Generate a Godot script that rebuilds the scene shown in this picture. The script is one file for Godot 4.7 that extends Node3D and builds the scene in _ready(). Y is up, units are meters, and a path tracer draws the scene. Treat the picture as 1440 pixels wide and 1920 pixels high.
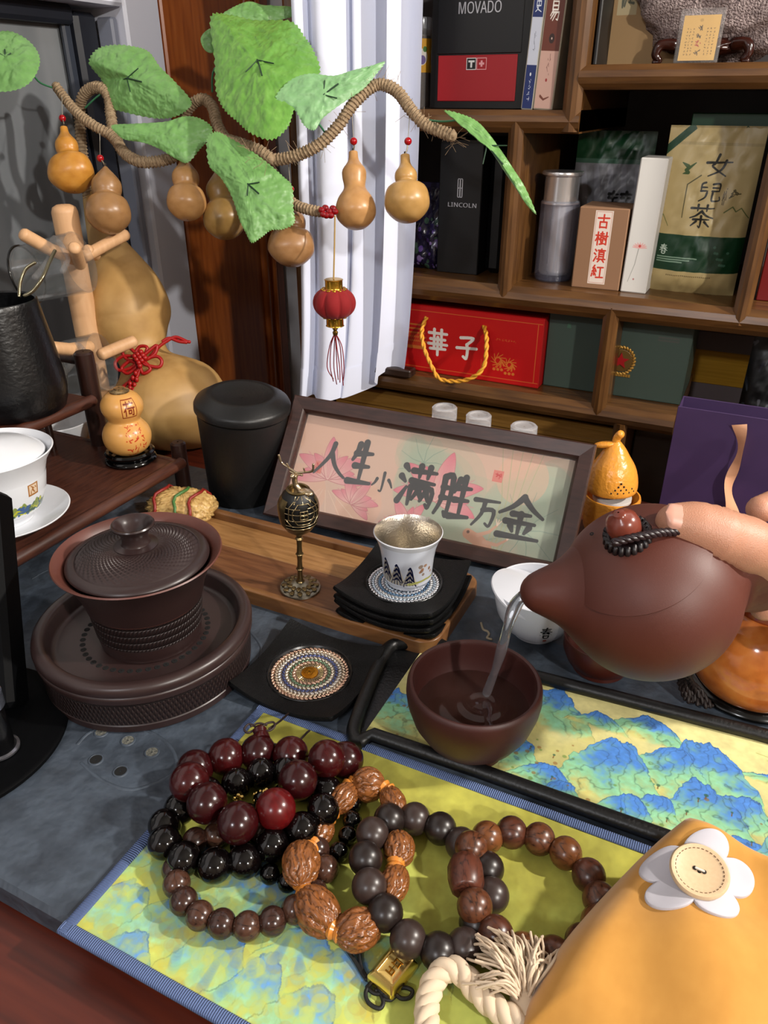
extends Node3D
# A tea table in front of a curio shelf: x runs along the shelf to the right, z towards the viewer, y = 0 is the top of the stone tea tray.

var used := {}
var mats := {}
var texes := {}


# ---------- geometry ----------
class Geo:
	var v := PackedVector3Array()
	var n := PackedVector3Array()
	var uv := PackedVector2Array()
	var ix := PackedInt32Array()

	# rows of points; u runs along a row, v over the rows; the outside is where u goes right and v goes up
	func grid(rows: Array, wrap := false, flip := false) -> Geo:
		var nr := rows.size()
		var nc: int = rows[0].size()
		var cols := nc + 1 if wrap else nc
		var at := v.size()
		for i in nr:
			var r: PackedVector3Array = rows[i]
			var lo: PackedVector3Array = rows[maxi(i - 1, 0)]
			var hi: PackedVector3Array = rows[mini(i + 1, nr - 1)]
			for j in cols:
				var k := j % nc
				var l: int = (k + nc - 1) % nc if wrap else maxi(k - 1, 0)
				var h: int = (k + 1) % nc if wrap else mini(k + 1, nc - 1)
				var p := r[k]
				var a := lo[k] if lo[k].distance_squared_to(p) > 1e-12 else p
				var b := hi[k] if hi[k].distance_squared_to(p) > 1e-12 else p
				var du := r[h] - r[l]
				if du.length_squared() < 1e-14:
					du = (hi[h] - hi[l]) + (lo[h] - lo[l])
				var m := du.cross(b - a).normalized()
				v.append(p)
				n.append(-m if flip else m)
				uv.append(Vector2(float(j) / (cols - 1), 1.0 - float(i) / (nr - 1)))
		for i in nr - 1:
			for j in cols - 1:
				var a := at + i * cols + j
				var c := a + cols + 1
				if flip:
					ix.append_array(PackedInt32Array([a, a + 1, c, a, c, c - 1]))
				else:
					ix.append_array(PackedInt32Array([a, c, a + 1, a, c - 1, c]))
		return self

	# a flat convex face that looks along m
	func face(p: Array, m: Vector3, t: Array = []) -> Geo:
		var at := v.size()
		var turn: Vector3 = (p[1] - p[0]).cross(p[2] - p[0])
		for k in p.size():
			v.append(p[k])
			n.append(m)
			uv.append(t[k] if t.size() else Vector2.ZERO)
		for k in range(1, p.size() - 1):
			ix.append_array(PackedInt32Array([at, at + k + 1, at + k] if turn.dot(m) > 0 else [at, at + k, at + k + 1]))
		return self

	func box(c: Vector3, size: Vector3, b := 0.001, basis := Basis()) -> Geo:
		var h := size / 2.0
		b = minf(b, minf(h.x, minf(h.y, h.z)) * 0.9)
		for a in 3:
			var e := (a + 1) % 3
			var f := (a + 2) % 3
			for s in [-1.0, 1.0]:
				var m := Vector3()
				m[a] = s
				var q := []
				for k in [[-1, -1], [1, -1], [1, 1], [-1, 1]]:
					var p := Vector3()
					p[a] = s * h[a]
					p[e] = k[0] * (h[e] - b)
					p[f] = k[1] * (h[f] - b)
					q.append(c + basis * p)
				face(q, basis * m)
				for s2 in [-1.0, 1.0]:   # the chamfer between faces a and e
					var m2 := Vector3()
					m2[a] = s
					m2[e] = s2
					var w := []
					for k in [[0, -1], [0, 1], [1, 1], [1, -1]]:
						var p := Vector3()
						p[a] = s * (h[a] - (b if k[0] else 0.0))
						p[e] = s2 * (h[e] - (0.0 if k[0] else b))
						p[f] = k[1] * (h[f] - b)
						w.append(c + basis * p)
					face(w, (basis * m2).normalized())
		for x in [-1.0, 1.0]:
			for y in [-1.0, 1.0]:
				for z in [-1.0, 1.0]:
					var s := Vector3(x, y, z)
					face([c + basis * (s * Vector3(h.x, h.y - b, h.z - b)), c + basis * (s * Vector3(h.x - b, h.y, h.z - b)), c + basis * (s * Vector3(h.x - b, h.y - b, h.z))], (basis * s).normalized())
		return self

	# a profile of (radius, height) turned about the y axis; sharp corners are kept
	func lathe(profile: Array, seg := 48, c := Vector3.ZERO, basis := Basis(), flip := false, squash := Vector2.ONE) -> Geo:
		var pr := []
		for i in profile.size():
			pr.append(profile[i])
			if i > 0 and i < profile.size() - 1:
				var d1: Vector2 = (profile[i] - profile[i - 1]).normalized()
				var d2: Vector2 = (profile[i + 1] - profile[i]).normalized()
				if d1.dot(d2) < 0.72:
					pr.append(profile[i])
		var rows := []
		for p in pr:
			var r := PackedVector3Array()
			for j in seg:
				var a := TAU * j / seg
				r.append(c + basis * Vector3(p.x * cos(a) * squash.x, p.y, -p.x * sin(a) * squash.y))
			rows.append(r)
		return grid(rows, true, flip)

	func tube(path: Array, radius, seg := 10, closed := false, capped := true) -> Geo:
		var cnt := path.size()
		var rows := []
		var up := Vector3.ZERO
		for i in cnt:
			var a: Vector3 = path[(i - 1 + cnt) % cnt] if closed else path[maxi(i - 1, 0)]
			var b: Vector3 = path[(i + 1) % cnt] if closed else path[mini(i + 1, cnt - 1)]
			var d := (b - a).normalized()
			if i == 0:
				up = d.cross(Vector3(0.31, 0.17, 0.93)).normalized()
			up = (up - d * up.dot(d)).normalized()
			var side := d.cross(up)
			var rr: float = radius[i] if radius is Array else radius
			var r := PackedVector3Array()
			for j in seg:
				var t := TAU * j / seg
				r.append(path[i] + (up * cos(t) + side * sin(t)) * rr)
			rows.append(r)
		if closed:
			rows.append(rows[0])
		elif capped:
			for e in [0, 1]:
				var src: PackedVector3Array = rows[0] if e == 0 else rows[-1]
				var mid: Vector3 = path[0] if e == 0 else path[-1]
				var nx: Vector3 = path[0] - path[1] if e == 0 else path[-1] - path[-2]
				var rr: float = src[0].distance_to(mid)
				nx = nx.normalized()
				for k in [0.8, 0.45, 0.02]:
					var r := PackedVector3Array()
					for q in src:
						r.append(mid + (q - mid) * k + nx * rr * 0.6 * sqrt(1.0 - k * k))
					if e == 0:
						rows.push_front(r)
					else:
						rows.append(r)
		return grid(rows, true)

	func ball(c: Vector3, r: Vector3, seg := 20, basis := Basis()) -> Geo:
		var pr := []
		for i in 13:
			var a := -PI / 2 + PI * i / 12.0
			pr.append(Vector2(maxf(cos(a), 0.002), sin(a)))
		var rows := []
		for p in pr:
			var row := PackedVector3Array()
			for j in seg:
				var a := TAU * j / seg
				row.append(c + basis * (Vector3(p.x * cos(a), p.y, -p.x * sin(a)) * r))
			rows.append(row)
		return grid(rows, true)

	# a flat outline in x and y, from z = 0 to z = depth
	func plate(outline: PackedVector2Array, depth: float, t := Transform3D()) -> Geo:
		var tri := Geometry2D.triangulate_polygon(outline)
		var ccw := not Geometry2D.is_polygon_clockwise(outline)
		for s in 2:
			for k in range(0, tri.size(), 3):
				var p := []
				for i in 3:
					var q := outline[tri[k + i]]
					p.append(t * Vector3(q.x, q.y, depth * s))
				face(p, t.basis * Vector3(0, 0, 1 if s else -1))
		for k in outline.size():
			var a := outline[k]
			var b := outline[(k + 1) % outline.size()]
			var d := (b - a).normalized()
			var m := Vector3(d.y, -d.x, 0) * (1.0 if ccw else -1.0)
			face([t * Vector3(a.x, a.y, 0), t * Vector3(b.x, b.y, 0), t * Vector3(b.x, b.y, depth), t * Vector3(a.x, a.y, depth)], t.basis * m)
		return self

	func quad(a: Vector3, b: Vector3, c: Vector3, d: Vector3) -> Geo:   # top left, top right, bottom right, bottom left
		return face([a, b, c, d], (d - a).cross(b - a).normalized(), [Vector2(0, 0), Vector2(1, 0), Vector2(1, 1), Vector2(0, 1)])

	func mesh() -> ArrayMesh:
		var a := []
		a.resize(Mesh.ARRAY_MAX)
		a[Mesh.ARRAY_VERTEX] = v
		a[Mesh.ARRAY_NORMAL] = n
		a[Mesh.ARRAY_TEX_UV] = uv
		a[Mesh.ARRAY_INDEX] = ix
		var m := ArrayMesh.new()
		m.add_surface_from_arrays(Mesh.PRIMITIVE_TRIANGLES, a)
		return m


# a smooth curve through the points, k steps between each two
func curve(p: Array, k := 6, closed := false) -> Array:
	var out := []
	var cnt := p.size()
	for i in (cnt if closed else cnt - 1):
		var a = p[(i - 1 + cnt) % cnt] if closed or i > 0 else p[i]
		var b = p[i]
		var c = p[(i + 1) % cnt]
		var d = p[(i + 2) % cnt] if closed or i < cnt - 2 else c
		for s in k:
			var t := float(s) / k
			out.append((b * 2.0 + (c - a) * t + (a * 2.0 - b * 5.0 + c * 4.0 - d) * t * t + (b * 3.0 - a - c * 3.0 + d) * t * t * t) * 0.5)
	if not closed:
		out.append(p[-1])
	return out


func v2(flat: Array) -> Array:
	var out := []
	for k in range(0, flat.size(), 2):
		out.append(Vector2(flat[k], flat[k + 1]))
	return out


# ---------- nodes ----------
func numbered(called: String) -> String:
	used[called] = used.get(called, -1) + 1
	return called if used[called] == 0 else "%s_%03d" % [called, used[called]]


func tag(o: Node3D, label: String, category: String, group := "") -> Node3D:
	o.set_meta("label", label)
	o.set_meta("category", category)
	if group:
		o.set_meta("group", group)
	return o


func thing(called: String, label: String, category: String, at := Vector3.ZERO, turn := 0.0, group := "") -> Node3D:
	var o := Node3D.new()
	o.name = numbered(called)
	add_child(o)
	o.position = at
	o.rotation.y = turn
	return tag(o, label, category, group)


func part(g, called: String, m: Material, to: Node3D, at := Vector3.ZERO) -> MeshInstance3D:
	var o := MeshInstance3D.new()
	o.mesh = g.mesh() if g is Geo else g
	o.material_override = m
	o.name = called
	o.position = at
	to.add_child(o, true)
	return o


func struct(called: String, to: Node3D = null) -> Node3D:
	var o := Node3D.new()
	o.name = called
	(to if to else self).add_child(o)
	o.set_meta("kind", "structure")
	return o


func copy(o: Node3D, label: String, at: Vector3) -> Node3D:
	var c := o.duplicate() as Node3D
	c.name = numbered(str(o.name).rstrip("0123456789").rstrip("_"))
	add_child(c)
	c.position = at
	c.set_meta("label", label)
	return c


# ---------- materials ----------
func mat(c: Color, rough := 0.6, metal := 0.0) -> StandardMaterial3D:
	var key := "%s %.3f %.3f" % [c.to_html(), rough, metal]
	if not mats.has(key):
		var m := StandardMaterial3D.new()
		m.albedo_color = c
		m.roughness = rough
		m.metallic = metal
		mats[key] = m
	return mats[key]


func noise(seed_: int, freq: float, octaves := 4, stops: Array = [], size := 256) -> NoiseTexture2D:
	var key := "%d %f %d %s %d" % [seed_, freq, octaves, str(stops), size]
	if texes.has(key):
		return texes[key]
	var f := FastNoiseLite.new()
	f.seed = seed_
	f.frequency = freq
	f.fractal_octaves = octaves
	var t := NoiseTexture2D.new()
	t.width = size
	t.height = size
	t.seamless = true
	t.noise = f
	if stops.size():
		var g := Gradient.new()
		g.offsets = PackedFloat32Array(range(stops.size()).map(func(k): return float(k) / (stops.size() - 1)))
		g.colors = PackedColorArray(stops)
		t.color_ramp = g
	texes[key] = t
	return t


func grained(stops: Array, scale: Vector3, rough := 0.5, seed_ := 3, bump := 0.0, freq := 0.02) -> StandardMaterial3D:
	var key := "g%s%s%f%d%f%f" % [str(stops), str(scale), rough, seed_, bump, freq]
	if mats.has(key):
		return mats[key]
	var m := StandardMaterial3D.new()
	m.albedo_texture = noise(seed_, freq, 5, stops)
	m.uv1_triplanar = true
	m.uv1_scale = scale
	m.roughness = rough
	if bump > 0.0:
		m.heightmap_enabled = true
		m.heightmap_texture = noise(seed_ + 50, freq * 2.0, 4)
		m.heightmap_scale = bump
	mats[key] = m
	return m


func printed(im: Image, rough := 0.6) -> StandardMaterial3D:
	var m := StandardMaterial3D.new()
	m.albedo_texture = ImageTexture.create_from_image(im)
	m.roughness = rough
	m.texture_repeat = false
	return m


func glass(alpha := 0.06, tint := Color(1, 1, 1), rough := 0.03) -> StandardMaterial3D:
	var m := mat(Color(tint.r, tint.g, tint.b, alpha), rough).duplicate() as StandardMaterial3D
	m.transparency = BaseMaterial3D.TRANSPARENCY_ALPHA
	return m


func solid_glass(tint := Color(1, 1, 1, 0.0), bend := 0.045) -> StandardMaterial3D:
	var m := StandardMaterial3D.new()
	m.albedo_color = tint
	m.roughness = 0.02
	m.refraction_enabled = true
	m.refraction_scale = bend
	return m


# ---------- ink: strokes of characters on a 100 x 100 field ----------
const STROKES := {
	"人": ["48,6 42,36 24,66 4,92", "46,34 60,62 80,82 96,92"],
	"生": ["26,12 20,30 8,46", "18,32 82,28", "50,6 50,90", "22,58 78,56", "6,92 96,90"],
	"小": ["52,8 52,84 42,88", "26,38 20,56 10,70", "74,36 84,50 92,66"],
	"满": ["14,12 24,22", "8,36 20,46", "10,90 26,58", "36,20 96,18", "54,8 54,32", "78,8 76,32", "36,42 96,42", "38,56 38,94", "38,56 92,54 92,92 84,88", "58,44 58,58 46,82", "60,62 70,80", "76,44 78,58 68,82", "80,62 88,80"],
	"胜": ["16,14 16,64 4,94", "16,14 38,14 38,92 30,88", "16,36 38,36", "16,58 38,58", "58,14 48,42", "54,32 92,30", "72,8 72,92", "52,58 90,56", "46,94 98,90"],
	"万": ["8,18 94,14", "44,18 38,56 12,92", "40,44 80,42 74,86 58,82"],
	"金": ["50,4 30,28 4,46", "50,6 72,28 96,44", "32,44 70,42", "20,62 82,60", "50,42 50,90", "32,70 38,82", "72,68 64,82", "8,94 94,92"],
	"華": ["6,18 94,18", "32,4 32,32", "68,4 68,32", "14,40 86,40", "4,58 96,58", "32,40 32,70", "68,40 68,70", "14,76 88,74", "50,32 50,98"],
	"子": ["22,14 78,12 50,38", "50,38 54,60 50,92 36,86", "6,54 94,50"],
	"古": ["6,28 94,26", "50,4 50,52", "24,54 24,94", "24,54 76,54 76,94", "24,90 76,90"],
	"樹": ["4,28 36,28", "20,6 20,96", "20,34 4,66", "20,36 34,58", "40,16 66,16", "52,4 52,26", "40,30 66,30", "43,42 43,58 63,58 63,42 43,42", "46,66 50,80", "62,64 58,80", "38,90 68,84", "70,32 98,32", "88,6 88,90 78,86", "74,46 80,60"],
	"滇": ["14,10 24,20", "8,36 20,44", "8,92 26,58", "38,14 94,14", "64,4 64,26", "46,26 46,74", "46,26 84,26 84,74", "46,42 84,42", "46,58 84,58", "34,76 98,76", "54,80 40,96", "74,80 90,96"],
	"紅": ["24,4 12,24 28,24 8,48 36,44", "34,34 40,48", "22,50 22,74", "8,62 4,82", "30,60 38,76", "48,18 94,16", "72,18 72,88", "42,90 98,88"],
	"女": ["46,6 36,40 28,56 80,92", "74,30 60,68 16,94", "4,40 96,36"],
	"兒": ["26,8 12,16 12,46", "12,30 36,30", "12,46 40,46", "60,14 88,12 88,46", "62,30 88,30", "60,46 88,46", "38,54 32,76 8,94", "62,54 62,86 72,92 94,88 92,72"],
	"茶": ["6,18 94,16", "32,4 32,28", "68,4 68,28", "50,28 28,48 6,58", "50,30 72,48 96,56", "20,64 82,62", "50,48 50,94 42,90", "32,72 14,90", "66,72 86,90"],
	"林": ["4,28 46,26", "26,6 26,94", "26,30 4,66", "28,34 44,54", "50,28 98,26", "72,6 72,94", "72,30 50,68", "74,34 98,66"],
	"外": ["26,6 20,28 4,54", "22,24 44,22 34,58 6,94", "20,44 34,60", "64,6 64,96", "66,40 94,58"],
	"史": ["18,20 18,52 82,52 82,20 18,20", "50,6 50,52 36,78 6,94", "22,60 50,80 96,94"],
	"易": ["24,6 24,44 78,44 78,6 24,6", "24,25 78,25", "32,44 8,72", "28,56 92,56 84,92 68,88", "46,56 14,86", "66,56 34,94"],
	"荷": ["6,16 94,16", "32,4 32,28", "68,4 68,28", "28,32 4,62", "18,50 18,96", "34,42 98,42", "44,56 44,78 66,78 66,56 44,56", "84,42 84,94 72,90"],
	"春": ["18,16 82,14", "22,28 78,28", "8,42 94,40", "50,4 36,44 4,68", "56,42 96,66", "34,56 34,94 70,94 70,56 34,56", "34,74 70,74"],
	"慧": ["10,12 44,12", "12,24 42,24", "28,4 28,38", "56,12 92,12", "58,24 90,24", "74,4 74,38", "16,44 84,44 84,66 16,66", "18,55 84,55", "16,74 10,90", "32,72 36,92 70,92 72,82", "50,72 54,82", "82,74 92,86"],
}


func dab(im: Image, p: Vector2, r: float, c: Color) -> void:
	for y in range(maxi(0, int(p.y - r)), mini(im.get_height(), int(p.y + r) + 2)):
		for x in range(maxi(0, int(p.x - r)), mini(im.get_width(), int(p.x + r) + 2)):
			var k := clampf(r + 0.5 - p.distance_to(Vector2(x + 0.5, y + 0.5)), 0.0, 1.0) * c.a
			if k > 0.0:
				im.set_pixel(x, y, im.get_pixel(x, y).lerp(Color(c.r, c.g, c.b), k))


func stroke(im: Image, p: Array, r0: float, r1: float, c: Color) -> void:
	var whole := 0.0
	for i in p.size() - 1:
		whole += p[i].distance_to(p[i + 1])
	var done := 0.0
	for i in p.size() - 1:
		var d: float = p[i].distance_to(p[i + 1])
		var steps := maxi(1, int(d / maxf(0.6, minf(r0, r1) * 0.6)))
		for s in steps + 1:
			var t := float(s) / steps
			dab(im, p[i].lerp(p[i + 1], t), lerpf(r0, r1, (done + d * t) / maxf(whole, 0.001)), c)
		done += d


func glyph(im: Image, ch: String, box: Rect2, c: Color, weight := 0.05, taper := 0.7, brush := false) -> void:
	for s in STROKES[ch]:
		var p := []
		for w in s.split(" "):
			var q: PackedStringArray = w.split(",")
			p.append(box.position + box.size * Vector2(float(q[0]), float(q[1])) / 100.0)
		var r := weight * box.size.y
		if brush and p.size() > 2:
			p = curve(p, 4)
		stroke(im, p, r, r * taper, c)


func scribble(im: Image, box: Rect2, c: Color, seed_: int, count := 5, weight := 0.05) -> void:   # print too small to read
	var rng := RandomNumberGenerator.new()
	rng.seed = seed_
	for k in count:
		var a := box.position + box.size * Vector2(rng.randf(), rng.randf())
		var b := box.position + box.size * Vector2(rng.randf(), rng.randf())
		stroke(im, [a, a.lerp(b, 0.6)], weight * box.size.y, weight * box.size.y * 0.7, c)


func blank(w: int, h: int, c: Color) -> Image:
	var im := Image.create(w, h, false, Image.FORMAT_RGB8)
	im.fill(c)
	return im


# a plain blue and green mountain landscape: peaks are [x, foot y, half width, height], all in shares of the picture, back ones first
func landscape(w: int, h: int, sky: Color, peaks: Array, seed_: int, soft := 0.0, low := Color(0.62, 0.66, 0.3), blue := Color(0.2, 0.45, 0.72), green := Color(0.45, 0.68, 0.52), near := Color(0, 0, 0, 0)) -> Image:
	var f := FastNoiseLite.new()
	f.seed = seed_
	f.frequency = 0.012
	f.fractal_octaves = 4
	var g := FastNoiseLite.new()
	g.seed = seed_ + 9
	g.frequency = 0.05
	var data := PackedByteArray()
	data.resize(w * h * 3)
	var asp := float(w) / h
	for y in h:
		for x in w:
			var a := f.get_noise_2d(x, y)
			var b := g.get_noise_2d(x, y)
			var c := sky.lerp(Color(near.r, near.g, near.b), near.a * smoothstep(0.2, 0.75, float(y) / h + a * 0.3)) * (1.0 + a * 0.14 + b * 0.05)
			var u := float(x) / w + a * 0.012
			var t := float(y) / h + b * 0.012
			for p in peaks:
				var dx: float = (u - p[0]) / p[2]
				if absf(dx) > 1.0:
					continue
				var k := 1.0 - absf(dx)
				var top: float = p[1] - p[3] * pow(sin(k * PI / 2), 1.25) * (1.0 + 0.14 * f.get_noise_2d(x * 1.6 + p[0] * 900.0, p[1] * 700.0))
				if t < top or t > p[1] + 0.05:
					continue
				var d: float = (t - top) / p[3]
				var high := clampf((t - p[1] + p[3]) / p[3], 0.0, 1.0)
				var ridge := absf(sin(dx / (0.2 + high * 0.8) * 7.0 + a * 3.0 + high * 2.0))
				var mix := clampf(high * 0.95 + a * 0.35 + b * 0.12 + 0.12 * absf(dx), 0.0, 1.3)
				var q := blue.lerp(green, smoothstep(0.18, 0.6, mix)).lerp(low, smoothstep(0.6, 1.1, mix))
				q = q * (1.0 - 0.3 * (1.0 - minf(soft * 1.5, 0.8)) * pow(1.0 - ridge, 5.0) - 0.12 * b) * (0.78 if t - top < 0.007 else 1.0)
				c = c.lerp(q, clampf(1.0 - smoothstep(0.8, 1.04, high) - soft * (0.5 + b), 0.0, 1.0))
			var o := (y * w + x) * 3
			data[o] = clampi(int(c.r * 255), 0, 255)
			data[o + 1] = clampi(int(c.g * 255), 0, 255)
			data[o + 2] = clampi(int(c.b * 255), 0, 255)
	return Image.create_from_data(w, h, false, Image.FORMAT_RGB8, data)


func _ready() -> void:
	# ---- camera, sky, lamps, exposure ----
	var cam := Camera3D.new()
	cam.name = "camera"
	cam.fov = 67.93
	cam.near = 0.02
	cam.position = Vector3(0, 0.4, 0)
	cam.rotation_degrees = Vector3(-28.6, 26.0, 0)
	add_child(cam)
	var env := Environment.new()
	env.background_mode = Environment.BG_COLOR
	env.background_color = Color(0.012, 0.014, 0.02)
	env.tonemap_mode = Environment.TONE_MAPPER_LINEAR
	env.tonemap_exposure = 1.0
	env.sdfgi_enabled = true
	env.ssao_enabled = true
	env.ssil_enabled = true
	var we := WorldEnvironment.new()
	we.name = "environment"
	we.environment = env
	add_child(we)
	lamp(Vector3(1.0, 1.05, -0.72), 2.7, 0.03, Color(1.0, 0.97, 0.93), "unseen round ceiling lamp nearest the shelf side, lighting the table from the right")  # out of view, placed to throw the table shadows leftwards
	lamp(Vector3(1.2, 0.95, 0.42), 2.1, 0.035, Color(1.0, 0.98, 0.95), "unseen ceiling lamp behind the viewer away from the window, lighting table and shelf")  # out of view, placed for the highlights on the beads
	lamp(Vector3(-0.15, 1.15, 1.2), 0.75, 0.05, Color(0.97, 0.98, 1.0), "unseen ceiling lamp behind the viewer on the window side, lighting the shelf backs")  # out of view, placed to lighten the backs of the shelf bays
	setting()
	shelf_unit()
	shelf_goods()
	table_large()
	table_small()
	gourd_tree()
	bracelets()
	pouch()
	teapot_and_hand()


func lamp(p: Vector3, energy: float, size: float, c: Color, label: String) -> void:
	var t := thing("unseen_ceiling_lamp", label, "lamp", Vector3(p.x, 2.0, p.z))  # every fitting hangs unseen, placed for the light it throws
	part(Geo.new().lathe([Vector2(0.002, 0), Vector2(0.05, 0), Vector2(0.05, -0.02), Vector2(0.002, -0.02)], 32, Vector3.ZERO, Basis(), true), "canopy", mat(Color(0.85, 0.85, 0.84), 0.5), t)
	part(Geo.new().tube([Vector3(0, -0.02, 0), Vector3(0, p.y - 2.0 + size + 0.02, 0)], 0.004, 8), "rod", mat(Color(0.3, 0.3, 0.3), 0.4, 0.8), t)
	var m := mat(Color(1, 1, 1), 0.5).duplicate() as StandardMaterial3D
	m.emission_enabled = true
	m.emission = c
	m.emission_energy_multiplier = 3.0
	part(Geo.new().ball(Vector3.ZERO, Vector3.ONE * size, 24), "bulb", m, t, Vector3(0, p.y - 2.0, 0))
	part(Geo.new().lathe([Vector2(0.012, 0.04), Vector2(0.02, 0.03), Vector2(0.022, 0.0), Vector2(0.012, 0.0)], 24), "socket", mat(Color(0.3, 0.3, 0.3), 0.4, 0.8), t, Vector3(0, p.y - 2.0 + size - 0.004, 0))
	var l := OmniLight3D.new()
	l.name = "lamp_light"
	l.light_color = c
	l.light_energy = energy
	l.light_size = size
	l.omni_range = 8.0
	l.omni_attenuation = 2.0
	l.shadow_enabled = true
	l.position = Vector3(0, p.y - 2.0, 0)
	t.add_child(l)


func slab(called: String, lo: Vector3, hi: Vector3, m: Material, to: Node3D, b := 0.001) -> MeshInstance3D:
	return part(Geo.new().box(Vector3.ZERO, hi - lo, b), called, m, to, (lo + hi) / 2.0 - (to.position if to != self else Vector3.ZERO))


# ---------- the room ----------
func setting() -> void:
	var white := grained([Color(0.74, 0.74, 0.75), Color(0.8, 0.8, 0.81)], Vector3.ONE * 3.0, 0.85, 11)
	var dim := grained([Color(0.42, 0.38, 0.34), Color(0.48, 0.43, 0.38)], Vector3.ONE * 3.0, 0.9, 12)  # unseen walls, kept dark so less light bounces back
	var wl := struct("wall_left")
	slab("wall_panel", Vector3(-1.0, -0.75, -1.46), Vector3(-0.9, -0.2, 1.6), white, wl)
	slab("wall_panel", Vector3(-1.0, 0.54, -1.46), Vector3(-0.9, 2.1, 1.6), white, wl)
	slab("wall_panel", Vector3(-1.0, -0.2, -1.46), Vector3(-0.9, 0.54, -1.06), white, wl)
	slab("wall_panel", Vector3(-1.0, -0.2, 0.5), Vector3(-0.9, 0.54, 1.6), white, wl)
	slab("wall_back", Vector3(-1.0, -0.75, -1.46), Vector3(1.9, 2.1, -1.36), white, self).set_meta("kind", "structure")
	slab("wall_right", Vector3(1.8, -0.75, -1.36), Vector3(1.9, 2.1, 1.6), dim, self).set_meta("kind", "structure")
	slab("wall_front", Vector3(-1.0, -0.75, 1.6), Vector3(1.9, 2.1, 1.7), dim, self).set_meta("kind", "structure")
	slab("ceiling", Vector3(-1.0, 2.0, -1.46), Vector3(1.9, 2.1, 1.7), mat(Color(0.5, 0.49, 0.47), 0.9), self).set_meta("kind", "structure")  # unseen, toned down to weaken its bounce light
	slab("floor", Vector3(-1.0, -0.85, -1.46), Vector3(1.9, -0.75, 1.7), grained([Color(0.36, 0.24, 0.16), Color(0.5, 0.34, 0.22)], Vector3(1, 6, 6), 0.4, 5), self).set_meta("kind", "structure")

	var w := struct("window_1")
	var frame := mat(Color(0.86, 0.87, 0.92), 0.35)
	var dark := mat(Color(0.1, 0.11, 0.14), 0.35)
	slab("frame_jamb", Vector3(-0.99, -0.2, -1.06), Vector3(-0.885, 0.54, -0.985), frame, w, 0.004)
	slab("frame_jamb", Vector3(-0.99, -0.2, 0.42), Vector3(-0.885, 0.54, 0.5), frame, w, 0.004)
	slab("frame_head", Vector3(-0.99, 0.512, -0.985), Vector3(-0.885, 0.54, 0.42), frame, w, 0.004)
	slab("window_sill", Vector3(-0.99, -0.2, -0.985), Vector3(-0.87, -0.17, 0.42), frame, w, 0.004)
	slab("frame_bead", Vector3(-0.93, -0.17, -0.985), Vector3(-0.9, 0.5, -0.972), mat(Color(0.55, 0.57, 0.63), 0.4), w, 0.003)
	slab("sash_stile", Vector3(-0.96, -0.17, -0.972), Vector3(-0.925, 0.505, -0.93), dark, w, 0.006)
	slab("sash_stile", Vector3(-0.945, -0.17, -0.93), Vector3(-0.935, 0.5, -0.915), mat(Color(0.2, 0.22, 0.26), 0.3), w, 0.003)
	slab("sash_rail", Vector3(-0.96, 0.488, -0.93), Vector3(-0.925, 0.512, 0.42), dark, w, 0.005)
	var screen := StandardMaterial3D.new()
	screen.albedo_texture = noise(21, 0.01, 3, [Color(0.4, 0.415, 0.43), Color(0.5, 0.51, 0.52)])
	screen.uv1_triplanar = true
	screen.uv1_scale = Vector3(2, 0.6, 5)
	screen.roughness = 0.28
	slab("insect_screen", Vector3(-0.952, -0.17, -0.93), Vector3(-0.948, 0.49, 0.42), screen, w, 0.0005)
	slab("window_pane", Vector3(-0.975, -0.17, -0.93), Vector3(-0.97, 0.49, 0.42), glass(0.1, Color(0.5, 0.52, 0.55)), w, 0.0005)

	var tr := struct("trim_1")
	var orange := grained([Color(0.5, 0.24, 0.08), Color(0.6, 0.31, 0.11), Color(0.66, 0.37, 0.15)], Vector3(14, 1.2, 14), 0.32, 7)
	slab("casing_board", Vector3(-0.9, -0.75, -1.27), Vector3(-0.884, 2.0, -1.062), orange, tr, 0.003)
	part(Geo.new().tube([Vector3(-0.884, -0.75, -1.277), Vector3(-0.884, 2.0, -1.277)], 0.009, 12), "casing_bead", orange, tr)
	slab("casing_board", Vector3(-0.9, -0.75, -1.31), Vector3(-0.888, 2.0, -1.285), orange, tr, 0.003)
	part(Geo.new().tube([Vector3(-0.886, -0.75, -1.312), Vector3(-0.886, 2.0, -1.312)], 0.007, 12), "casing_bead", orange, tr)
	slab("casing_board", Vector3(-0.9, -0.75, -1.345), Vector3(-0.882, 2.0, -1.317), grained([Color(0.42, 0.22, 0.13), Color(0.5, 0.28, 0.18)], Vector3(14, 1.2, 14), 0.35, 8), tr, 0.003)

	# the curtain hangs in soft folds; its weighted hem ends above the table top
	var c := thing("curtain", "sheer white curtain hanging in soft folds between the orange wood casing and the shelf", "curtain", Vector3(-0.51, 0.0, -0.935))
	var cloth := mat(Color(0.88, 0.9, 0.97), 0.85).duplicate() as StandardMaterial3D
	cloth.backlight_enabled = true
	cloth.backlight = Color(0.35, 0.35, 0.37)
	var rows := []
	var hem := []
	for i in 41:
		var y := 0.002 + 1.85 * pow(i / 40.0, 1.6)
		var r := PackedVector3Array()
		var flare := exp(-y * 6.0)
		for j in 121:
			var u := j / 120.0
			var x := lerpf(-0.068 - 0.022 * flare, 0.082 - 0.03 * flare, u) + 0.006 * sin(u * 19.0 + 1.0)
			var z := 0.011 * sin(u * 25.0 + 0.6 + 0.5 * sin(y * 3.0)) + 0.009 * sin(u * 9.0) - 0.05 * u
			z += flare * (0.03 * exp(-pow((u - 0.42) * 7.0, 2.0)) - 0.02 * u)
			r.append(Vector3(x, y + 0.044 * smoothstep(0.5, 1.0, u) * (1.0 - i / 40.0), z))
		rows.append(r)
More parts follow.
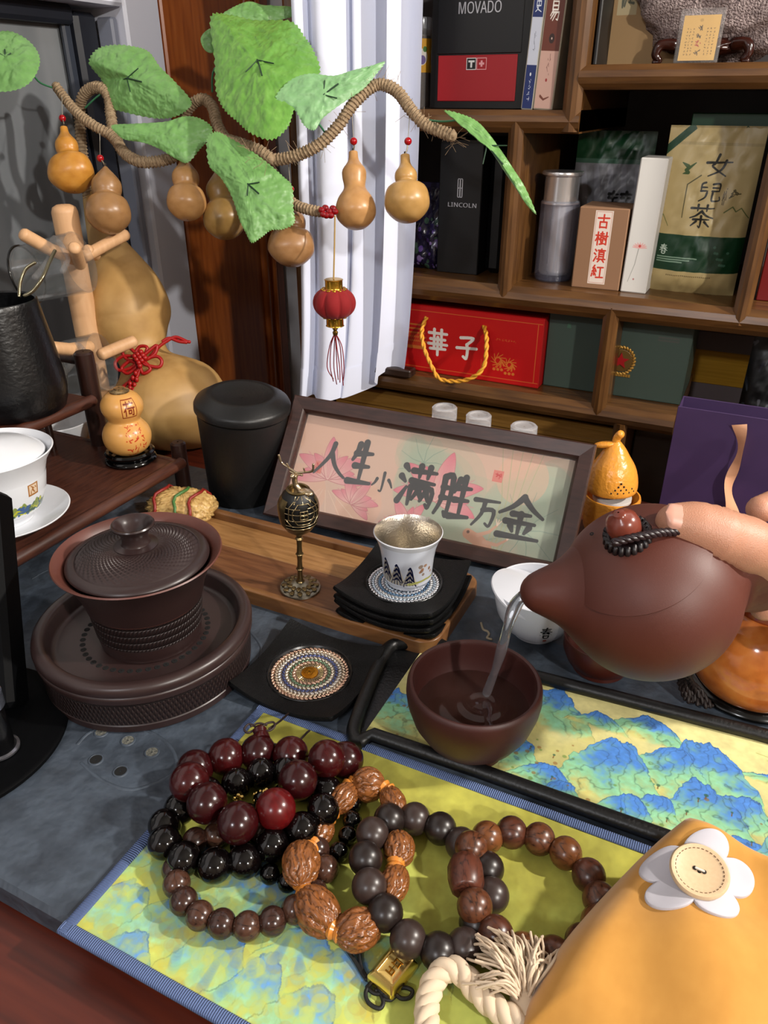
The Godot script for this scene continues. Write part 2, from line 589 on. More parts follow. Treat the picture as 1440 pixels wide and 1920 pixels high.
	part(Geo.new().grid(rows), "cloth", cloth, c)
	var hr := []
	for i in 3:
		var r := PackedVector3Array()
		for q in rows[i * 2]:
			r.append(q + Vector3(0, 0.0, 0.0012))
		hr.append(r)
	part(Geo.new().grid(hr), "hem", cloth, c)
	part(Geo.new().tube([Vector3(-0.36, 1.86, -0.02), Vector3(0.3, 1.86, -0.02)], 0.012, 12), "rod", mat(Color(0.7, 0.7, 0.72), 0.3, 0.8), c)

	# the desk under everything
	var red := grained([Color(0.22, 0.075, 0.04), Color(0.3, 0.105, 0.055), Color(0.34, 0.13, 0.07)], Vector3(1.5, 20, 20), 0.38, 14)
	var d := thing("tea_table", "dark red-brown wooden tea table under the black stone tea tray", "table", Vector3(0.1, -0.75, -0.4))
	slab("table_top", Vector3(-0.88, -0.062, -0.86), Vector3(1.0, -0.022, 0.02), red, d, 0.006)
	for x in [-0.8, 0.92]:
		for z in [-0.8, -0.04]:
			slab("leg", Vector3(x - 0.03, -0.75, z - 0.03), Vector3(x + 0.03, -0.062, z + 0.03), red, d, 0.004)
	slab("apron", Vector3(-0.8, -0.12, -0.83), Vector3(0.92, -0.062, -0.81), red, d, 0.002)


# ---------- the curio shelf ----------
const SHELF_WOOD := [Color(0.24, 0.15, 0.07), Color(0.34, 0.222, 0.11), Color(0.41, 0.285, 0.15)]

# a board along x (or upright along y) whose front edge comes to a blunt ridge
func board(called: String, lo: Vector2, hi: Vector2, to: Node3D, deep := 0.3) -> void:
	var wood := grained(SHELF_WOOD, Vector3(2, 26, 26) if hi.x - lo.x > hi.y - lo.y else Vector3(26, 2, 26), 0.3, 17)
	var flat := hi.x - lo.x > hi.y - lo.y
	var th := hi.y - lo.y if flat else hi.x - lo.x
	var length := hi.x - lo.x if flat else hi.y - lo.y
	var e := th * 0.3
	var prof := PackedVector2Array([Vector2(0, -th / 2), Vector2(deep - e, -th / 2), Vector2(deep - e * 0.25, -th * 0.26), Vector2(deep, 0), Vector2(deep - e * 0.25, th * 0.26), Vector2(deep - e, th / 2), Vector2(0, th / 2)])
	var b := Basis(Vector3(0, 0, 1), Vector3(0, 1, 0), Vector3(-1, 0, 0)) if flat else Basis(Vector3(0, 0, 1), Vector3(1, 0, 0), Vector3(0, 1, 0))
	var mid := (lo + hi) / 2.0
	var at := Vector3(mid.x, mid.y, -1.0 - deep)
	var off := Vector3(length / 2, 0, 0) if flat else Vector3(0, -length / 2, 0)
	part(Geo.new().plate(prof, length, Transform3D(b, off)), called, wood, to, at - to.position)


func shelf_unit() -> void:
	var s := thing("curio_shelf", "brown wooden curio shelf with staggered boards and uprights behind the table", "shelf", Vector3(0.2, -0.75, -1.15))
	board("shelf_board", Vector2(-0.62, 0.148), Vector2(0.95, 0.179), s)
	board("shelf_board", Vector2(-0.62, 0.006), Vector2(-0.066, 0.034), s)
	board("shelf_board", Vector2(-0.62, 0.362), Vector2(-0.234, 0.387), s)
	board("shelf_board", Vector2(-0.24, 0.408), Vector2(0.95, 0.433), s)
	board("shelf_board", Vector2(-0.62, 0.66), Vector2(0.95, 0.685), s)
	board("shelf_board", Vector2(-0.62, -0.2), Vector2(0.95, -0.17), s)
	board("upright", Vector2(-0.176, 0.02), Vector2(-0.156, 0.165), s, 0.297)
	board("upright", Vector2(-0.32, 0.165), Vector2(-0.301, 0.375), s, 0.297)
	board("upright", Vector2(-0.025, 0.16), Vector2(-0.006, 0.42), s, 0.302)
	board("upright", Vector2(-0.256, 0.364), Vector2(-0.234, 0.67), s, 0.302)
	board("upright", Vector2(-0.64, -0.75), Vector2(-0.61, 0.7), s, 0.297)
	board("upright", Vector2(0.94, -0.75), Vector2(0.97, 0.7), s, 0.297)
	board("upright", Vector2(-0.142, -0.19), Vector2(-0.124, 0.012), s, 0.297)
	var back := grained([Color(0.36, 0.34, 0.345), Color(0.4, 0.38, 0.38)], Vector3.ONE * 3.0, 0.7, 18)
	slab("back_panel", Vector3(-0.62, 0.0, -1.305), Vector3(0.95, 0.69, -1.3), back, s)
	slab("back_panel", Vector3(-0.62, -0.75, -1.305), Vector3(0.95, 0.0, -1.3), mat(Color(0.12, 0.085, 0.06), 0.6), s)
	# the low drawer front left of the short upright, and the dark door beside it
	var gold := grained([Color(0.46, 0.33, 0.14), Color(0.56, 0.41, 0.2)], Vector3(2, 30, 30), 0.25, 19)
	var dr := slab("drawer_front", Vector3(-0.6, -0.165, -1.06), Vector3(-0.145, -0.012, -1.045), gold, s, 0.002)
	for y in [0.0, 0.05]:
		part(Geo.new().box(Vector3.ZERO, Vector3(0.44, 0.006, 0.006), 0.002), "drawer_bead", gold, dr, Vector3(0, 0.052 - y, 0.008))
	slab("door_front", Vector3(-0.123, -0.165, -1.1), Vector3(0.94, -0.005, -1.09), grained([Color(0.09, 0.06, 0.045), Color(0.12, 0.085, 0.06)], Vector3(2, 26, 26), 0.4, 20), s, 0.002)
	slab("rail_block", Vector3(-0.6, 0.034, -1.012), Vector3(-0.44, 0.046, -0.99), grained([Color(0.14, 0.09, 0.06), Color(0.19, 0.12, 0.08)], Vector3(2, 26, 26), 0.4, 20), s, 0.002)


func carton(called: String, label: String, category: String, lo: Vector3, hi: Vector3, m: Material, front: Image = null, rough := 0.5, lean := 0.0, b := 0.0012) -> Node3D:
	var t := thing(called, label, category, Vector3((lo.x + hi.x) / 2, lo.y, (lo.z + hi.z) / 2))
	t.rotation.z = lean
	var s := hi - lo
	part(Geo.new().box(Vector3(0, s.y / 2, 0), s, b), "body", m, t)
	if front:
		var q := b + 0.0002
		part(Geo.new().quad(Vector3(-s.x / 2 + q, s.y - q, s.z / 2 + 0.0003), Vector3(s.x / 2 - q, s.y - q, s.z / 2 + 0.0003), Vector3(s.x / 2 - q, q, s.z / 2 + 0.0003), Vector3(-s.x / 2 + q, q, s.z / 2 + 0.0003)), "printed_front", printed(front, rough), t)
	return t


func lettering(text: String, height: float, m: Material, to: Node3D, at: Vector3, called := "lettering", wide := 1.0, bold := false) -> void:
	var tm := TextMesh.new()
	var f := SystemFont.new()
	f.font_names = PackedStringArray(["Droid Sans"])
	if bold:
		f.font_weight = 700
	tm.font = f
	tm.text = text
	tm.font_size = 32
	tm.pixel_size = height / 23.0
	tm.depth = 0.0006
	var o := part(tm, called, m, to, at)
	o.scale.x = wide


func shelf_goods() -> void:
	var black := mat(Color(0.025, 0.025, 0.03), 0.45)
	# upper left bay
	var t := carton("gift_box", "tall black gift box with silver lettering above a red band", "box", Vector3(-0.441, 0.387, -1.2), Vector3(-0.311, 0.56, -1.04), black)
	slab("red_band", Vector3(-0.43, 0.396, -1.041), Vector3(-0.326, 0.4465, -1.0385), mat(Color(0.6, 0.07, 0.11), 0.5), t, 0.0006)
	slab("upper_panel", Vector3(-0.432, 0.448, -1.041), Vector3(-0.322, 0.552, -1.0385), mat(Color(0.035, 0.035, 0.045), 0.35), t, 0.0006)
	lettering("MOVADO", 0.0115, mat(Color(0.75, 0.75, 0.77), 0.3, 0.7), t, Vector3(-0.0015, 0.1085, 0.0818), "lettering", 0.84)
	var logo := blank(96, 48, Color(0.6, 0.07, 0.11))
	logo.fill_rect(Rect2i(0, 0, 47, 48), Color(0.07, 0.06, 0.07))
	for r in [Rect2i(0, 0, 47, 3), Rect2i(0, 45, 47, 3), Rect2i(0, 0, 3, 48), Rect2i(44, 0, 3, 48), Rect2i(9, 10, 30, 8), Rect2i(19, 10, 9, 29)]:
		logo.fill_rect(r, Color(0.85, 0.85, 0.85))
	for r in [Rect2i(49, 0, 47, 3), Rect2i(49, 45, 47, 3), Rect2i(49, 0, 3, 48), Rect2i(93, 0, 3, 48), Rect2i(60, 19, 25, 9), Rect2i(68, 11, 9, 25)]:
		logo.fill_rect(r, Color(0.85, 0.6, 0.62))
	part(Geo.new().quad(Vector3(-0.0155, 0.0565, 0.0818), Vector3(0.011, 0.0565, 0.0818), Vector3(0.011, 0.0435, 0.0818), Vector3(-0.0155, 0.0435, 0.0818)), "emblem", printed(logo), t)

	var im := blank(96, 640, Color(0.1, 0.17, 0.4))
	im.fill_rect(Rect2i(0, 250, 96, 200), Color(0.8, 0.82, 0.88))
	var y := 30
	for ch in ["林", "外", "史"]:
		glyph(im, ch, Rect2(18, y, 60, 58), Color(0.9, 0.92, 0.95), 0.05)
		y += 72
	scribble(im, Rect2(38, 300, 20, 100), Color(0.35, 0.37, 0.45), 4, 8, 0.012)
	dab(im, Vector2(46, 490), 8, Color(0.85, 0.87, 0.9))
	for k in 4:
		scribble(im, Rect2(32, 510 + k * 26, 28, 20), Color(0.8, 0.82, 0.88), 20 + k, 5, 0.08)
	t = carton("book", "blue hardback book with a white middle band, standing left of the pink book", "book", Vector3(-0.3145, 0.387, -1.16), Vector3(-0.2995, 0.545, -1.03), mat(Color(0.78, 0.76, 0.7), 0.8), im, 0.5, -0.05)
	t.set_meta("group", "books on the upper left board")
	im = blank(128, 640, Color(0.42, 0.2, 0.14))
	im.fill_rect(Rect2i(0, 400, 128, 240), Color(0.82, 0.66, 0.6))
	glyph(im, "易", Rect2(30, 200, 70, 84), Color(0.93, 0.9, 0.86), 0.05)
	dab(im, Vector2(66, 350), 20, Color(0.2, 0.12, 0.1))
	dab(im, Vector2(66, 350), 5, Color(0.8, 0.7, 0.65))
	scribble(im, Rect2(54, 410, 24, 90), Color(0.5, 0.34, 0.3), 6, 7, 0.014)
	dab(im, Vector2(64, 520), 7, Color(0.62, 0.2, 0.2))
	stroke(im, [Vector2(34, 588), Vector2(60, 602), Vector2(98, 590)], 6.0, 2.0, Color(0.45, 0.24, 0.18))
	t = carton("book", "brown and pink paperback book leaning beside the blue book and the upright", "book", Vector3(-0.2985, 0.387, -1.16), Vector3(-0.2745, 0.55, -1.028), mat(Color(0.8, 0.75, 0.66), 0.8), im, 0.5, -0.05)
	t.set_meta("group", "books on the upper left board")

	t = thing("glass_jar", "clear jar with a yellow fruit label and clear lid beside the curtain edge", "jar", Vector3(-0.4635, 0.3872, -1.06))
	t.scale = Vector3(0.74, 0.9, 0.74)
	part(Geo.new().lathe(v2([0.001, 0.002, 0.016, 0.002, 0.018, 0.005, 0.018, 0.086, 0.0155, 0.092]), 32), "contents", grained([Color(0.12, 0.08, 0.05), Color(0.25, 0.17, 0.11)], Vector3.ONE * 30, 0.8, 22), t)
	part(Geo.new().lathe(v2([0.001, 0, 0.018, 0, 0.0195, 0.004, 0.0195, 0.09, 0.017, 0.096, 0.017, 0.1]), 32), "jar_wall", glass(0.1), t)
	part(Geo.new().lathe(v2([0.0185, 0.1, 0.0185, 0.112, 0.017, 0.114, 0.001, 0.114]), 32), "lid", glass(0.35, Color(0.8, 0.82, 0.85), 0.1), t)
	im = blank(256, 96, Color(0.85, 0.62, 0.08))
	for k in 3:
		dab(im, Vector2(30 + k * 90, 52), 24, Color(0.92, 0.9, 0.86))
		dab(im, Vector2(34 + k * 90, 60), 13, Color(0.42, 0.35, 0.6))
		dab(im, Vector2(44 + k * 90, 30), 8, Color(0.25, 0.45, 0.15))
	part(Geo.new().lathe(v2([0.0199, 0.046, 0.0199, 0.088]), 32), "label", printed(im), t)

	# middle left bay
	t = thing("foil_pouch", "shiny dark purple foil pouch with flowers, on the middle board by the curtain", "pouch", Vector3(-0.455, 0.179, -1.07))
	im = blank(192, 256, Color(0.08, 0.06, 0.16))
	var rng := RandomNumberGenerator.new()
	rng.seed = 31
	for k in 70:
		var q := Vector2(rng.randf() * 192, 90 + rng.randf() * 160)
		dab(im, q, 2 + rng.randf() * 9, [Color(0.32, 0.22, 0.5), Color(0.5, 0.42, 0.62), Color(0.13, 0.1, 0.25), Color(0.2, 0.3, 0.25), Color(0.1, 0.08, 0.18)][k % 5])
	var foil := printed(im, 0.22)
	part(pillow(0.066, 0.11, 0.03, 0.3, 5), "body", foil, t)
	part(Geo.new().box(Vector3(0, 0.113, 0), Vector3(0.054, 0.008, 0.002), 0.0006), "seal", mat(Color(0.12, 0.1, 0.2), 0.25), t)

	t = carton("gift_box", "tall dark grey gift box with a small silver car emblem, on the middle board", "box", Vector3(-0.428, 0.179, -1.16), Vector3(-0.366, 0.352, -1.05), mat(Color(0.075, 0.075, 0.08), 0.4))
	lettering("LINCOLN", 0.0052, mat(Color(0.75, 0.75, 0.78), 0.4, 0.4), t, Vector3(0.004, 0.0915, 0.0553), "lettering", 1.45)
	var em := Geo.new()
	for b in [[0.0, 0.0045, 0.0016, 0.024], [-0.0032, 0.0, 0.0012, 0.022], [0.0032, 0.0, 0.0012, 0.022]]:
		em.box(Vector3(b[0], 0.113, 0.0553), Vector3(b[2], b[3] if b[0] else 0.024, 0.0006), 0.0002)
	for yy in [0.1015, 0.113, 0.1245]:
		em.box(Vector3(0, yy, 0.0553), Vector3(0.0064, 0.0012, 0.0006), 0.0002)
	part(em, "emblem", mat(Color(0.75, 0.75, 0.78), 0.4, 0.4), t)
	carton("black_case", "plain black case standing behind the dark grey gift box", "case", Vector3(-0.364, 0.179, -1.22), Vector3(-0.337, 0.345, -1.07), mat(Color(0.02, 0.02, 0.025), 0.5), null, 0.5, 0.0, 0.008)
	t = thing("leafy_ornament", "small green leafy plant in a dark glass pot behind the upright", "plant", Vector3(-0.33, 0.179, -1.2))
	part(Geo.new().lathe(v2([0.001, 0, 0.02, 0, 0.026, 0.015, 0.022, 0.035, 0.019, 0.035, 0.019, 0.03, 0.001, 0.03]), 24), "pot", mat(Color(0.12, 0.14, 0.15), 0.15), t)
	for k in 7:
		var a := k * 0.95 + 0.3
		var d := Vector3(cos(a), 0, sin(a))
		var g := Geo.new()
		var rows := []
		for i in 9:
			var s := i / 8.0
			var p := Vector3(0, 0.03, 0) + d * (0.024 * s) + Vector3.UP * (0.11 + 0.012 * (k % 3)) * s * (1.15 - 0.35 * s)
			var wd := 0.009 * sin(PI * clampf(s * 0.95 + 0.05, 0, 1)) + 0.001
			var sd := d.cross(Vector3.UP)
			rows.append(PackedVector3Array([p - sd * wd, p + d * 0.002, p + sd * wd]))
		g.grid(rows)
		part(g, "leaf", mat([Color(0.12, 0.36, 0.08), Color(0.3, 0.55, 0.25), Color(0.08, 0.24, 0.06)][k % 3], 0.4), t)

	# middle right bay
	t = thing("glass_tumbler", "clear glass tea tumbler with a shiny steel lid, left of the kraft tea box", "tumbler", Vector3(-0.264, 0.179, -1.075))
	part(Geo.new().lathe(v2([0.001, 0.0, 0.024, 0.0, 0.0255, 0.003, 0.0255, 0.1, 0.024, 0.102]), 40), "outer_wall", glass(0.07, Color(0.85, 0.87, 1.0)), t)
	part(Geo.new().lathe(v2([0.001, 0.008, 0.019, 0.008, 0.0205, 0.012, 0.0205, 0.1]), 40), "inner_wall", glass(0.1, Color(0.95, 0.96, 1.0)), t)
	part(Geo.new().lathe(v2([0.001, 0.002, 0.024, 0.002, 0.024, 0.006, 0.001, 0.0065]), 40), "base", mat(Color(0.1, 0.1, 0.16), 0.2), t)
	part(Geo.new().tube([Vector3(0.004, 0.012, 0), Vector3(0.004, 0.095, 0)], 0.0135, 16), "filter", mat(Color(0.8, 0.81, 0.84), 0.25, 0.6), t)
	part(Geo.new().lathe(v2([0.0245, 0.098, 0.0245, 0.1, 0.0225, 0.102, 0.0225, 0.131, 0.0265, 0.133, 0.0268, 0.135, 0.026, 0.137, 0.001, 0.1375]), 40), "lid", mat(Color(0.88, 0.88, 0.89), 0.22, 0.85), t)

	t = thing("tea_bag", "grey see-through tea bag with a dark green top, behind the kraft tea box", "bag", Vector3(-0.217, 0.179, -1.16))
	im = blank(256, 448, Color(0.42, 0.42, 0.44))
	im.fill_rect(Rect2i(0, 0, 256, 84), Color(0.03, 0.2, 0.1))
	im.fill_rect(Rect2i(0, 84, 256, 14), Color(0.2, 0.32, 0.26))
	for k in 5:
		stroke(im, [Vector2(30 + k * 45, 110), Vector2(60 + k * 42, 260), Vector2(40 + k * 50, 440)], 9, 16, Color(0.5, 0.5, 0.53, 0.5))
	glyph(im, "慧", Rect2(120, 180, 90, 90), Color(0.06, 0.06, 0.07), 0.055, 0.6, true)
	part(pillow(0.104, 0.182, 0.03, 0.3, 8), "body", printed(im, 0.4), t)

	im = blank(256, 416, Color(0.55, 0.41, 0.3))
	im.fill_rect(Rect2i(84, 8, 96, 384), Color(0.88, 0.82, 0.78))
	for r in [Rect2i(89, 13, 86, 3), Rect2i(89, 384, 86, 3), Rect2i(89, 13, 3, 374), Rect2i(172, 13, 3, 374)]:
		im.fill_rect(r, Color(0.78, 0.6, 0.54))
	y = 26
	for ch in ["古", "樹", "滇", "紅"]:
		glyph(im, ch, Rect2(98, y, 68, 74), Color(0.78, 0.2, 0.12), 0.06, 0.9)
		y += 88
	carton("tea_box", "brown kraft tea box with a white label of red characters, on the middle board", "box", Vector3(-0.2285, 0.179, -1.1), Vector3(-0.1665, 0.279, -1.035), mat(Color(0.55, 0.41, 0.3), 0.75), im, 0.7)

	im = blank(128, 640, Color(0.83, 0.82, 0.8))
	stroke(im, [Vector2(58, 420), Vector2(50, 500), Vector2(26, 590)], 2.0, 1.2, Color(0.6, 0.6, 0.58))
	for k in 9:
		var a := PI + k * PI / 8.0
		stroke(im, [Vector2(62, 415), Vector2(62, 415) + Vector2(cos(a) * 38, sin(a) * 24)], 6.0, 2.0, Color(0.86, 0.66, 0.64, 0.8))
	dab(im, Vector2(62, 408), 7, Color(0.75, 0.3, 0.28))
	dab(im, Vector2(56, 575), 5, Color(0.7, 0.5, 0.5))
	carton("gift_box", "tall slim white box with a faint red lotus, beside the kraft box", "box", Vector3(-0.1645, 0.179, -1.085), Vector3(-0.1325, 0.337, -1.035), mat(Color(0.83, 0.82, 0.8), 0.6), im, 0.55, -0.012)

	t = thing("tea_pouch", "large cream tea pouch with a green band and brush characters on the middle board", "pouch", Vector3(-0.085, 0.179, -1.075))
	im = blank(384, 720, Color(0.7, 0.62, 0.43))
	im.fill_rect(Rect2i(0, 455, 384, 160), Color(0.02, 0.2, 0.1))
	im.fill_rect(Rect2i(0, 0, 384, 8), Color(0.6, 0.53, 0.36))
	for k in 3:
		stroke(im, [Vector2(0, 66 + k * 4), Vector2(384, 70 + k * 4)], 0.8, 0.8, Color(0.58, 0.52, 0.36))
	stroke(im, [Vector2(-10, 108), Vector2(112, -12)], 15, 15, Color(0.05, 0.22, 0.12))
	glyph(im, "女", Rect2(170, 108, 108, 100), Color(0.08, 0.08, 0.05), 0.055, 0.5, true)
	glyph(im, "兒", Rect2(160, 222, 96, 90), Color(0.08, 0.08, 0.05), 0.05, 0.5, true)
	glyph(im, "茶", Rect2(140, 318, 104, 104), Color(0.08, 0.08, 0.05), 0.05, 0.5, true)
	stroke(im, [Vector2(160, 200), Vector2(110, 240), Vector2(112, 380)], 2.5, 1.5, Color(0.3, 0.28, 0.16))
	for q in [[Vector2(96, 180), Vector2(130, 150)], [Vector2(100, 165), Vector2(76, 150)], [Vector2(104, 190), Vector2(84, 196)]]:
		stroke(im, q, 8.0, 2.0, Color(0.2, 0.3, 0.12))
	scribble(im, Rect2(285, 250, 46, 50), Color(0.3, 0.27, 0.15), 41, 7, 0.05)
	scribble(im, Rect2(262, 240, 16, 80), Color(0.35, 0.3, 0.2), 42, 8, 0.02)
	stroke(im, [Vector2(280, 350), Vector2(310, 325), Vector2(326, 345), Vector2(345, 330), Vector2(380, 372)], 2.5, 1.5, Color(0.35, 0.38, 0.2))
	stroke(im, [Vector2(4, 400), Vector2(30, 372), Vector2(58, 420)], 2.5, 1.5, Color(0.45, 0.45, 0.25))
	glyph(im, "春", Rect2(40, 500, 36, 44), Color(0.75, 0.8, 0.75), 0.05, 0.7, true)
	for k in 3:
		stroke(im, [Vector2(36, 556 + k * 10), Vector2(206 - 30 * k, 556 + k * 10)], 2.6, 2.6, Color(0.5, 0.6, 0.52))
	for k in 10:
		dab(im, Vector2(272 + (k * 37) % 60, 500 + (k * 53) % 80), 6, Color(0.2, 0.36, 0.28))
	for k in 24:
		dab(im, Vector2(90 + k * 8, 636), 2.6, Color(0.4, 0.33, 0.2))
	part(pillow(0.108, 0.192, 0.045, 0.24, 12), "body", printed(im, 0.42), t)
	part(Geo.new().box(Vector3(0.012, 0.197, -0.012), Vector3(0.09, 0.016, 0.004), 0.001), "back_flap", mat(Color(0.02, 0.2, 0.1), 0.5), t)
	carton("red_packet", "red gift packet at the right edge behind the last upright of the middle board", "packet", Vector3(-0.004, 0.179, -1.16), Vector3(0.06, 0.26, -1.06), mat(Color(0.4, 0.03, 0.05), 0.4))

	# upper right bay
	im = blank(256, 256, Color(0.62, 0.5, 0.34))
	im.fill_rect(Rect2i(20, 40, 74, 110), Color(0.7, 0.64, 0.5))
	scribble(im, Rect2(28, 52, 56, 84), Color(0.35, 0.36, 0.3), 51, 26, 0.035)
	carton("paper_box", "tan paper box with a stamp-like picture, behind the mineral rock", "box", Vector3(-0.231, 0.433, -1.2), Vector3(-0.15, 0.56, -1.09), mat(Color(0.62, 0.5, 0.34), 0.7), im, 0.7)
	carton("black_folder", "thin black folder standing against the upright of the upper right bay", "folder", Vector3(-0.2325, 0.433, -1.25), Vector3(-0.228, 0.6, -1.03), mat(Color(0.015, 0.015, 0.02), 0.5))
	t = thing("mineral_rock", "rough pinkish mineral rock resting on a carved dark wood stand", "rock", Vector3(-0.105, 0.45, -1.1))
	var rock := grained([Color(0.4, 0.34, 0.34), Color(0.6, 0.53, 0.52), Color(0.78, 0.72, 0.7)], Vector3.ONE * 22, 0.75, 24, 0.4, 0.03)
	part(lump(Vector3(0.11, 0.075, 0.05), 9, 0.3, Vector3(0.012, 0.062, 0)), "rock", rock, t)
	t = thing("rock_stand", "carved dark brown wooden stand with curled feet under the mineral rock", "stand", Vector3(-0.118, 0.433, -1.09))
	var st := grained([Color(0.12, 0.04, 0.025), Color(0.22, 0.08, 0.045)], Vector3.ONE * 12, 0.2, 25)
	part(lump(Vector3(0.044, 0.012, 0.03), 4, 0.2, Vector3(0, 0.018, 0)), "top", st, t)
	for k in 4:
		var sx := 1.0 if k % 2 else -1.0
		var sz := 1.0 if k < 2 else -1.0
		part(Geo.new().tube(curve([Vector3(0.032 * sx, 0.02, 0.018 * sz), Vector3(0.046 * sx, 0.02, 0.024 * sz), Vector3(0.05 * sx, 0.011, 0.026 * sz), Vector3(0.045 * sx, 0.004, 0.026 * sz), Vector3(0.051 * sx, 0.003, 0.027 * sz)], 4), [0.007, 0.007, 0.0065, 0.006, 0.006, 0.006, 0.0055, 0.005, 0.005, 0.0045, 0.004, 0.004, 0.0035, 0.003, 0.003, 0.003, 0.003], 10), "foot", st, t)
	t = thing("card_holder", "yellow printed card in a clear acrylic stand in front of the mineral rock", "card", Vector3(-0.119, 0.433, -1.03))
	t.rotation = Vector3(-0.12, 0, 0)
	im = blank(192, 256, Color(0.78, 0.62, 0.34))
	for k in 4:
		scribble(im, Rect2(76, 50 + k * 46, 34, 38), [Color(0.2, 0.14, 0.06), Color(0.2, 0.14, 0.06), Color(0.6, 0.2, 0.15), Color(0.2, 0.14, 0.06)][k], 61 + k, 9, 0.05)
	for c in [24, 40, 56, 128, 146, 164]:
		for k in 9:
			scribble(im, Rect2(c, 70 + k * 18, 9, 12), Color(0.36, 0.27, 0.12), c + k, 4, 0.09)
	dab(im, Vector2(94, 28), 9, Color(0.68, 0.54, 0.28))
	part(Geo.new().box(Vector3(0, 0.026, 0), Vector3(0.046, 0.052, 0.008), 0.001), "acrylic_block", glass(0.05), t)
	part(Geo.new().quad(Vector3(-0.019, 0.046, 0.0005), Vector3(0.019, 0.046, 0.0005), Vector3(0.019, 0.003, 0.0005), Vector3(-0.019, 0.003, 0.0005)), "card", printed(im), t)

	# lower row
	im = blank(768, 352, Color(0.72, 0.04, 0.05))
	for r in [Rect2i(0, 22, 768, 4), Rect2i(0, 328, 768, 4), Rect2i(744, 22, 4, 308), Rect2i(470, 240, 2, 90)]:
		im.fill_rect(r, Color(0.78, 0.36, 0.16))
	glyph(im, "華", Rect2(176, 108, 110, 146), Color(0.86, 0.85, 0.82), 0.058, 0.9)
	glyph(im, "子", Rect2(330, 122, 118, 138), Color(0.86, 0.85, 0.82), 0.062, 0.9, true)
	for k in 7:
		scribble(im, Rect2(540 + k * 15, 120, 11, 13), Color(0.78, 0.36, 0.16), 70 + k, 5, 0.09)
	var gild := Color(0.78, 0.42, 0.16)
	for c in [[560, 235, 50], [620, 250, 44]]:   # two lions in gold outline
		for k in 14:
			var a := k * TAU / 14.0
			stroke(im, [Vector2(c[0], c[1]) + Vector2(cos(a), sin(a)) * c[2] * 0.35, Vector2(c[0], c[1]) + Vector2(cos(a * 1.3 + 0.6), sin(a * 1.3 + 0.6)) * c[2] * 0.8], 2.5, 2.0, gild)
		for k in 3:
			dab(im, Vector2(c[0] - 20 + k * 20, c[1] + 48), 8, gild)
	for k in 5:   # a tiered gate tower in gold
		im.fill_rect(Rect2i(10 + k * 12, 140 + (4 - k) * 0 + k * 22 - 44, 118 - k * 6 + 20, 9), gild)
	for k in 12:
		im.fill_rect(Rect2i(14 + k * 11, 150, 6, 70), Color(0.74, 0.3, 0.12))
	im.fill_rect(Rect2i(0, 214, 160, 18), gild)
	t = carton("gift_box", "flat red gift box with white characters and a gold rope handle, on the lower board", "box", Vector3(-0.482, 0.034, -1.12), Vector3(-0.2575, 0.134, -1.03), mat(Color(0.68, 0.03, 0.04), 0.5), im, 0.45)
	var rope := curve([Vector3(-0.4332, 0.1168, -1.031), Vector3(-0.4332, 0.1065, -1.018), Vector3(-0.429, 0.0961, -1.005), Vector3(-0.4195, 0.0776, -0.996), Vector3(-0.4041, 0.0541, -0.991), Vector3(-0.3932, 0.0415, -0.99), Vector3(-0.3716, 0.0407, -0.99), Vector3(-0.3514, 0.0461, -0.99), Vector3(-0.336, 0.0563, -0.99), Vector3(-0.3279, 0.0695, -0.994), Vector3(-0.3283, 0.0908, -1), Vector3(-0.3335, 0.106, -1.012), Vector3(-0.3436, 0.1141, -1.03)], 5)
	for k in rope.size():
		rope[k] -= t.position
	part(twisted(rope, 0.0032, 2, 260.0), "rope_handle", mat(Color(0.85, 0.6, 0.16), 0.6), t)

	im = blank(768, 448, Color(0.23, 0.29, 0.255))
	dab(im, Vector2(112, 60), 10, Color(0.24, 0.38, 0.3))
	im.fill_rect(Rect2i(102, 68, 22, 10), Color(0.24, 0.38, 0.3))
	for k in 2:
		im.fill_rect(Rect2i(600, 66 + k * 16, 110, 10), Color(0.28, 0.29, 0.27))
	t = carton("gift_box", "wide dark green gift box with a red star emblem, behind a short upright", "box", Vector3(-0.2565, 0.034, -1.16), Vector3(-0.0665, 0.14, -1.05), mat(Color(0.22, 0.28, 0.25), 0.5), im, 0.5)
	var wreath := mat(Color(0.72, 0.55, 0.25), 0.4, 0.5)
	var star := PackedVector2Array()
	for k in 10:
		var a := PI / 2 + k * TAU / 10.0
		star.append(Vector2(cos(a), sin(a)) * (0.0115 if k % 2 == 0 else 0.0048))
	var e := part(Geo.new().plate(star, 0.0015, Transform3D(Basis(), Vector3.ZERO)), "star_emblem", mat(Color(0.62, 0.08, 0.1), 0.4), t, Vector3(0.0095, 0.051, 0.0568))
	var wg := Geo.new()
	for k in 26:
		var a := -PI / 2 + (k + 0.5) * TAU / 26.0
		var p := Vector3(cos(a) * 0.0175, sin(a) * 0.0185, -0.0006)
		wg.ball(p, Vector3(0.0032, 0.0018, 0.0012), 8, Basis(Vector3.BACK, a + 0.8))
	for k in 9:
		wg.box(Vector3((k - 4) * 0.0034, -0.02, -0.0004), Vector3(0.003, 0.0042, 0.0012), 0.0003)
	part(wg, "wreath", wreath, e)
	part(Geo.new().lathe(v2([0.001, 0.0008, 0.0145, 0.0008, 0.0155, 0.0]), 32, Vector3.ZERO, Basis(Vector3.RIGHT, PI / 2)), "disc", mat(Color(0.45, 0.34, 0.16), 0.4, 0.4), e, Vector3(0, 0, -0.001))

	t = carton("gift_box", "grey box with a broad blurred gold band, right of the dark green box", "box", Vector3(-0.085, -0.02, -1.28), Vector3(0.012, 0.1, -1.2), mat(Color(0.42, 0.37, 0.37), 0.6))
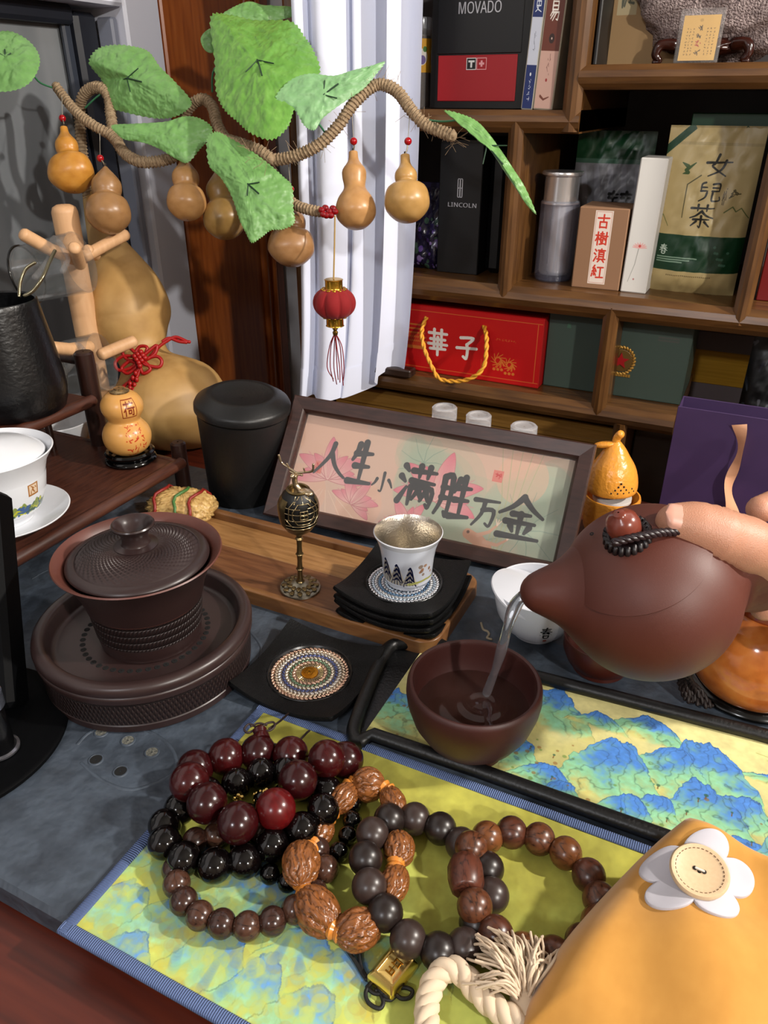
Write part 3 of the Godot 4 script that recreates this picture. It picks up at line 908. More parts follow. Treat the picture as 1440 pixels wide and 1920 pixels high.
	slab("gold_band", Vector3(-0.0855, 0.022, -1.28), Vector3(0.0125, 0.072, -1.1985), grained([Color(0.66, 0.48, 0.12), Color(0.76, 0.57, 0.18)], Vector3(1, 40, 1), 0.3, 27), t)
	slab("support", Vector3(-0.08, -0.165, -1.28), Vector3(0.008, -0.02, -1.205), mat(Color(0.1, 0.09, 0.09), 0.6), t)
	t = thing("floral_bag", "black bag with pale flower print at the right edge above the purple bag", "bag", Vector3(0.055, -0.02, -1.1))
	im = blank(128, 192, Color(0.02, 0.02, 0.03))
	for k in 40:
		var q := Vector2(rng.randf() * 128, rng.randf() * 192)
		stroke(im, [q, q + Vector2(rng.randf() * 16 - 8, rng.randf() * 26)], 2.5, 1.0, [Color(0.2, 0.22, 0.25), Color(0.12, 0.12, 0.16), Color(0.3, 0.3, 0.33)][k % 3])
	part(pillow(0.1, 0.145, 0.05, 0.2, 14), "body", printed(im, 0.4), t)
	carton("black_box", "plain black storage box under the floral bag beside the purple bag", "box", Vector3(-0.06, -0.165, -1.085), Vector3(0.2, -0.02, -1.02), mat(Color(0.025, 0.022, 0.025), 0.6))


# a soft bag: closed on all sides, fullest low down, pressed flat at the top; its front carries the whole picture
func pillow(w: float, h: float, d: float, crush: float, seed_: int) -> Geo:
	var f := FastNoiseLite.new()
	f.seed = seed_
	f.frequency = 14.0
	var g := Geo.new()
	for s in [1.0, -1.0]:
		var rows := []
		for i in 25:
			var t := i / 24.0
			var r := PackedVector3Array()
			for j in 25:
				var u := j / 24.0
				var full := d / 2 * pow(sin(PI * clampf(u, 0.0, 1.0)), 0.45) * (1.0 - pow(t, 1.6)) * (0.35 + 0.65 * smoothstep(0.0, 0.08, t) if t < 0.08 else 1.0)
				full += 0.003 * f.get_noise_2d(u * w * 4.0, t * h * 4.0) * sin(PI * u) * (1.0 if s > 0 else 0.4) * crush * 8.0
				r.append(Vector3((u - 0.5) * w * s, t * h, s * full))
			rows.append(r)
		g.grid(rows)
	return g


# an uneven rounded lump
func lump(r: Vector3, seed_: int, rough: float, c := Vector3.ZERO, freq := 1.6) -> Geo:
	var f := FastNoiseLite.new()
	f.seed = seed_
	f.frequency = freq
	f.fractal_octaves = 4
	var rows := []
	for i in 29:
		var a := -PI / 2 + PI * i / 28.0
		var row := PackedVector3Array()
		for j in 48:
			var b := TAU * j / 48
			var d := Vector3(maxf(cos(a), 0.003) * cos(b), sin(a), -maxf(cos(a), 0.003) * sin(b))
			row.append(c + d * r * (1.0 + rough * f.get_noise_3dv(d)))
		rows.append(row)
	return Geo.new().grid(rows, true)


# strands twisted round a path
func twisted(path: Array, r: float, strands: int, turns: float) -> Geo:
	var g := Geo.new()
	for s in strands:
		var out := []
		var run := 0.0
		for k in path.size():
			var a: Vector3 = path[maxi(k - 1, 0)]
			var b: Vector3 = path[mini(k + 1, path.size() - 1)]
			var d := (b - a).normalized()
			var up := d.cross(Vector3(0.31, 0.17, 0.93)).normalized()
			var side := d.cross(up)
			if k > 0:
				run += path[k].distance_to(path[k - 1])
			var t := run * turns + TAU * s / strands
			out.append(path[k] + (up * cos(t) + side * sin(t)) * r * 0.5)
		g.tube(out, r * 0.62, 8)
	return g


# ---------- large things on the table ----------
func bumpy(c: Color, rough: float, bump: float, scale: Vector3, metal := 0.0, seed_ := 71, freq := 0.05) -> StandardMaterial3D:
	var key := "b%s%f%f%s" % [c.to_html(), rough, bump, str(scale)]
	if not mats.has(key):
		var m := mat(c, rough, metal).duplicate() as StandardMaterial3D
		m.uv1_triplanar = true
		m.uv1_scale = scale
		m.heightmap_enabled = true
		m.heightmap_texture = noise(seed_, freq, 4)
		m.heightmap_scale = bump
		mats[key] = m
	return mats[key]


# small diamonds pressed into clay, repeated over the surface's own u and v
func knurled(c: Color, rough: float, times: Vector2, deep: float, slant := 0.0) -> StandardMaterial3D:
	var im := Image.create(32, 32, false, Image.FORMAT_RGB8)
	for y in 32:
		for x in 32:
			var u := x / 32.0
			var v := y / 32.0
			var k := absf(sin(PI * (u + v))) * absf(sin(PI * (u - v))) if slant == 0.0 else pow(absf(sin(PI * (u + v))), 0.6) * pow(absf(sin(PI * v)), 0.4)
			im.set_pixel(x, y, Color(k, k, k))
	var m := mat(c, rough).duplicate() as StandardMaterial3D
	m.heightmap_enabled = true
	m.heightmap_texture = ImageTexture.create_from_image(im)
	m.heightmap_scale = deep
	m.uv1_scale = Vector3(times.x, times.y, 1)
	return m


func table_large() -> void:
	# the stone tray that everything stands on
	var slate := grained([Color(0.17, 0.195, 0.23), Color(0.215, 0.245, 0.285), Color(0.26, 0.295, 0.34), Color(0.2, 0.23, 0.265)], Vector3.ONE * 7.0, 0.5, 33, 0.12, 0.014)
	var t := thing("stone_tray", "large dark blue-grey slate tea tray covering most of the table", "tray", Vector3(-0.16, -0.022, -0.41))
	slab("body", Vector3(-0.77, -0.022, -0.665), Vector3(0.5, 0.0, -0.157), slate, t, 0.003)
	var which := 0
	for p in [Vector3(-0.3592, 0.0004, -0.2737), Vector3(-0.3362, 0.0004, -0.2757), Vector3(-0.3135, 0.0004, -0.2746), Vector3(-0.3435, 0.0004, -0.2524), Vector3(-0.3209, 0.0004, -0.2519)]:
		which += 1
		var h := part(Geo.new().lathe(v2([0.0054, -0.0004, 0.005, 0.0003, 0.0043, 0.0004, 0.004, -0.0001]), 24), "drain_hole", slate, t, p - t.position)
		part(Geo.new().lathe(v2([0.0042, 0.0001, 0.0005, 0.0001]), 20), "hole_bottom", mat(Color(0.008, 0.008, 0.01), 0.95) if which > 3 else grained([Color(0.2, 0.2, 0.19), Color(0.5, 0.5, 0.46)], Vector3.ONE * 90, 0.7, 34), h)
	# a carved ripple round the drain holes and by the stand
	for path in [[Vector3(-0.3661, 0, -0.2576), Vector3(-0.3665, 0, -0.2706), Vector3(-0.3547, 0, -0.2822), Vector3(-0.3335, 0, -0.289), Vector3(-0.3107, 0, -0.2863), Vector3(-0.294, 0, -0.2764), Vector3(-0.2896, 0, -0.2645), Vector3(-0.2947, 0, -0.2529), Vector3(-0.3059, 0, -0.2425), Vector3(-0.3275, 0, -0.2409), Vector3(-0.3509, 0, -0.246)], [Vector3(-0.5634, 0, -0.3947), Vector3(-0.5599, 0, -0.414), Vector3(-0.5362, 0, -0.408), Vector3(-0.5093, 0, -0.4081), Vector3(-0.5024, 0, -0.4214), Vector3(-0.4857, 0, -0.4177)], [Vector3(-0.3301, 0, -0.4175), Vector3(-0.3098, 0, -0.4035), Vector3(-0.3003, 0, -0.382), Vector3(-0.3038, 0, -0.4064), Vector3(-0.3076, 0, -0.4326)]]:
		var loc := []
		for q in curve(path, 5):
			loc.append(q - t.position)
		part(Geo.new().tube(loc.map(func(q): return q - Vector3(0, 0.0013, 0)), 0.0019, 8), "carved_ridge", slate, t)

	var gull := []
	for p in curve([Vector3(-0.1577, 0.0004, -0.5151), Vector3(-0.153, 0.0004, -0.5074), Vector3(-0.1487, 0.0004, -0.5062), Vector3(-0.1461, 0.0004, -0.5026), Vector3(-0.1462, 0.0004, -0.4977), Vector3(-0.1419, 0.0004, -0.4974)], 4):
		gull.append(p - t.position)
	part(Geo.new().tube(gull, 0.0011, 6), "inlaid_mark", mat(Color(0.62, 0.57, 0.48), 0.5), t)
	# the soft mat
	var peaks := [[0.03, 0.8, 0.1, 0.16], [0.1, 0.78, 0.08, 0.2], [0.17, 0.82, 0.09, 0.26], [0.23, 0.78, 0.08, 0.2], [0.3, 0.86, 0.07, 0.2], [0.43, 0.7, 0.07, 0.15], [0.36, 0.84, 0.07, 0.15], [0.05, 0.96, 0.08, 0.18], [0.13, 0.95, 0.08, 0.22], [0.2, 0.99, 0.07, 0.24], [0.27, 1.02, 0.07, 0.22], [0.34, 1.0, 0.07, 0.2], [0.1, 1.08, 0.08, 0.18]]
	var im := landscape(1024, 476, Color(0.66, 0.645, 0.26), peaks, 5, 0.55, Color(0.74, 0.7, 0.28), Color(0.34, 0.54, 0.78), Color(0.56, 0.74, 0.56), Color(0.69, 0.73, 0.36, 0.9))
	var rng := RandomNumberGenerator.new()
	rng.seed = 77
	for k in 260:
		var q := Vector2(rng.randf() * 400.0 + 20, 300 + rng.randf() * 170)
		dab(im, q, 3 + rng.randf() * 12, [Color(0.78, 0.68, 0.2, 0.25), Color(0.68, 0.74, 0.36, 0.4), Color(0.4, 0.62, 0.75, 0.15), Color(0.62, 0.53, 0.26, 0.25), Color(0.7, 0.74, 0.38, 0.45)][k % 5])
	for k in 26:
		var q := Vector2(rng.randf() * 360.0 + 40, 310 + rng.randf() * 130)
		stroke(im, [q, q + Vector2(rng.randf() * 20 - 10, 14 + rng.randf() * 22)], 3 + rng.randf() * 6, 8, [Color(0.27, 0.46, 0.76, 0.12), Color(0.5, 0.74, 0.64, 0.12)][k % 2])
	t = thing("cloth_mat", "yellow-green cloth mat printed with blue hills and edged in blue, under the bracelets", "mat", Vector3(-0.08, 0.0, -0.25))
	var fab := printed(im, 0.9)
	fab.rim_enabled = true
	fab.rim = 0.3
	var f := FastNoiseLite.new()
	f.seed = 8
	f.frequency = 9.0
	var top := func(u: float, v: float) -> Vector3:
		var x := lerpf(-0.2705, 0.15, u)
		var z := lerpf(-0.3455, -0.15, v)
		return Vector3(x + 0.08, 0.0026 + 0.0006 * f.get_noise_2d(x, z), z + 0.25)
	var rows := []
	for i in 31:
		var r := PackedVector3Array()
		for j in 61:
			r.append(top.call(j / 60.0, 1.0 - i / 30.0))
		rows.append(r)
	part(Geo.new().grid(rows), "cloth", fab, t)
	var hemmat := mat(Color(0.38, 0.46, 0.64), 0.85).duplicate() as StandardMaterial3D
	hemmat.heightmap_enabled = true
	hemmat.heightmap_scale = 0.12
	var rib := Image.create(16, 4, false, Image.FORMAT_RGB8)
	for x in 16:
		for y in 4:
			rib.set_pixel(x, y, Color.WHITE * (0.5 + 0.5 * sin(TAU * x / 16.0)))
	hemmat.heightmap_texture = ImageTexture.create_from_image(rib)
	for e in [[Vector2(0, 0), Vector2(1, 0)], [Vector2(1, 0), Vector2(1, 1)], [Vector2(1, 1), Vector2(0, 1)], [Vector2(0, 1), Vector2(0, 0)]]:
		var hr := []
		var a: Vector2 = e[0]
		var b: Vector2 = e[1]
		var inward := Vector2(-(b - a).y, (b - a).x)
		for k in 7:
			var r := PackedVector3Array()
			var w: float = [0.0, -0.0005, 0.0, 0.002, 0.0055, 0.0068, 0.0066][k]
			var y: float = [-0.0024, -0.0008, 0.0009, 0.0014, 0.0014, 0.0006, -0.0006][k]
			for j in 41:
				var s := a.lerp(b, j / 40.0)
				var p: Vector3 = top.call(s.x, s.y)
				r.append(p + Vector3(inward.x, 0, inward.y) * w + Vector3.UP * y)
			hr.append(r)
		var hm := hemmat.duplicate() as StandardMaterial3D
		hm.uv1_scale = Vector3(320 if a.y == b.y else 150, 1, 1)
		part(Geo.new().grid(hr, false, true), "hem", hm, t)

	# the black tray with a printed sheet
	t = thing("tea_tray", "long black tray lined with a blue and green landscape print, under the clay bowl", "tray", Vector3(0.0, 0.0, -0.41))
	var plastic := bumpy(Color(0.03, 0.032, 0.038), 0.42, 0.02, Vector3.ONE * 20)
	var rim := curve([Vector3(-0.1862, 0.0055, -0.341), Vector3(-0.1954, 0.0055, -0.3513), Vector3(-0.2049, 0.0055, -0.3924), Vector3(-0.2116, 0.0055, -0.431), Vector3(-0.2111, 0.0055, -0.4478), Vector3(-0.2017, 0.0055, -0.4555), Vector3(-0.1926, 0.0055, -0.4654), Vector3(-0.1833, 0.0055, -0.4684), Vector3(-0.1725, 0.0055, -0.4652), Vector3(-0.1542, 0.0055, -0.4635), Vector3(-0.0921, 0.0055, -0.4623)], 5)
	for k in rim.size():
		rim[k] = rim[k] - t.position
	for q in [Vector3(0.08, 0.0055, -0.063), Vector3(0.255, 0.0055, -0.063), Vector3(0.265, 0.0055, -0.053), Vector3(0.265, 0.0055, 0.045), Vector3(0.255, 0.0055, 0.055), Vector3(-0.1, 0.0055, 0.056), Vector3(-0.18, 0.0055, 0.058)]:
		rim.append(q)
	part(Geo.new().tube(rim, 0.0052, 12, true), "rim", plastic, t)
	var poly := PackedVector2Array()
	for q in rim:
		poly.append(Vector2(q.x, -q.z))
	part(Geo.new().plate(poly, 0.0012, Transform3D(Basis(Vector3.RIGHT, -PI / 2), Vector3(0, 0.0008, 0))), "floor", plastic, t)
	peaks = [[0.14, 0.3, 0.12, 0.16], [0.247, 0.5, 0.1, 0.42], [0.405, 0.32, 0.08, 0.24], [0.33, 0.34, 0.06, 0.16], [0.62, 0.35, 0.12, 0.1], [0.02, 0.95, 0.12, 0.4], [0.11, 0.9, 0.11, 0.36], [0.2, 0.95, 0.1, 0.4], [0.492, 0.75, 0.12, 0.6], [0.45, 0.68, 0.08, 0.4], [0.369, 0.95, 0.105, 0.6], [0.28, 1.0, 0.07, 0.24], [0.55, 0.8, 0.07, 0.3], [0.5, 1.0, 0.09, 0.52], [0.44, 0.96, 0.05, 0.26], [0.31, 1.04, 0.05, 0.2], [0.403, 1.12, 0.065, 0.36], [0.56, 1.1, 0.06, 0.3], [0.63, 1.08, 0.1, 0.46], [0.74, 1.1, 0.1, 0.36], [0.85, 0.9, 0.12, 0.45]]
	im = landscape(1280, 360, Color(0.8, 0.77, 0.53), peaks, 15, 0.0, Color(0.76, 0.72, 0.42), Color(0.26, 0.47, 0.75), Color(0.5, 0.72, 0.56), Color(0.64, 0.62, 0.38, 0.8))
	for k in 110:   # little trees between the peaks
		var q := Vector2(rng.randf() * 1280, 200 + rng.randf() * 150)
		if k % 3 == 0:
			stroke(im, [q, q + Vector2(0, -9)], 0.9, 0.7, Color(0.4, 0.26, 0.12, 0.8))
		dab(im, q + Vector2(0, -10), 2.0 + rng.randf() * 2.5, [Color(0.12, 0.3, 0.2, 0.7), Color(0.35, 0.48, 0.2, 0.6), Color(0.5, 0.33, 0.15, 0.6)][k % 3])
	for k in 9:
		var yy := 40 + k * 14
		stroke(im, [Vector2(720 + k * 20, yy), Vector2(900, yy + 18), Vector2(1100, yy + 10)], 0.8, 0.6, Color(0.55, 0.6, 0.3, 0.6))
	rows = []
	for i in 3:
		var r := PackedVector3Array()
		for j in 9:
			r.append(Vector3(lerpf(-0.188, 0.26, j / 8.0), 0.0024, lerpf(0.054, -0.058, i / 2.0)))
		rows.append(r)
	part(Geo.new().grid(rows), "printed_sheet", printed(im, 0.7), t)

	# the long wooden tray
	t = thing("wooden_tray", "long two-tone wooden tray with a low rounded rim holding the brass holder and coasters", "tray", Vector3(-0.338, 0.0, -0.509), 0.0)
	var pale := grained([Color(0.5, 0.35, 0.19), Color(0.58, 0.42, 0.25), Color(0.63, 0.47, 0.29)], Vector3(3, 34, 34), 0.38, 35)
	var brown := grained([Color(0.34, 0.21, 0.13), Color(0.42, 0.27, 0.17), Color(0.48, 0.32, 0.2)], Vector3(3, 34, 34), 0.33, 36)
	slab("plank", Vector3(-0.497, 0.001, -0.561), Vector3(-0.18, 0.006, -0.517), pale, t, 0.0006)
	slab("plank", Vector3(-0.497, 0.001, -0.517), Vector3(-0.18, 0.0058, -0.457), brown, t, 0.0006)
	var loop := []
	for k in 4:
		var cx: float = [0.145, 0.145, -0.15, -0.15][k]
		var cz: float = [0.04, -0.04, -0.04, 0.04][k]
		for j in 7:
			var a := -PI / 2 + (k + j / 6.0) * PI / 2
			loop.append(Vector2(cx + 0.014 * cos(a), -cz + 0.014 * sin(a)))
	rows = []
	for q in [[1.0, 0.0], [1.0, 0.0125], [0.6, 0.014], [-1.0, 0.0135], [-1.4, 0.012], [-1.6, 0.005]]:
		var r := PackedVector3Array()
		for p in loop:
			var inn := Vector2(clampf(p.x, -0.15, 0.145), clampf(p.y, -0.04, 0.04))
			var d: Vector2 = (p - inn).normalized()
			var w: Vector2 = p + d * (q[0] * 0.0035)
			r.append(Vector3(w.x, q[1], -w.y))
		rows.append(r)
	part(Geo.new().grid(rows, true), "rim", grained([Color(0.4, 0.26, 0.15), Color(0.52, 0.36, 0.21)], Vector3(4, 30, 14), 0.35, 37), t)

	picture()
	clay_set()
	wooden_stand()

	# black tea caddy with a lid
	t = thing("tea_caddy", "matte black ceramic tea caddy with a dished lid, left of the framed picture", "caddy", Vector3(-0.4859, 0, -0.6292))
	t.rotation = Vector3(0.02, 0, -0.1)
	t.scale = Vector3(1.0, 1.12, 1.0)
	var ink := bumpy(Color(0.028, 0.029, 0.033), 0.5, 0.01, Vector3.ONE * 20)
	part(Geo.new().lathe(v2([0.001, 0.0, 0.036, 0.0, 0.039, 0.002, 0.0485, 0.088, 0.0485, 0.093, 0.046, 0.094, 0.046, 0.09, 0.001, 0.09]), 64), "body", ink, t)
	part(Geo.new().lathe(v2([0.044, 0.0945, 0.0495, 0.0945, 0.0515, 0.096, 0.0515, 0.101, 0.0495, 0.1045, 0.039, 0.1105, 0.034, 0.1118, 0.031, 0.111, 0.02, 0.1075, 0.001, 0.1065]), 64), "lid", bumpy(Color(0.05, 0.05, 0.053), 0.42, 0.012, Vector3.ONE * 20), t)

	# the black electric stand at the left edge
	t = thing("water_dispenser", "black water dispenser column on a round black base at the left edge", "dispenser", Vector3(-0.447, 0.0, -0.222))
	var glossy := bumpy(Color(0.016, 0.018, 0.024), 0.6, 0.006, Vector3.ONE * 30)
	glossy.metallic_specular = 0.2
	part(Geo.new().lathe(v2([0.001, 0.0, 0.0745, 0.0, 0.0765, 0.0015, 0.0765, 0.004, 0.074, 0.0058, 0.001, 0.006]), 72), "base", glossy, t)
	var lo := Vector3(-0.4428, 0.006, -0.2485) - t.position
	var hi := Vector3(-0.5126, 0.1308, -0.328) - t.position
	var ey := (hi - lo).normalized()
	var ex := (Vector3(0.899, 0, -0.438) - ey * ey.dot(Vector3(0.899, 0, -0.438))).normalized()
	part(Geo.new().box((lo + hi) / 2.0, Vector3(0.05, lo.distance_to(hi), 0.03), 0.004, Basis(ex, ey, ex.cross(ey))), "column", glossy, t)
	var nz := Vector3(-0.4041, 0.006, -0.2271) - t.position
	part(Geo.new().lathe(v2([0.001, 0, 0.0105, 0, 0.0108, 0.002, 0.0098, 0.006, 0.0098, 0.036, 0.008, 0.038, 0.001, 0.038]), 32), "nozzle", mat(Color(0.03, 0.03, 0.035), 0.12), t, nz)
	part(Geo.new().lathe(v2([0.0102, 0.0385, 0.0112, 0.039, 0.0112, 0.05, 0.009, 0.052, 0.001, 0.052]), 32), "nozzle_cap", mat(Color(0.6, 0.63, 0.7), 0.15, 0.9), t, nz)
	part(Geo.new().lathe(v2([0.0106, 0.0, 0.0125, 0.0008, 0.0125, 0.0022, 0.0106, 0.003]), 32), "nozzle_ring", mat(Color(0.6, 0.6, 0.63), 0.2, 0.9), t, nz)


func picture() -> void:
	var t := thing("framed_picture", "dark wood framed lotus picture with black brush calligraphy leaning behind the wooden tray", "picture", Vector3(-0.4282, 0.002, -0.592), 0.0925)
	var pivot := Node3D.new()
	pivot.name = "frame"
	t.add_child(pivot)
	var lean := Basis(Vector3.RIGHT, -0.655) * Basis(Vector3.BACK, -0.028)
	var w := 0.322
	var h := 0.1345
	var wood := grained([Color(0.14, 0.08, 0.068), Color(0.21, 0.125, 0.105), Color(0.27, 0.165, 0.14)], Vector3(5, 44, 44), 0.4, 38)
	var b := 0.0165
	for s in [[Vector2(0, 0), Vector2(w, 0)], [Vector2(w, 0), Vector2(w, h)], [Vector2(w, h), Vector2(0, h)], [Vector2(0, h), Vector2(0, 0)]]:
		var a: Vector2 = s[0]
		var d: Vector2 = (s[1] - a).normalized()
		var inn := Vector2(-d.y, d.x)
		var rows := []
		for k in [[0.0, 0.0, 0.0], [0.0, 0.014, 0.0], [0.0015, 0.0155, 0.0], [b - 0.003, 0.0135, 1.0], [b - 0.0015, 0.012, 1.0], [b, 0.009, 1.0], [b, 0.002, 1.0]]:
			var r := PackedVector3Array()
			for e in 2:
				var p: Vector2 = (a if e == 0 else s[1]) + inn * k[0] + d * (k[0] if e == 0 else -k[0])
				r.append(lean * Vector3(p.x, p.y, k[1]))
			rows.append(r)
			if rows.size() in [2, 4, 6]:
				rows.append(r)
		part(Geo.new().grid(rows), "frame_rail", wood, t)
	pivot.free()
	part(Geo.new().box(lean * Vector3(w / 2, h / 2, -0.001), Vector3(w - 0.002, h - 0.002, 0.004), 0.0005, lean), "backing", mat(Color(0.1, 0.07, 0.06), 0.8), t)
	# the print: two pink lotuses, grey-green leaves, a small frog, seven brush characters
	var pw := 1152
	var ph := 400
	var im := blank(pw, ph, Color(0.73, 0.61, 0.54))
	for q in [[620, 200, 190], [760, 330, 200], [980, 250, 180], [1080, 140, 130], [520, 90, 90], [1120, 330, 150]]:
		for k in 6:
			dab(im, Vector2(q[0] + 26 * cos(k * 1.1), q[1] + 22 * sin(k * 1.3)), q[2] * (1.0 - k * 0.1), Color(0.56, 0.61, 0.53, 0.22))
	for q in [[150, 80, 150], [960, 110, 100], [60, 330, 120], [330, 330, 100]]:
		dab(im, Vector2(q[0], q[1]), q[2], Color(0.78, 0.6, 0.51, 0.5))
	var vein := Color(0.47, 0.54, 0.48, 0.6)
	for k in 9:
		var a := 0.5 + k * 0.7
		stroke(im, [Vector2(1010, 300), Vector2(1010, 300) + Vector2(cos(a), sin(a)) * 60, Vector2(1010, 300) + Vector2(cos(a + 0.12), sin(a + 0.12)) * 150], 1.8, 0.8, vein)
		stroke(im, [Vector2(560, 120), Vector2(560, 120) + Vector2(cos(a), sin(a)) * 50, Vector2(560, 120) + Vector2(cos(a + 0.15), sin(a + 0.15)) * 110], 1.6, 0.8, vein)
	for k in 5:
		stroke(im, [Vector2(880 + k * 14, 400), Vector2(900 + k * 20, 200), Vector2(860 + k * 40, 10)], 2.2, 1.0, Color(0.6, 0.6, 0.47, 0.5))
	for c in [[170, 250, 165, -0.1], [640, 250, 190, 0.15], [300, 330, 110, 0.5], [560, 380, 120, -0.6]]:
		for k in [0, 8, 1, 7, 2, 6, 3, 5, 4]:
			var a: float = -PI / 2 + c[3] + (k - 4) * 0.36
			var o := Vector2(c[0], c[1])
			var ln: float = c[2] * (1.0 - 0.05 * absf(k - 4)) * (0.72 if k % 2 else 1.0)
			for pass_ in 3:
				for j in 26:
					var q := j / 25.0
					var p: Vector2 = o + Vector2(cos(a + 0.25 * q * signf(k - 4)) * 1.15, sin(a + 0.25 * q * signf(k - 4))) * ln * q
					var r := ln * 0.17 * pow(sin(PI * clampf(q * 0.93 + 0.06, 0, 1)), 0.8)
					if pass_ == 0:
						dab(im, p, r + 2.4, Color(0.66, 0.4, 0.42))
					elif pass_ == 1:
						dab(im, p, r, Color(0.78, 0.63, 0.59).lerp(Color(0.74, 0.38, 0.44), q * q))
				if pass_ == 2:
					for j in [-1.0, 0.0, 1.0]:
						var side: Vector2 = Vector2(-sin(a), cos(a)) * ln * 0.07 * j
						stroke(im, [o + side * 0.3, o + Vector2(cos(a) * 1.15, sin(a)) * ln * 0.5 + side, o + Vector2(cos(a) * 1.15, sin(a)) * ln * 0.92], 0.9, 0.5, Color(0.74, 0.46, 0.5, 0.6))
	for k in 5:
		stroke(im, [Vector2(60 + k * 70, 400), Vector2(150 + k * 12, 300)], 2.0, 1.0, Color(0.78, 0.66, 0.58))
	# the frog
	stroke(im, [Vector2(800, 352), Vector2(850, 372), Vector2(880, 396)], 20.0, 26.0, Color(0.7, 0.52, 0.42))
	for q in [[Vector2(840, 350), Vector2(880, 330), Vector2(905, 300)], [Vector2(870, 370), Vector2(920, 372), Vector2(955, 345)]]:
		stroke(im, q, 8.0, 4.0, Color(0.72, 0.55, 0.46))
		for k in 3:
			stroke(im, [q[2], q[2] + Vector2(16 - k * 12, -22)], 2.4, 1.6, Color(0.84, 0.74, 0.66))
	dab(im, Vector2(800, 345), 6, Color(0.35, 0.25, 0.2))
	for c in [[100, 190, 34, 50], [845, 96, 40, 44]]:   # red seals
		im.fill_rect(Rect2i(c[0], c[1], c[2], c[3]), Color(0.74, 0.42, 0.38))
		scribble(im, Rect2(c[0] + 4, c[1] + 4, c[2] - 8, c[3] - 8), Color(0.68, 0.2, 0.2), c[0], 9, 0.05)
	var black := Color(0.13, 0.13, 0.14)
	for g in [["人", 96, 100, 148, 150], ["生", 250, 70, 108, 190], ["小", 356, 180, 104, 90], ["满", 470, 120, 160, 180], ["胜", 640, 132, 146, 180], ["万", 792, 196, 110, 130], ["金", 896, 170, 180, 170]]:
		glyph(im, g[0], Rect2(g[1], g[2], g[3], g[4]), black, 0.074, 0.5, true)
	var e := 0.0025
	part(Geo.new().quad(lean * Vector3(b - e, h - b + e, 0.003), lean * Vector3(w - b + e, h - b + e, 0.003), lean * Vector3(w - b + e, b - e, 0.003), lean * Vector3(b - e, b - e, 0.003)), "print", printed(im, 0.7), t)
	part(Geo.new().quad(lean * Vector3(b - e, h - b + e, 0.006), lean * Vector3(w - b + e, h - b + e, 0.006), lean * Vector3(w - b + e, b - e, 0.006), lean * Vector3(b - e, b - e, 0.006)), "pane", glass(0.04), t)
	# strut behind
	part(Geo.new().box(Vector3(w / 2, 0.0465, -0.105), Vector3(0.05, 0.095, 0.004), 0.001, Basis(Vector3.RIGHT, 0.25)), "easel_strut", mat(Color(0.08, 0.06, 0.05), 0.8), t)


const CLAY := Color(0.16, 0.102, 0.098)


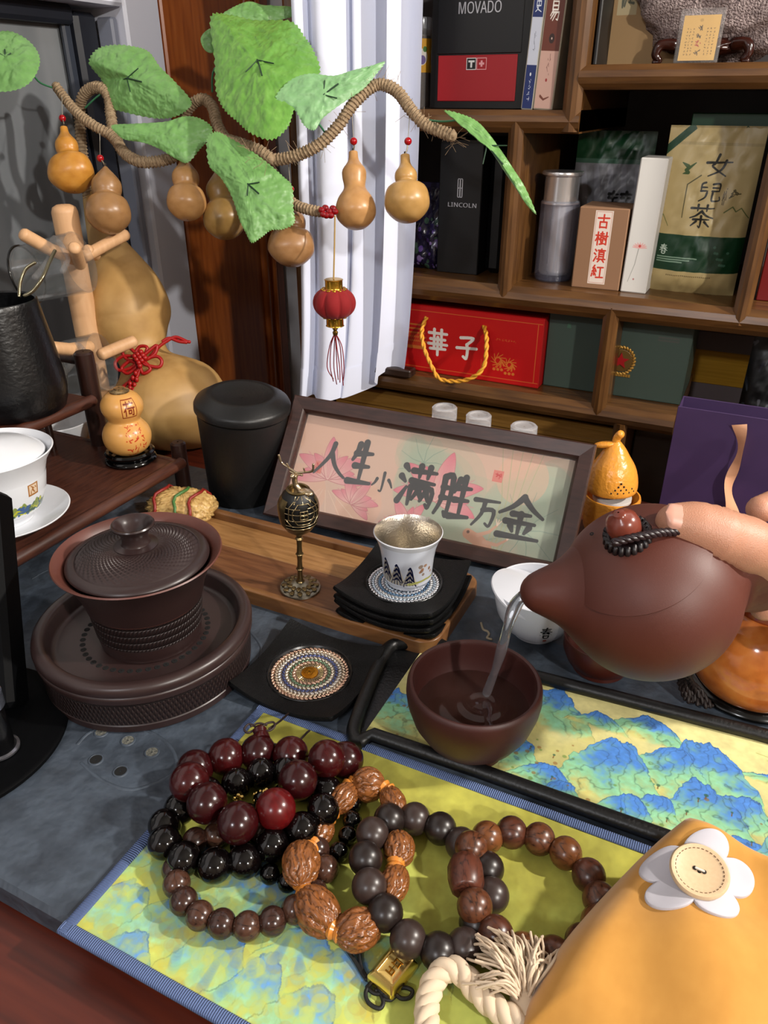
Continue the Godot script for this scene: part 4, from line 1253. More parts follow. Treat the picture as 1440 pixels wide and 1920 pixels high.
func clay_set() -> void:
	# round tea boat
	var c := mat(CLAY, 0.38)
	var t := thing("tea_boat", "round dark brown clay tea boat with a ring of drain holes, under the lidded cup", "tray", Vector3(-0.379, 0.0, -0.35))
	part(Geo.new().lathe(v2([0.001, 0.0, 0.077, 0.0, 0.079, 0.0015, 0.0795, 0.007, 0.0785, 0.008, 0.0785, 0.009]), 96), "base", c, t)
	part(Geo.new().lathe(v2([0.0786, 0.008, 0.0796, 0.0085, 0.0806, 0.0265, 0.08, 0.0285]), 128), "patterned_band", knurled(CLAY.darkened(0.2), 0.4, Vector2(150, 9), 0.12), t)
	part(Geo.new().lathe(v2([0.079, 0.0275, 0.0815, 0.029, 0.0825, 0.033, 0.0822, 0.0345, 0.0813, 0.0352, 0.0822, 0.036, 0.083, 0.0395, 0.082, 0.043, 0.079, 0.0448, 0.0745, 0.0445, 0.072, 0.042, 0.0705, 0.033, 0.069, 0.0315, 0.066, 0.031, 0.001, 0.0305]), 96), "rim", mat(CLAY.lightened(0.03), 0.36), t)
	for k in 46:
		var a := TAU * k / 46.0
		part(Geo.new().lathe(v2([0.0023, -0.0002, 0.0021, 0.0002, 0.0005, 0.0002]), 12), "drain_hole", mat(Color(0.008, 0.005, 0.005), 0.95), t, Vector3(cos(a) * 0.0475, 0.03105, sin(a) * 0.0475))
	# lidded cup
	t = thing("lidded_cup", "dark brown clay lidded tea cup with a swirling ribbed lid on the round tea boat", "cup", Vector3(-0.373, 0.031, -0.35))
	part(Geo.new().lathe(v2([0.001, 0.0, 0.036, 0.0, 0.0375, 0.001, 0.0375, 0.0035, 0.0385, 0.005, 0.0395, 0.0125]), 80), "foot", c, t)
	part(Geo.new().lathe(v2([0.0394, 0.0124, 0.0399, 0.013, 0.0425, 0.036, 0.0422, 0.0365]), 128), "patterned_band", knurled(CLAY.darkened(0.2), 0.4, Vector2(90, 11), 0.2, 1.0), t)
	part(Geo.new().lathe(v2([0.0422, 0.0362, 0.0432, 0.037, 0.046, 0.049, 0.0505, 0.06, 0.0567, 0.0695, 0.0605, 0.0735, 0.0612, 0.0747]), 96), "outer_wall", c, t)
	part(Geo.new().lathe(v2([0.0612, 0.0746, 0.0605, 0.0755, 0.0585, 0.0745, 0.0545, 0.0705, 0.05, 0.063, 0.0465, 0.056, 0.043, 0.04, 0.039, 0.012, 0.001, 0.008]), 96), "inner_wall", mat(Color(0.36, 0.2, 0.165), 0.42), t)
	var lid := part(Geo.new().lathe(v2([0.046, 0.0655, 0.0505, 0.0682, 0.0517, 0.0702, 0.051, 0.0722, 0.0485, 0.0735, 0.0455, 0.0742, 0.0448, 0.0738, 0.044, 0.0744]), 96), "lid", mat(Color(0.17, 0.118, 0.115), 0.36), t)
	var rows := []
	for i in 22:
		var s := i / 21.0
		var r := lerpf(0.0445, 0.0155, s)
		var row := PackedVector3Array()
		for j in 520:
			var a := TAU * j / 520.0
			var k := 0.5 + 0.5 * sin(42.0 * (a + 1.0 * s + 0.6 * s * s))
			row.append(Vector3(r * cos(a), 0.0738 + 0.0075 * sin(s * PI / 2) + 0.0023 * k * sin(PI * clampf(s * 1.06, 0, 1)), -r * sin(a)))
		rows.append(row)
	part(Geo.new().grid(rows, true), "swirl", mat(Color(0.17, 0.118, 0.115), 0.4), lid)
	part(Geo.new().lathe(v2([0.0155, 0.0812, 0.0158, 0.0818, 0.0145, 0.0822, 0.0108, 0.0834, 0.0098, 0.0855, 0.0098, 0.0905, 0.0122, 0.0948, 0.0152, 0.0972, 0.0156, 0.0985, 0.0149, 0.0995, 0.0132, 0.0992, 0.0105, 0.0955, 0.0075, 0.0915, 0.001, 0.089]), 56), "knob", mat(Color(0.17, 0.118, 0.115), 0.28), lid)

	# the open bowl the water falls into
	t = thing("clay_bowl", "red-brown clay bowl holding water on the black landscape tray under the stream", "bowl", Vector3(-0.1165, 0.0026, -0.376))
	var red := bumpy(Color(0.22, 0.092, 0.075), 0.5, 0.004, Vector3.ONE * 60)
	part(Geo.new().lathe(v2([0.001, 0.0, 0.0225, 0.0, 0.024, 0.0008, 0.0245, 0.005, 0.0265, 0.0085, 0.034, 0.0165, 0.0405, 0.028, 0.0443, 0.041, 0.0453, 0.049, 0.0449, 0.055, 0.0442, 0.0575, 0.0428, 0.0586, 0.0412, 0.058, 0.0402, 0.0555, 0.0405, 0.048, 0.0395, 0.038, 0.036, 0.027, 0.029, 0.017, 0.021, 0.0115, 0.001, 0.01]), 96), "body", red, t)
	rows = []
	for i in 16:
		var r := lerpf(0.0387, 0.0005, i / 15.0)
		var row := PackedVector3Array()
		for j in 64:
			var a := TAU * j / 64.0
			var p := Vector2(r * cos(a), -r * sin(a)) - Vector2(0.004, -0.006)
			row.append(Vector3(r * cos(a), 0.0345 + 0.0004 * cos(p.length() * 520.0) * exp(-p.length() * 70.0), -r * sin(a)))
		rows.append(row)
	var tea := solid_glass(Color(0.8, 0.5, 0.4, 0.0), 0.033)
	tea.albedo_color = Color(0.75, 0.55, 0.5, 0.05)
	part(Geo.new().grid(rows, true), "water", tea, t)


func wooden_stand() -> void:
	var wood := grained([Color(0.2, 0.105, 0.075), Color(0.28, 0.155, 0.115), Color(0.34, 0.195, 0.14)], Vector3(34, 34, 5), 0.34, 39)
	var post := grained([Color(0.13, 0.075, 0.06), Color(0.2, 0.11, 0.085)], Vector3(34, 5, 34), 0.34, 39)
	var t := thing("display_stand", "two-tier dark wooden display stand at the left, carrying the white cup and black pot", "stand", Vector3(-0.66, 0.0, -0.47))
	var o := t.position
	slab("lower_board", Vector3(-0.8, 0.04, -0.583), Vector3(-0.537, 0.05, -0.34), wood, t, 0.001)
	part(Geo.new().tube([Vector3(-0.536, 0.0455, -0.588) - o, Vector3(-0.536, 0.0455, -0.335) - o], 0.0065, 16), "edge_rail", wood, t)
	part(Geo.new().tube([Vector3(-0.805, 0.0455, -0.583) - o, Vector3(-0.54, 0.0455, -0.583) - o], 0.006, 16), "edge_rail", wood, t)
	slab("upper_board", Vector3(-0.81, 0.104, -0.57), Vector3(-0.637, 0.112, -0.36), wood, t, 0.001)
	part(Geo.new().tube([Vector3(-0.636, 0.1075, -0.572) - o, Vector3(-0.636, 0.1075, -0.35) - o], 0.0065, 16), "edge_rail", wood, t)
	for q in [[-0.548, -0.6, 0.064, 0.0085], [-0.548, -0.34, 0.064, 0.0085], [-0.81, -0.6, 0.2, 0.0105], [-0.81, -0.34, 0.2, 0.0105]]:
		part(Geo.new().lathe([Vector2(0.001, 0), Vector2(q[3], 0), Vector2(q[3], q[2] - 0.002), Vector2(q[3] - 0.002, q[2]), Vector2(0.001, q[2])], 28), "post", post, t, Vector3(q[0], 0, q[1]) - o)
	part(Geo.new().lathe(v2([0.001, 0, 0.0105, 0, 0.0105, 0.106, 0.0085, 0.108, 0.001, 0.108]), 28), "post", post, t, Vector3(-0.648, 0.05, -0.583) - o)
	part(Geo.new().lathe(v2([0.001, 0, 0.004, 0, 0.004, 0.056, 0.001, 0.056]), 16), "post", post, t, Vector3(-0.682, 0.05, -0.545) - o)
	part(Geo.new().tube([Vector3(-0.81, 0.145, -0.585) - o, Vector3(-0.65, 0.145, -0.585) - o], 0.0045, 12), "back_rail", post, t)

	# on the upper board
	t = thing("black_pot", "tapering black ceramic pot on the upper board of the wooden stand", "pot", Vector3(-0.674, 0.113, -0.508))
	var ink := bumpy(Color(0.025, 0.027, 0.034), 0.33, 0.03, Vector3.ONE * 12, 0.0, 72, 0.06)
	part(Geo.new().lathe(v2([0.001, 0, 0.044, 0, 0.0475, 0.002, 0.0505, 0.01, 0.052, 0.022, 0.0515, 0.035, 0.047, 0.07, 0.0412, 0.108, 0.0408, 0.112, 0.0395, 0.1135, 0.038, 0.112, 0.0385, 0.106, 0.044, 0.06, 0.045, 0.01, 0.001, 0.006]), 72), "body", ink, t)
	for k in 3:
		part(Geo.new().ball([Vector3(0.022, 0.103, 0.026), Vector3(-0.01, 0.104, 0.032), Vector3(0.03, 0.1, 0.008)][k], Vector3.ONE * 0.006, 14), "pebble", mat(Color(0.4, 0.4, 0.4), 0.2), t)
	# loop-handled spoon standing in the pot
	t = thing("tea_strainer", "wire-handled tea strainer leaning on the rim of the black pot", "strainer", Vector3(-0.643, 0.2555, -0.5365))
	var wire := mat(Color(0.5, 0.47, 0.38), 0.25, 0.9)
	var path := curve([Vector3(-0.6437, 0.2311, -0.515), Vector3(-0.6456, 0.2429, -0.5212), Vector3(-0.6437, 0.2542, -0.529), Vector3(-0.6367, 0.2601, -0.536)], 5)
	for k in path.size():
		path[k] -= t.position
	part(Geo.new().tube(path, 0.0016, 8), "handle_wire", wire, t)
	path = curve([Vector3(-0.6396, 0.2316, -0.5173), Vector3(-0.6328, 0.2361, -0.5233), Vector3(-0.6272, 0.2474, -0.5329), Vector3(-0.6332, 0.2582, -0.5492), Vector3(-0.6431, 0.2656, -0.5679)], 5)
	for k in path.size():
		path[k] -= t.position
	part(Geo.new().tube(path, 0.0018, 8), "handle_wire", wire, t)

	# light wood cup tree with glass cups
	t = thing("cup_tree", "light wooden cup tree with round pegs behind the black pot", "stand", Vector3(-0.78, -0.022, -0.715))
	var beech := grained([Color(0.78, 0.6, 0.43), Color(0.85, 0.68, 0.51)], Vector3(24, 3, 24), 0.5, 40)
	part(Geo.new().lathe(v2([0.001, 0, 0.068, 0, 0.07, 0.002, 0.07, 0.014, 0.068, 0.016, 0.001, 0.016]), 64), "base", beech, t)
	part(Geo.new().lathe(v2([0.0155, 0.0, 0.0155, 0.288, 0.0135, 0.2935, 0.008, 0.2965, 0.001, 0.297]), 36), "pole", beech, t, Vector3(0.0, 0.012, 0.0))
	var o2 := t.position
	for pp in [[Vector3(-0.7323, 0.2298, -0.6801), Vector3(-0.7323, 0.249, -0.641), Vector3(-0.7364, 0.2686, -0.6129)], [Vector3(-0.7316, 0.227, -0.6788), Vector3(-0.6959, 0.2532, -0.6423)], [Vector3(-0.7441, 0.2317, -0.7008), Vector3(-0.7396, 0.2408, -0.7339), Vector3(-0.7367, 0.248, -0.7651)], [Vector3(-0.7008, 0.1411, -0.6416), Vector3(-0.6977, 0.147, -0.6087), Vector3(-0.6981, 0.1544, -0.5877)], [Vector3(-0.694, 0.1298, -0.6508), Vector3(-0.6908, 0.1324, -0.6793), Vector3(-0.6847, 0.1354, -0.6967)], [Vector3(-0.7425, 0.2374, -0.705), Vector3(-0.7658, 0.2256, -0.7372)]]:
		var loc := []
		for q in pp:
			loc.append(q - o2)
		part(Geo.new().tube(loc, 0.0072, 14), "peg", beech, t)
	for q in [[Vector3(-0.7397, 0.2194, -0.6322), Vector3(-0.726, 0.2522, -0.646), "glass cup hanging from the upper left peg of the cup tree"], [Vector3(-0.7162, 0.1106, -0.6156), Vector3(-0.6939, 0.1414, -0.6198), "glass cup hanging low on the cup tree behind the stand post"]]:
		var g := thing("glass_cup", q[2], "cup", q[0], 0.0, "glass cups on the cup tree")
		var ba := Basis(Vector3.UP, 0.35) * Basis(Vector3.BACK, -1.35)
		part(Geo.new().lathe(v2([0.001, 0, 0.029, 0, 0.032, 0.002, 0.034, 0.07, 0.0325, 0.07, 0.031, 0.004, 0.001, 0.003]), 40, Vector3(-0.03, 0, 0), ba), "bowl", glass(0.13, Color(0.5, 0.52, 0.52)), g)
		part(Geo.new().tube(range(30).map(func(k): return Vector3(-0.03, 0, 0) + ba * Vector3(0.0325 * cos(TAU * k / 30), 0.001, 0.0325 * sin(TAU * k / 30))), 0.0014, 6, true), "dark_edge_ring", mat(Color(0.05, 0.05, 0.05), 0.1), g)  # near-black ring painted for the dark outline of clear glass
		var hook: Vector3 = q[1] - q[0]
		part(Geo.new().tube(curve([ba * Vector3(0, 0.02, 0.03) + Vector3(-0.02, 0, 0), hook + Vector3(-0.01, -0.012, 0.004), hook + Vector3(0, 0.009, 0.002), hook + Vector3(0.012, -0.01, 0), ba * Vector3(0, 0.055, 0.03) + Vector3(-0.02, 0, 0)], 6), 0.0035, 8), "handle", glass(0.2, Color(0.6, 0.6, 0.6)), g)

	# on the lower board
	t = thing("white_lidded_cup", "white porcelain lidded cup with a painted green landscape on the wooden stand", "cup", Vector3(-0.588, 0.0565, -0.402), 3.96)
	var por := mat(Color(0.85, 0.86, 0.88), 0.14)
	part(Geo.new().lathe(v2([0.001, 0.003, 0.022, 0.003, 0.023, 0.0, 0.0245, 0.0, 0.025, 0.004, 0.034, 0.012, 0.0405, 0.028, 0.0435, 0.045, 0.047, 0.056, 0.0535, 0.066, 0.0545, 0.0675, 0.0535, 0.0682, 0.048, 0.061, 0.0435, 0.052, 0.041, 0.04, 0.034, 0.018, 0.001, 0.008]), 80), "bowl", por, t)
	part(Geo.new().lathe(v2([0.0435, 0.0585, 0.0465, 0.0615, 0.0468, 0.063, 0.045, 0.0655, 0.035, 0.0715, 0.02, 0.0755, 0.012, 0.077, 0.0105, 0.08, 0.013, 0.085, 0.0135, 0.0865, 0.012, 0.087, 0.001, 0.084]), 80), "lid", por, t)
	var im := blank(1024, 128, Color(0.85, 0.86, 0.88))
	var rng := RandomNumberGenerator.new()
	rng.seed = 91
	for k in 60:
		var x := 220 + rng.randf() * 260
		var hgt := rng.randf()
		stroke(im, [Vector2(x - 20, 118 - hgt * 22), Vector2(x, 70 + 38 * rng.randf()), Vector2(x + 22, 118 - hgt * 22)], 4.0, 7.0, [Color(0.72, 0.72, 0.12, 0.7), Color(0.2, 0.34, 0.55, 0.6), Color(0.22, 0.33, 0.26, 0.7), Color(0.5, 0.56, 0.25, 0.6)][k % 4])
	im.fill_rect(Rect2i(372, 8, 44, 44), Color(0.62, 0.42, 0.22))
	im.fill_rect(Rect2i(377, 13, 34, 34), Color(0.84, 0.76, 0.66))
	scribble(im, Rect2(379, 15, 30, 30), Color(0.6, 0.4, 0.22), 3, 9, 0.06)
	part(Geo.new().lathe(v2([0.03405, 0.0119, 0.0374, 0.0195, 0.0409, 0.0278, 0.0428, 0.038, 0.0439, 0.045]), 96), "painted_band", printed(im, 0.14), t)
	t = thing("saucer", "white porcelain saucer under the white lidded cup on the wooden stand", "saucer", Vector3(-0.588, 0.0515, -0.402))
	part(Geo.new().lathe(v2([0.001, 0.002, 0.026, 0.002, 0.027, 0.0, 0.029, 0.0, 0.03, 0.002, 0.045, 0.0055, 0.0575, 0.0115, 0.058, 0.0125, 0.057, 0.013, 0.044, 0.0075, 0.029, 0.0048, 0.001, 0.0048]), 80), "body", por, t)
	# little gourd with red print on a black ring
	t = thing("gourd_bottle", "small yellow gourd bottle with red printed characters on a black stand", "gourd", Vector3(-0.583, 0.0585, -0.562), 1.5)
	im = blank(512, 256, Color(0.8, 0.59, 0.32))
	glyph(im, "荷", Rect2(330, 48, 46, 42), Color(0.45, 0.16, 0.06), 0.05, 0.9)
	for r in [Rect2i(322, 42, 62, 3), Rect2i(322, 92, 62, 3), Rect2i(322, 42, 3, 52), Rect2i(381, 42, 3, 52)]:
		im.fill_rect(r, Color(0.5, 0.2, 0.08))
	for k in 14:
		scribble(im, Rect2(320 + (k % 3) * 26, 140 + (k / 3) * 18, 24, 18), Color(0.68, 0.17, 0.08), 100 + k, 4, 0.06)
	var skin := printed(im, 0.3)
	part(Geo.new().lathe(curve(v2([0.001, 0.0, 0.012, 0.0015, 0.022, 0.009, 0.0255, 0.02, 0.0235, 0.03, 0.018, 0.0375, 0.0165, 0.0405, 0.018, 0.044, 0.0215, 0.051, 0.0215, 0.059, 0.0165, 0.067, 0.0095, 0.0705, 0.001, 0.0712]), 4), 64), "body", skin, t)
	part(Geo.new().lathe(v2([0.0102, 0.0705, 0.0102, 0.072, 0.007, 0.0728, 0.0055, 0.0735, 0.0055, 0.075, 0.001, 0.0755]), 32), "metal_cap", mat(Color(0.72, 0.62, 0.45), 0.25, 0.9), t)
	var s := thing("gourd_stand", "shiny black ring stand under the small printed gourd bottle", "stand", Vector3(-0.583, 0.0512, -0.562))
	part(Geo.new().lathe(v2([0.001, 0.0, 0.0265, 0.0, 0.0275, 0.002, 0.0265, 0.0045, 0.0235, 0.006, 0.0262, 0.0085, 0.0265, 0.0105, 0.0245, 0.0125, 0.0215, 0.0118, 0.0205, 0.008, 0.001, 0.0072]), 56), "ring", mat(Color(0.012, 0.012, 0.014), 0.12), s)
	# white bowl glimpsed through the stand
	t = thing("white_bowl", "white bowl half hidden behind the wooden stand near the window", "bowl", Vector3(-0.8074, -0.022, -0.6615))
	part(Geo.new().lathe(v2([0.001, 0, 0.02, 0, 0.021, 0.002, 0.035, 0.02, 0.042, 0.044, 0.041, 0.045, 0.033, 0.022, 0.001, 0.006]), 48), "body", por, t)


# ---------- small things on the table ----------
# a square plate whose four corners turn up, with a round sunken middle
func coaster_plate(half: float, thick: float) -> Geo:
	var g := Geo.new()
	for s in [1.0, -1.0]:
		var rows := []
		for i in 29:
			var r := PackedVector3Array()
			for j in 29:
				var u := (j / 28.0) * 2.0 - 1.0
				var v := 1.0 - (i / 28.0) * 2.0
				var e := 1.0 + 0.05 * (1.0 - u * u) * (1.0 - v * v) * 0.0
				var x: float = u * half * e * (1.0 + 0.045 * (1.0 - v * v))
				var z: float = v * half * e * (1.0 + 0.045 * (1.0 - u * u))
				var y := 0.0085 * u * u * v * v + thick
				var d := Vector2(x, z).length()
				if s > 0:
					y -= 0.0016 * (1.0 - smoothstep(half * 0.735, half * 0.765, d))
				else:
					y -= thick * (1.0 - 0.25 * pow(maxf(absf(u), absf(v)), 6.0))
				r.append(Vector3(x, y, z))
			rows.append(r)
		g.grid(rows, false, s < 0)
		if s < 0:
			continue
	var rim_hi := []
	var rim_lo := PackedVector3Array()
	var up := PackedVector3Array()
	for e in 4:
		for k in 28:
			var w := k / 28.0 * 2.0 - 1.0
			var q: Vector2 = [Vector2(w, 1), Vector2(1, -w), Vector2(-w, -1), Vector2(-1, w)][e]
			var x := q.x * half * (1.0 + 0.045 * (1.0 - q.y * q.y))
			var z := q.y * half * (1.0 + 0.045 * (1.0 - q.x * q.x))
			var y := 0.0085 * q.x * q.x * q.y * q.y + thick
			up.append(Vector3(x, y, z))
			rim_lo.append(Vector3(x, y - thick * 0.75, z))
	var mid := PackedVector3Array()
	for k in up.size():
		mid.append((up[k] + rim_lo[k]) / 2.0 + Vector3(up[k].x, 0, up[k].z).normalized() * thick * 0.18)
	rim_hi = [rim_lo, mid, up]
	g.grid(rim_hi, true)
	return g


# a ring of small slanted rope teeth
func rope_ring(r: float, n: int, w: float, slant: float) -> Geo:
	var g := Geo.new()
	for k in n:
		var a := TAU * k / n
		var b := Basis(Vector3.UP, -a + slant)
		g.ball(Vector3(cos(a) * r, 0, sin(a) * r), Vector3(w, w * 0.6, TAU * r / n * 0.62), 6, b)
	return g


func coaster(called: String, label: String, at: Vector3, turn: float, tones: Array, group: String) -> Node3D:
	var t := thing(called, label, "coaster", at, turn, group)
	var black := bumpy(Color(0.026, 0.027, 0.032), 0.5, 0.04, Vector3.ONE * 30, 0.0, 73, 0.12)
	black.metallic_specular = 0.35
	part(coaster_plate(0.0438, 0.006), "plate", black, t)
	part(Geo.new().lathe(v2([0.031, 0.0044, 0.0322, 0.0062, 0.0332, 0.0064, 0.0336, 0.006]), 64), "medallion_rim", mat(Color(0.03, 0.03, 0.034), 0.3), t)
	part(Geo.new().lathe(v2([0.0312, 0.0046, 0.001, 0.0046]), 64, Vector3.ZERO, Basis(), false), "medallion_disc", mat(tones[0], 0.3, 0.8), t)
	var k := 0
	for r in [0.0292, 0.0265, 0.0238, 0.0208, 0.018, 0.0152, 0.0124]:
		part(rope_ring(r, int(r * 1900.0), 0.00115, 0.6 if k % 2 else -0.6), "inlay_ring", mat(tones[1 + k % (tones.size() - 1)], 0.26, 0.92), t, Vector3(0, 0.005, 0))
		k += 1
	var g := Geo.new()
	for i in 36:
		g.box(Vector3(cos(TAU * i / 36.0) * 0.0092, 0, sin(TAU * i / 36.0) * 0.0092), Vector3(0.0032, 0.0008, 0.0007), 0.0002, Basis(Vector3.UP, -TAU * i / 36.0))
	part(g, "sunburst", mat(Color(0.75, 0.68, 0.5), 0.25, 0.9), t, Vector3(0, 0.005, 0))
	var m := part(Geo.new().lathe(v2([0.0068, 0.0046, 0.0066, 0.0054, 0.0058, 0.0056, 0.001, 0.0057]), 32), "centre_boss", mat(tones[1] if tones.size() < 5 else Color(0.75, 0.5, 0.12), 0.25, 0.9), t)
	g = Geo.new()
	for q in [[0, 0.0026, 0.006, 0.0008], [0, -0.0026, 0.006, 0.0008], [0.0026, 0, 0.0008, 0.006], [-0.0026, 0, 0.0008, 0.006], [0, 0, 0.0008, 0.004], [0, 0.0008, 0.004, 0.0008]]:
		g.box(Vector3(q[0], 0.0058, q[1]), Vector3(q[2], 0.0006, q[3]), 0.0002)
	part(g, "seal_mark", mat(Color(0.62, 0.42, 0.1), 0.3, 0.9), m)
	return t


func table_small() -> void:
	var gold := [Color(0.6, 0.54, 0.48), Color(0.9, 0.74, 0.64), Color(0.9, 0.82, 0.72), Color(0.88, 0.86, 0.82), Color(0.38, 0.41, 0.58), Color(0.92, 0.88, 0.8), Color(0.48, 0.58, 0.48)]
	coaster("coaster", "square black coaster with a gold and coloured medallion lying on the stone tray", Vector3(-0.2545, 0.0003, -0.3895), 0.01, gold, "black coasters")
	var silver := [Color(0.66, 0.68, 0.7), Color(0.9, 0.9, 0.92), Color(0.78, 0.84, 0.9), Color(0.92, 0.92, 0.92), Color(0.42, 0.55, 0.68)]
	for k in 4:
		coaster("coaster", ["lowest black coaster of the stack on the wooden tray", "second black coaster from the bottom of the stack on the wooden tray", "third black coaster from the bottom, just under the top one of the stack", "top black coaster of the stack, with a silver medallion under the painted cup"][k], Vector3(-0.2245 + 0.001 * (k % 2), 0.0064 + 0.0078 * k, -0.5 + 0.001 * k), 0.0 + [0.05, -0.04, 0.03, 0.0][k], silver, "black coasters")
	# painted cup with a silver lining
	var t := thing("tea_cup", "small white tea cup with painted mountains and a silver lining on the coaster stack", "cup", Vector3(-0.2215, 0.0362, -0.5), 3.64)
	var por := mat(Color(0.82, 0.83, 0.86), 0.14)
	part(Geo.new().lathe(v2([0.001, 0.001, 0.0155, 0.001, 0.0165, 0.0, 0.018, 0.0, 0.0185, 0.0022, 0.0205, 0.005, 0.0208, 0.0055]), 64), "foot", por, t)
	var im := blank(768, 256, Color(0.8, 0.82, 0.87))
	var rng := RandomNumberGenerator.new()
	rng.seed = 12
	for x0 in [40, 430]:
		for k in 3:
			var px: float = x0 + 30 + k * 62
			var top := 90.0 + 14 * k
			for j in 17:
				var w := (j - 8) * (6.5 - k * 0.8)
				stroke(im, [Vector2(px, top), Vector2(px + w * 0.4, top + 48), Vector2(px + w, 238)], 1.5, 5.0, [Color(0.5, 0.46, 0.4, 0.85), Color(0.8, 0.77, 0.7, 0.9), Color(0.3, 0.32, 0.38, 0.7)][j % 3])
			for j in 4:
				stroke(im, [Vector2(px - 6 - j * 6, top + 12 + j * 30), Vector2(px, top + j * 26), Vector2(px + 9 + j * 7, top + 22 + j * 34), Vector2(px + 16 + j * 6, top + 52 + j * 34)], 4.5, 2.0, Color(0.05, 0.07, 0.2, 0.9))
		for k in 9:
			dab(im, Vector2(x0 + 200 + rng.randf() * 80, 160 - k * 6 + rng.randf() * 20), 7 + rng.randf() * 6, [Color(0.62, 0.4, 0.26, 0.7), Color(0.45, 0.33, 0.22, 0.6)][k % 2])
		stroke(im, [Vector2(x0 + 150, 226), Vector2(x0 + 240, 208), Vector2(x0 + 320, 224)], 12.0, 8.0, Color(0.66, 0.66, 0.36, 0.7))
	part(Geo.new().lathe(v2([0.0206, 0.0053, 0.0212, 0.012, 0.0222, 0.024, 0.0238, 0.034, 0.0265, 0.0425]), 72), "painted_wall", printed(im, 0.14), t)
	part(Geo.new().lathe(v2([0.0264, 0.0422, 0.0286, 0.0462, 0.029, 0.0476, 0.0283, 0.0482]), 72), "lip", por, t)
	part(Geo.new().lathe(v2([0.0284, 0.0482, 0.0262, 0.0448, 0.0235, 0.036, 0.0215, 0.024, 0.0203, 0.012, 0.017, 0.0065, 0.001, 0.005]), 72), "silver_lining", bumpy(Color(0.78, 0.75, 0.7), 0.3, 0.02, Vector3.ONE * 30, 1.0, 74, 0.06), t)

	# brass incense holder: a latticed egg on a bamboo stem, deer antlers on top
	t = thing("incense_holder", "antique brass incense holder shaped as a latticed pod on a bamboo stem with antlers", "holder", Vector3(-0.3212, 0.0062, -0.4844))
	t.rotation = Vector3(0.02, 0, -0.05)
	var brass := bumpy(Color(0.46, 0.39, 0.26), 0.3, 0.01, Vector3.ONE * 40, 0.9)
	part(Geo.new().lathe(v2([0.001, 0.0, 0.0175, 0.0, 0.0185, 0.0012, 0.0182, 0.0026, 0.015, 0.0032, 0.0146, 0.0042, 0.011, 0.005, 0.0065, 0.0075, 0.0035, 0.0085, 0.001, 0.0085]), 48), "base", bumpy(Color(0.58, 0.56, 0.5), 0.3, 0.02, Vector3.ONE * 60, 0.9), t)
	for k in 24:
		var a := TAU * k / 12.0 + (0.13 if k > 11 else 0.0)
		var r := 0.0142 if k < 12 else 0.0095
		part(Geo.new().ball(Vector3.ZERO, Vector3(0.0032, 0.0012, 0.0024), 8, Basis(Vector3.UP, -a)), "lotus_petal", brass, t, Vector3(cos(a) * r, 0.0042 if k < 12 else 0.006, sin(a) * r))
	part(Geo.new().lathe(v2([0.0028, 0.008, 0.0042, 0.0088, 0.0028, 0.0102, 0.0022, 0.016, 0.0023, 0.0215, 0.0036, 0.0226, 0.0024, 0.024, 0.0021, 0.031, 0.0026, 0.0372, 0.0036, 0.0384, 0.0025, 0.0398, 0.0022, 0.047, 0.0026, 0.0535, 0.0036, 0.0545, 0.0024, 0.0562, 0.0032, 0.0605]), 24), "stem", brass, t)
	part(Geo.new().lathe(v2([0.001, 0.0595, 0.0055, 0.0605, 0.0115, 0.0655, 0.0152, 0.0715, 0.0158, 0.073]), 40), "bottom_shell", brass, t)
	part(Geo.new().lathe(v2([0.0148, 0.073, 0.0163, 0.0815, 0.0158, 0.0925, 0.0135, 0.0995, 0.009, 0.1035]), 40), "dark_core", mat(Color(0.012, 0.011, 0.01), 0.5), t)
	part(Geo.new().lathe(v2([0.0098, 0.1028, 0.0102, 0.1042, 0.009, 0.1052, 0.0078, 0.1045, 0.0075, 0.101, 0.001, 0.1]), 40), "collar", brass, t)
	var shell := func(a: float, h: float) -> Vector3:   # a point of the pod's side; h from 0 to 1
		var r := 0.0158 + 0.0022 * sin(PI * clampf(h * 0.9 + 0.05, 0, 1)) - 0.0072 * pow(clampf((h - 0.45) / 0.55, 0, 1), 2.4)
		return Vector3(cos(a) * r, 0.0728 + 0.0302 * h, -sin(a) * r)
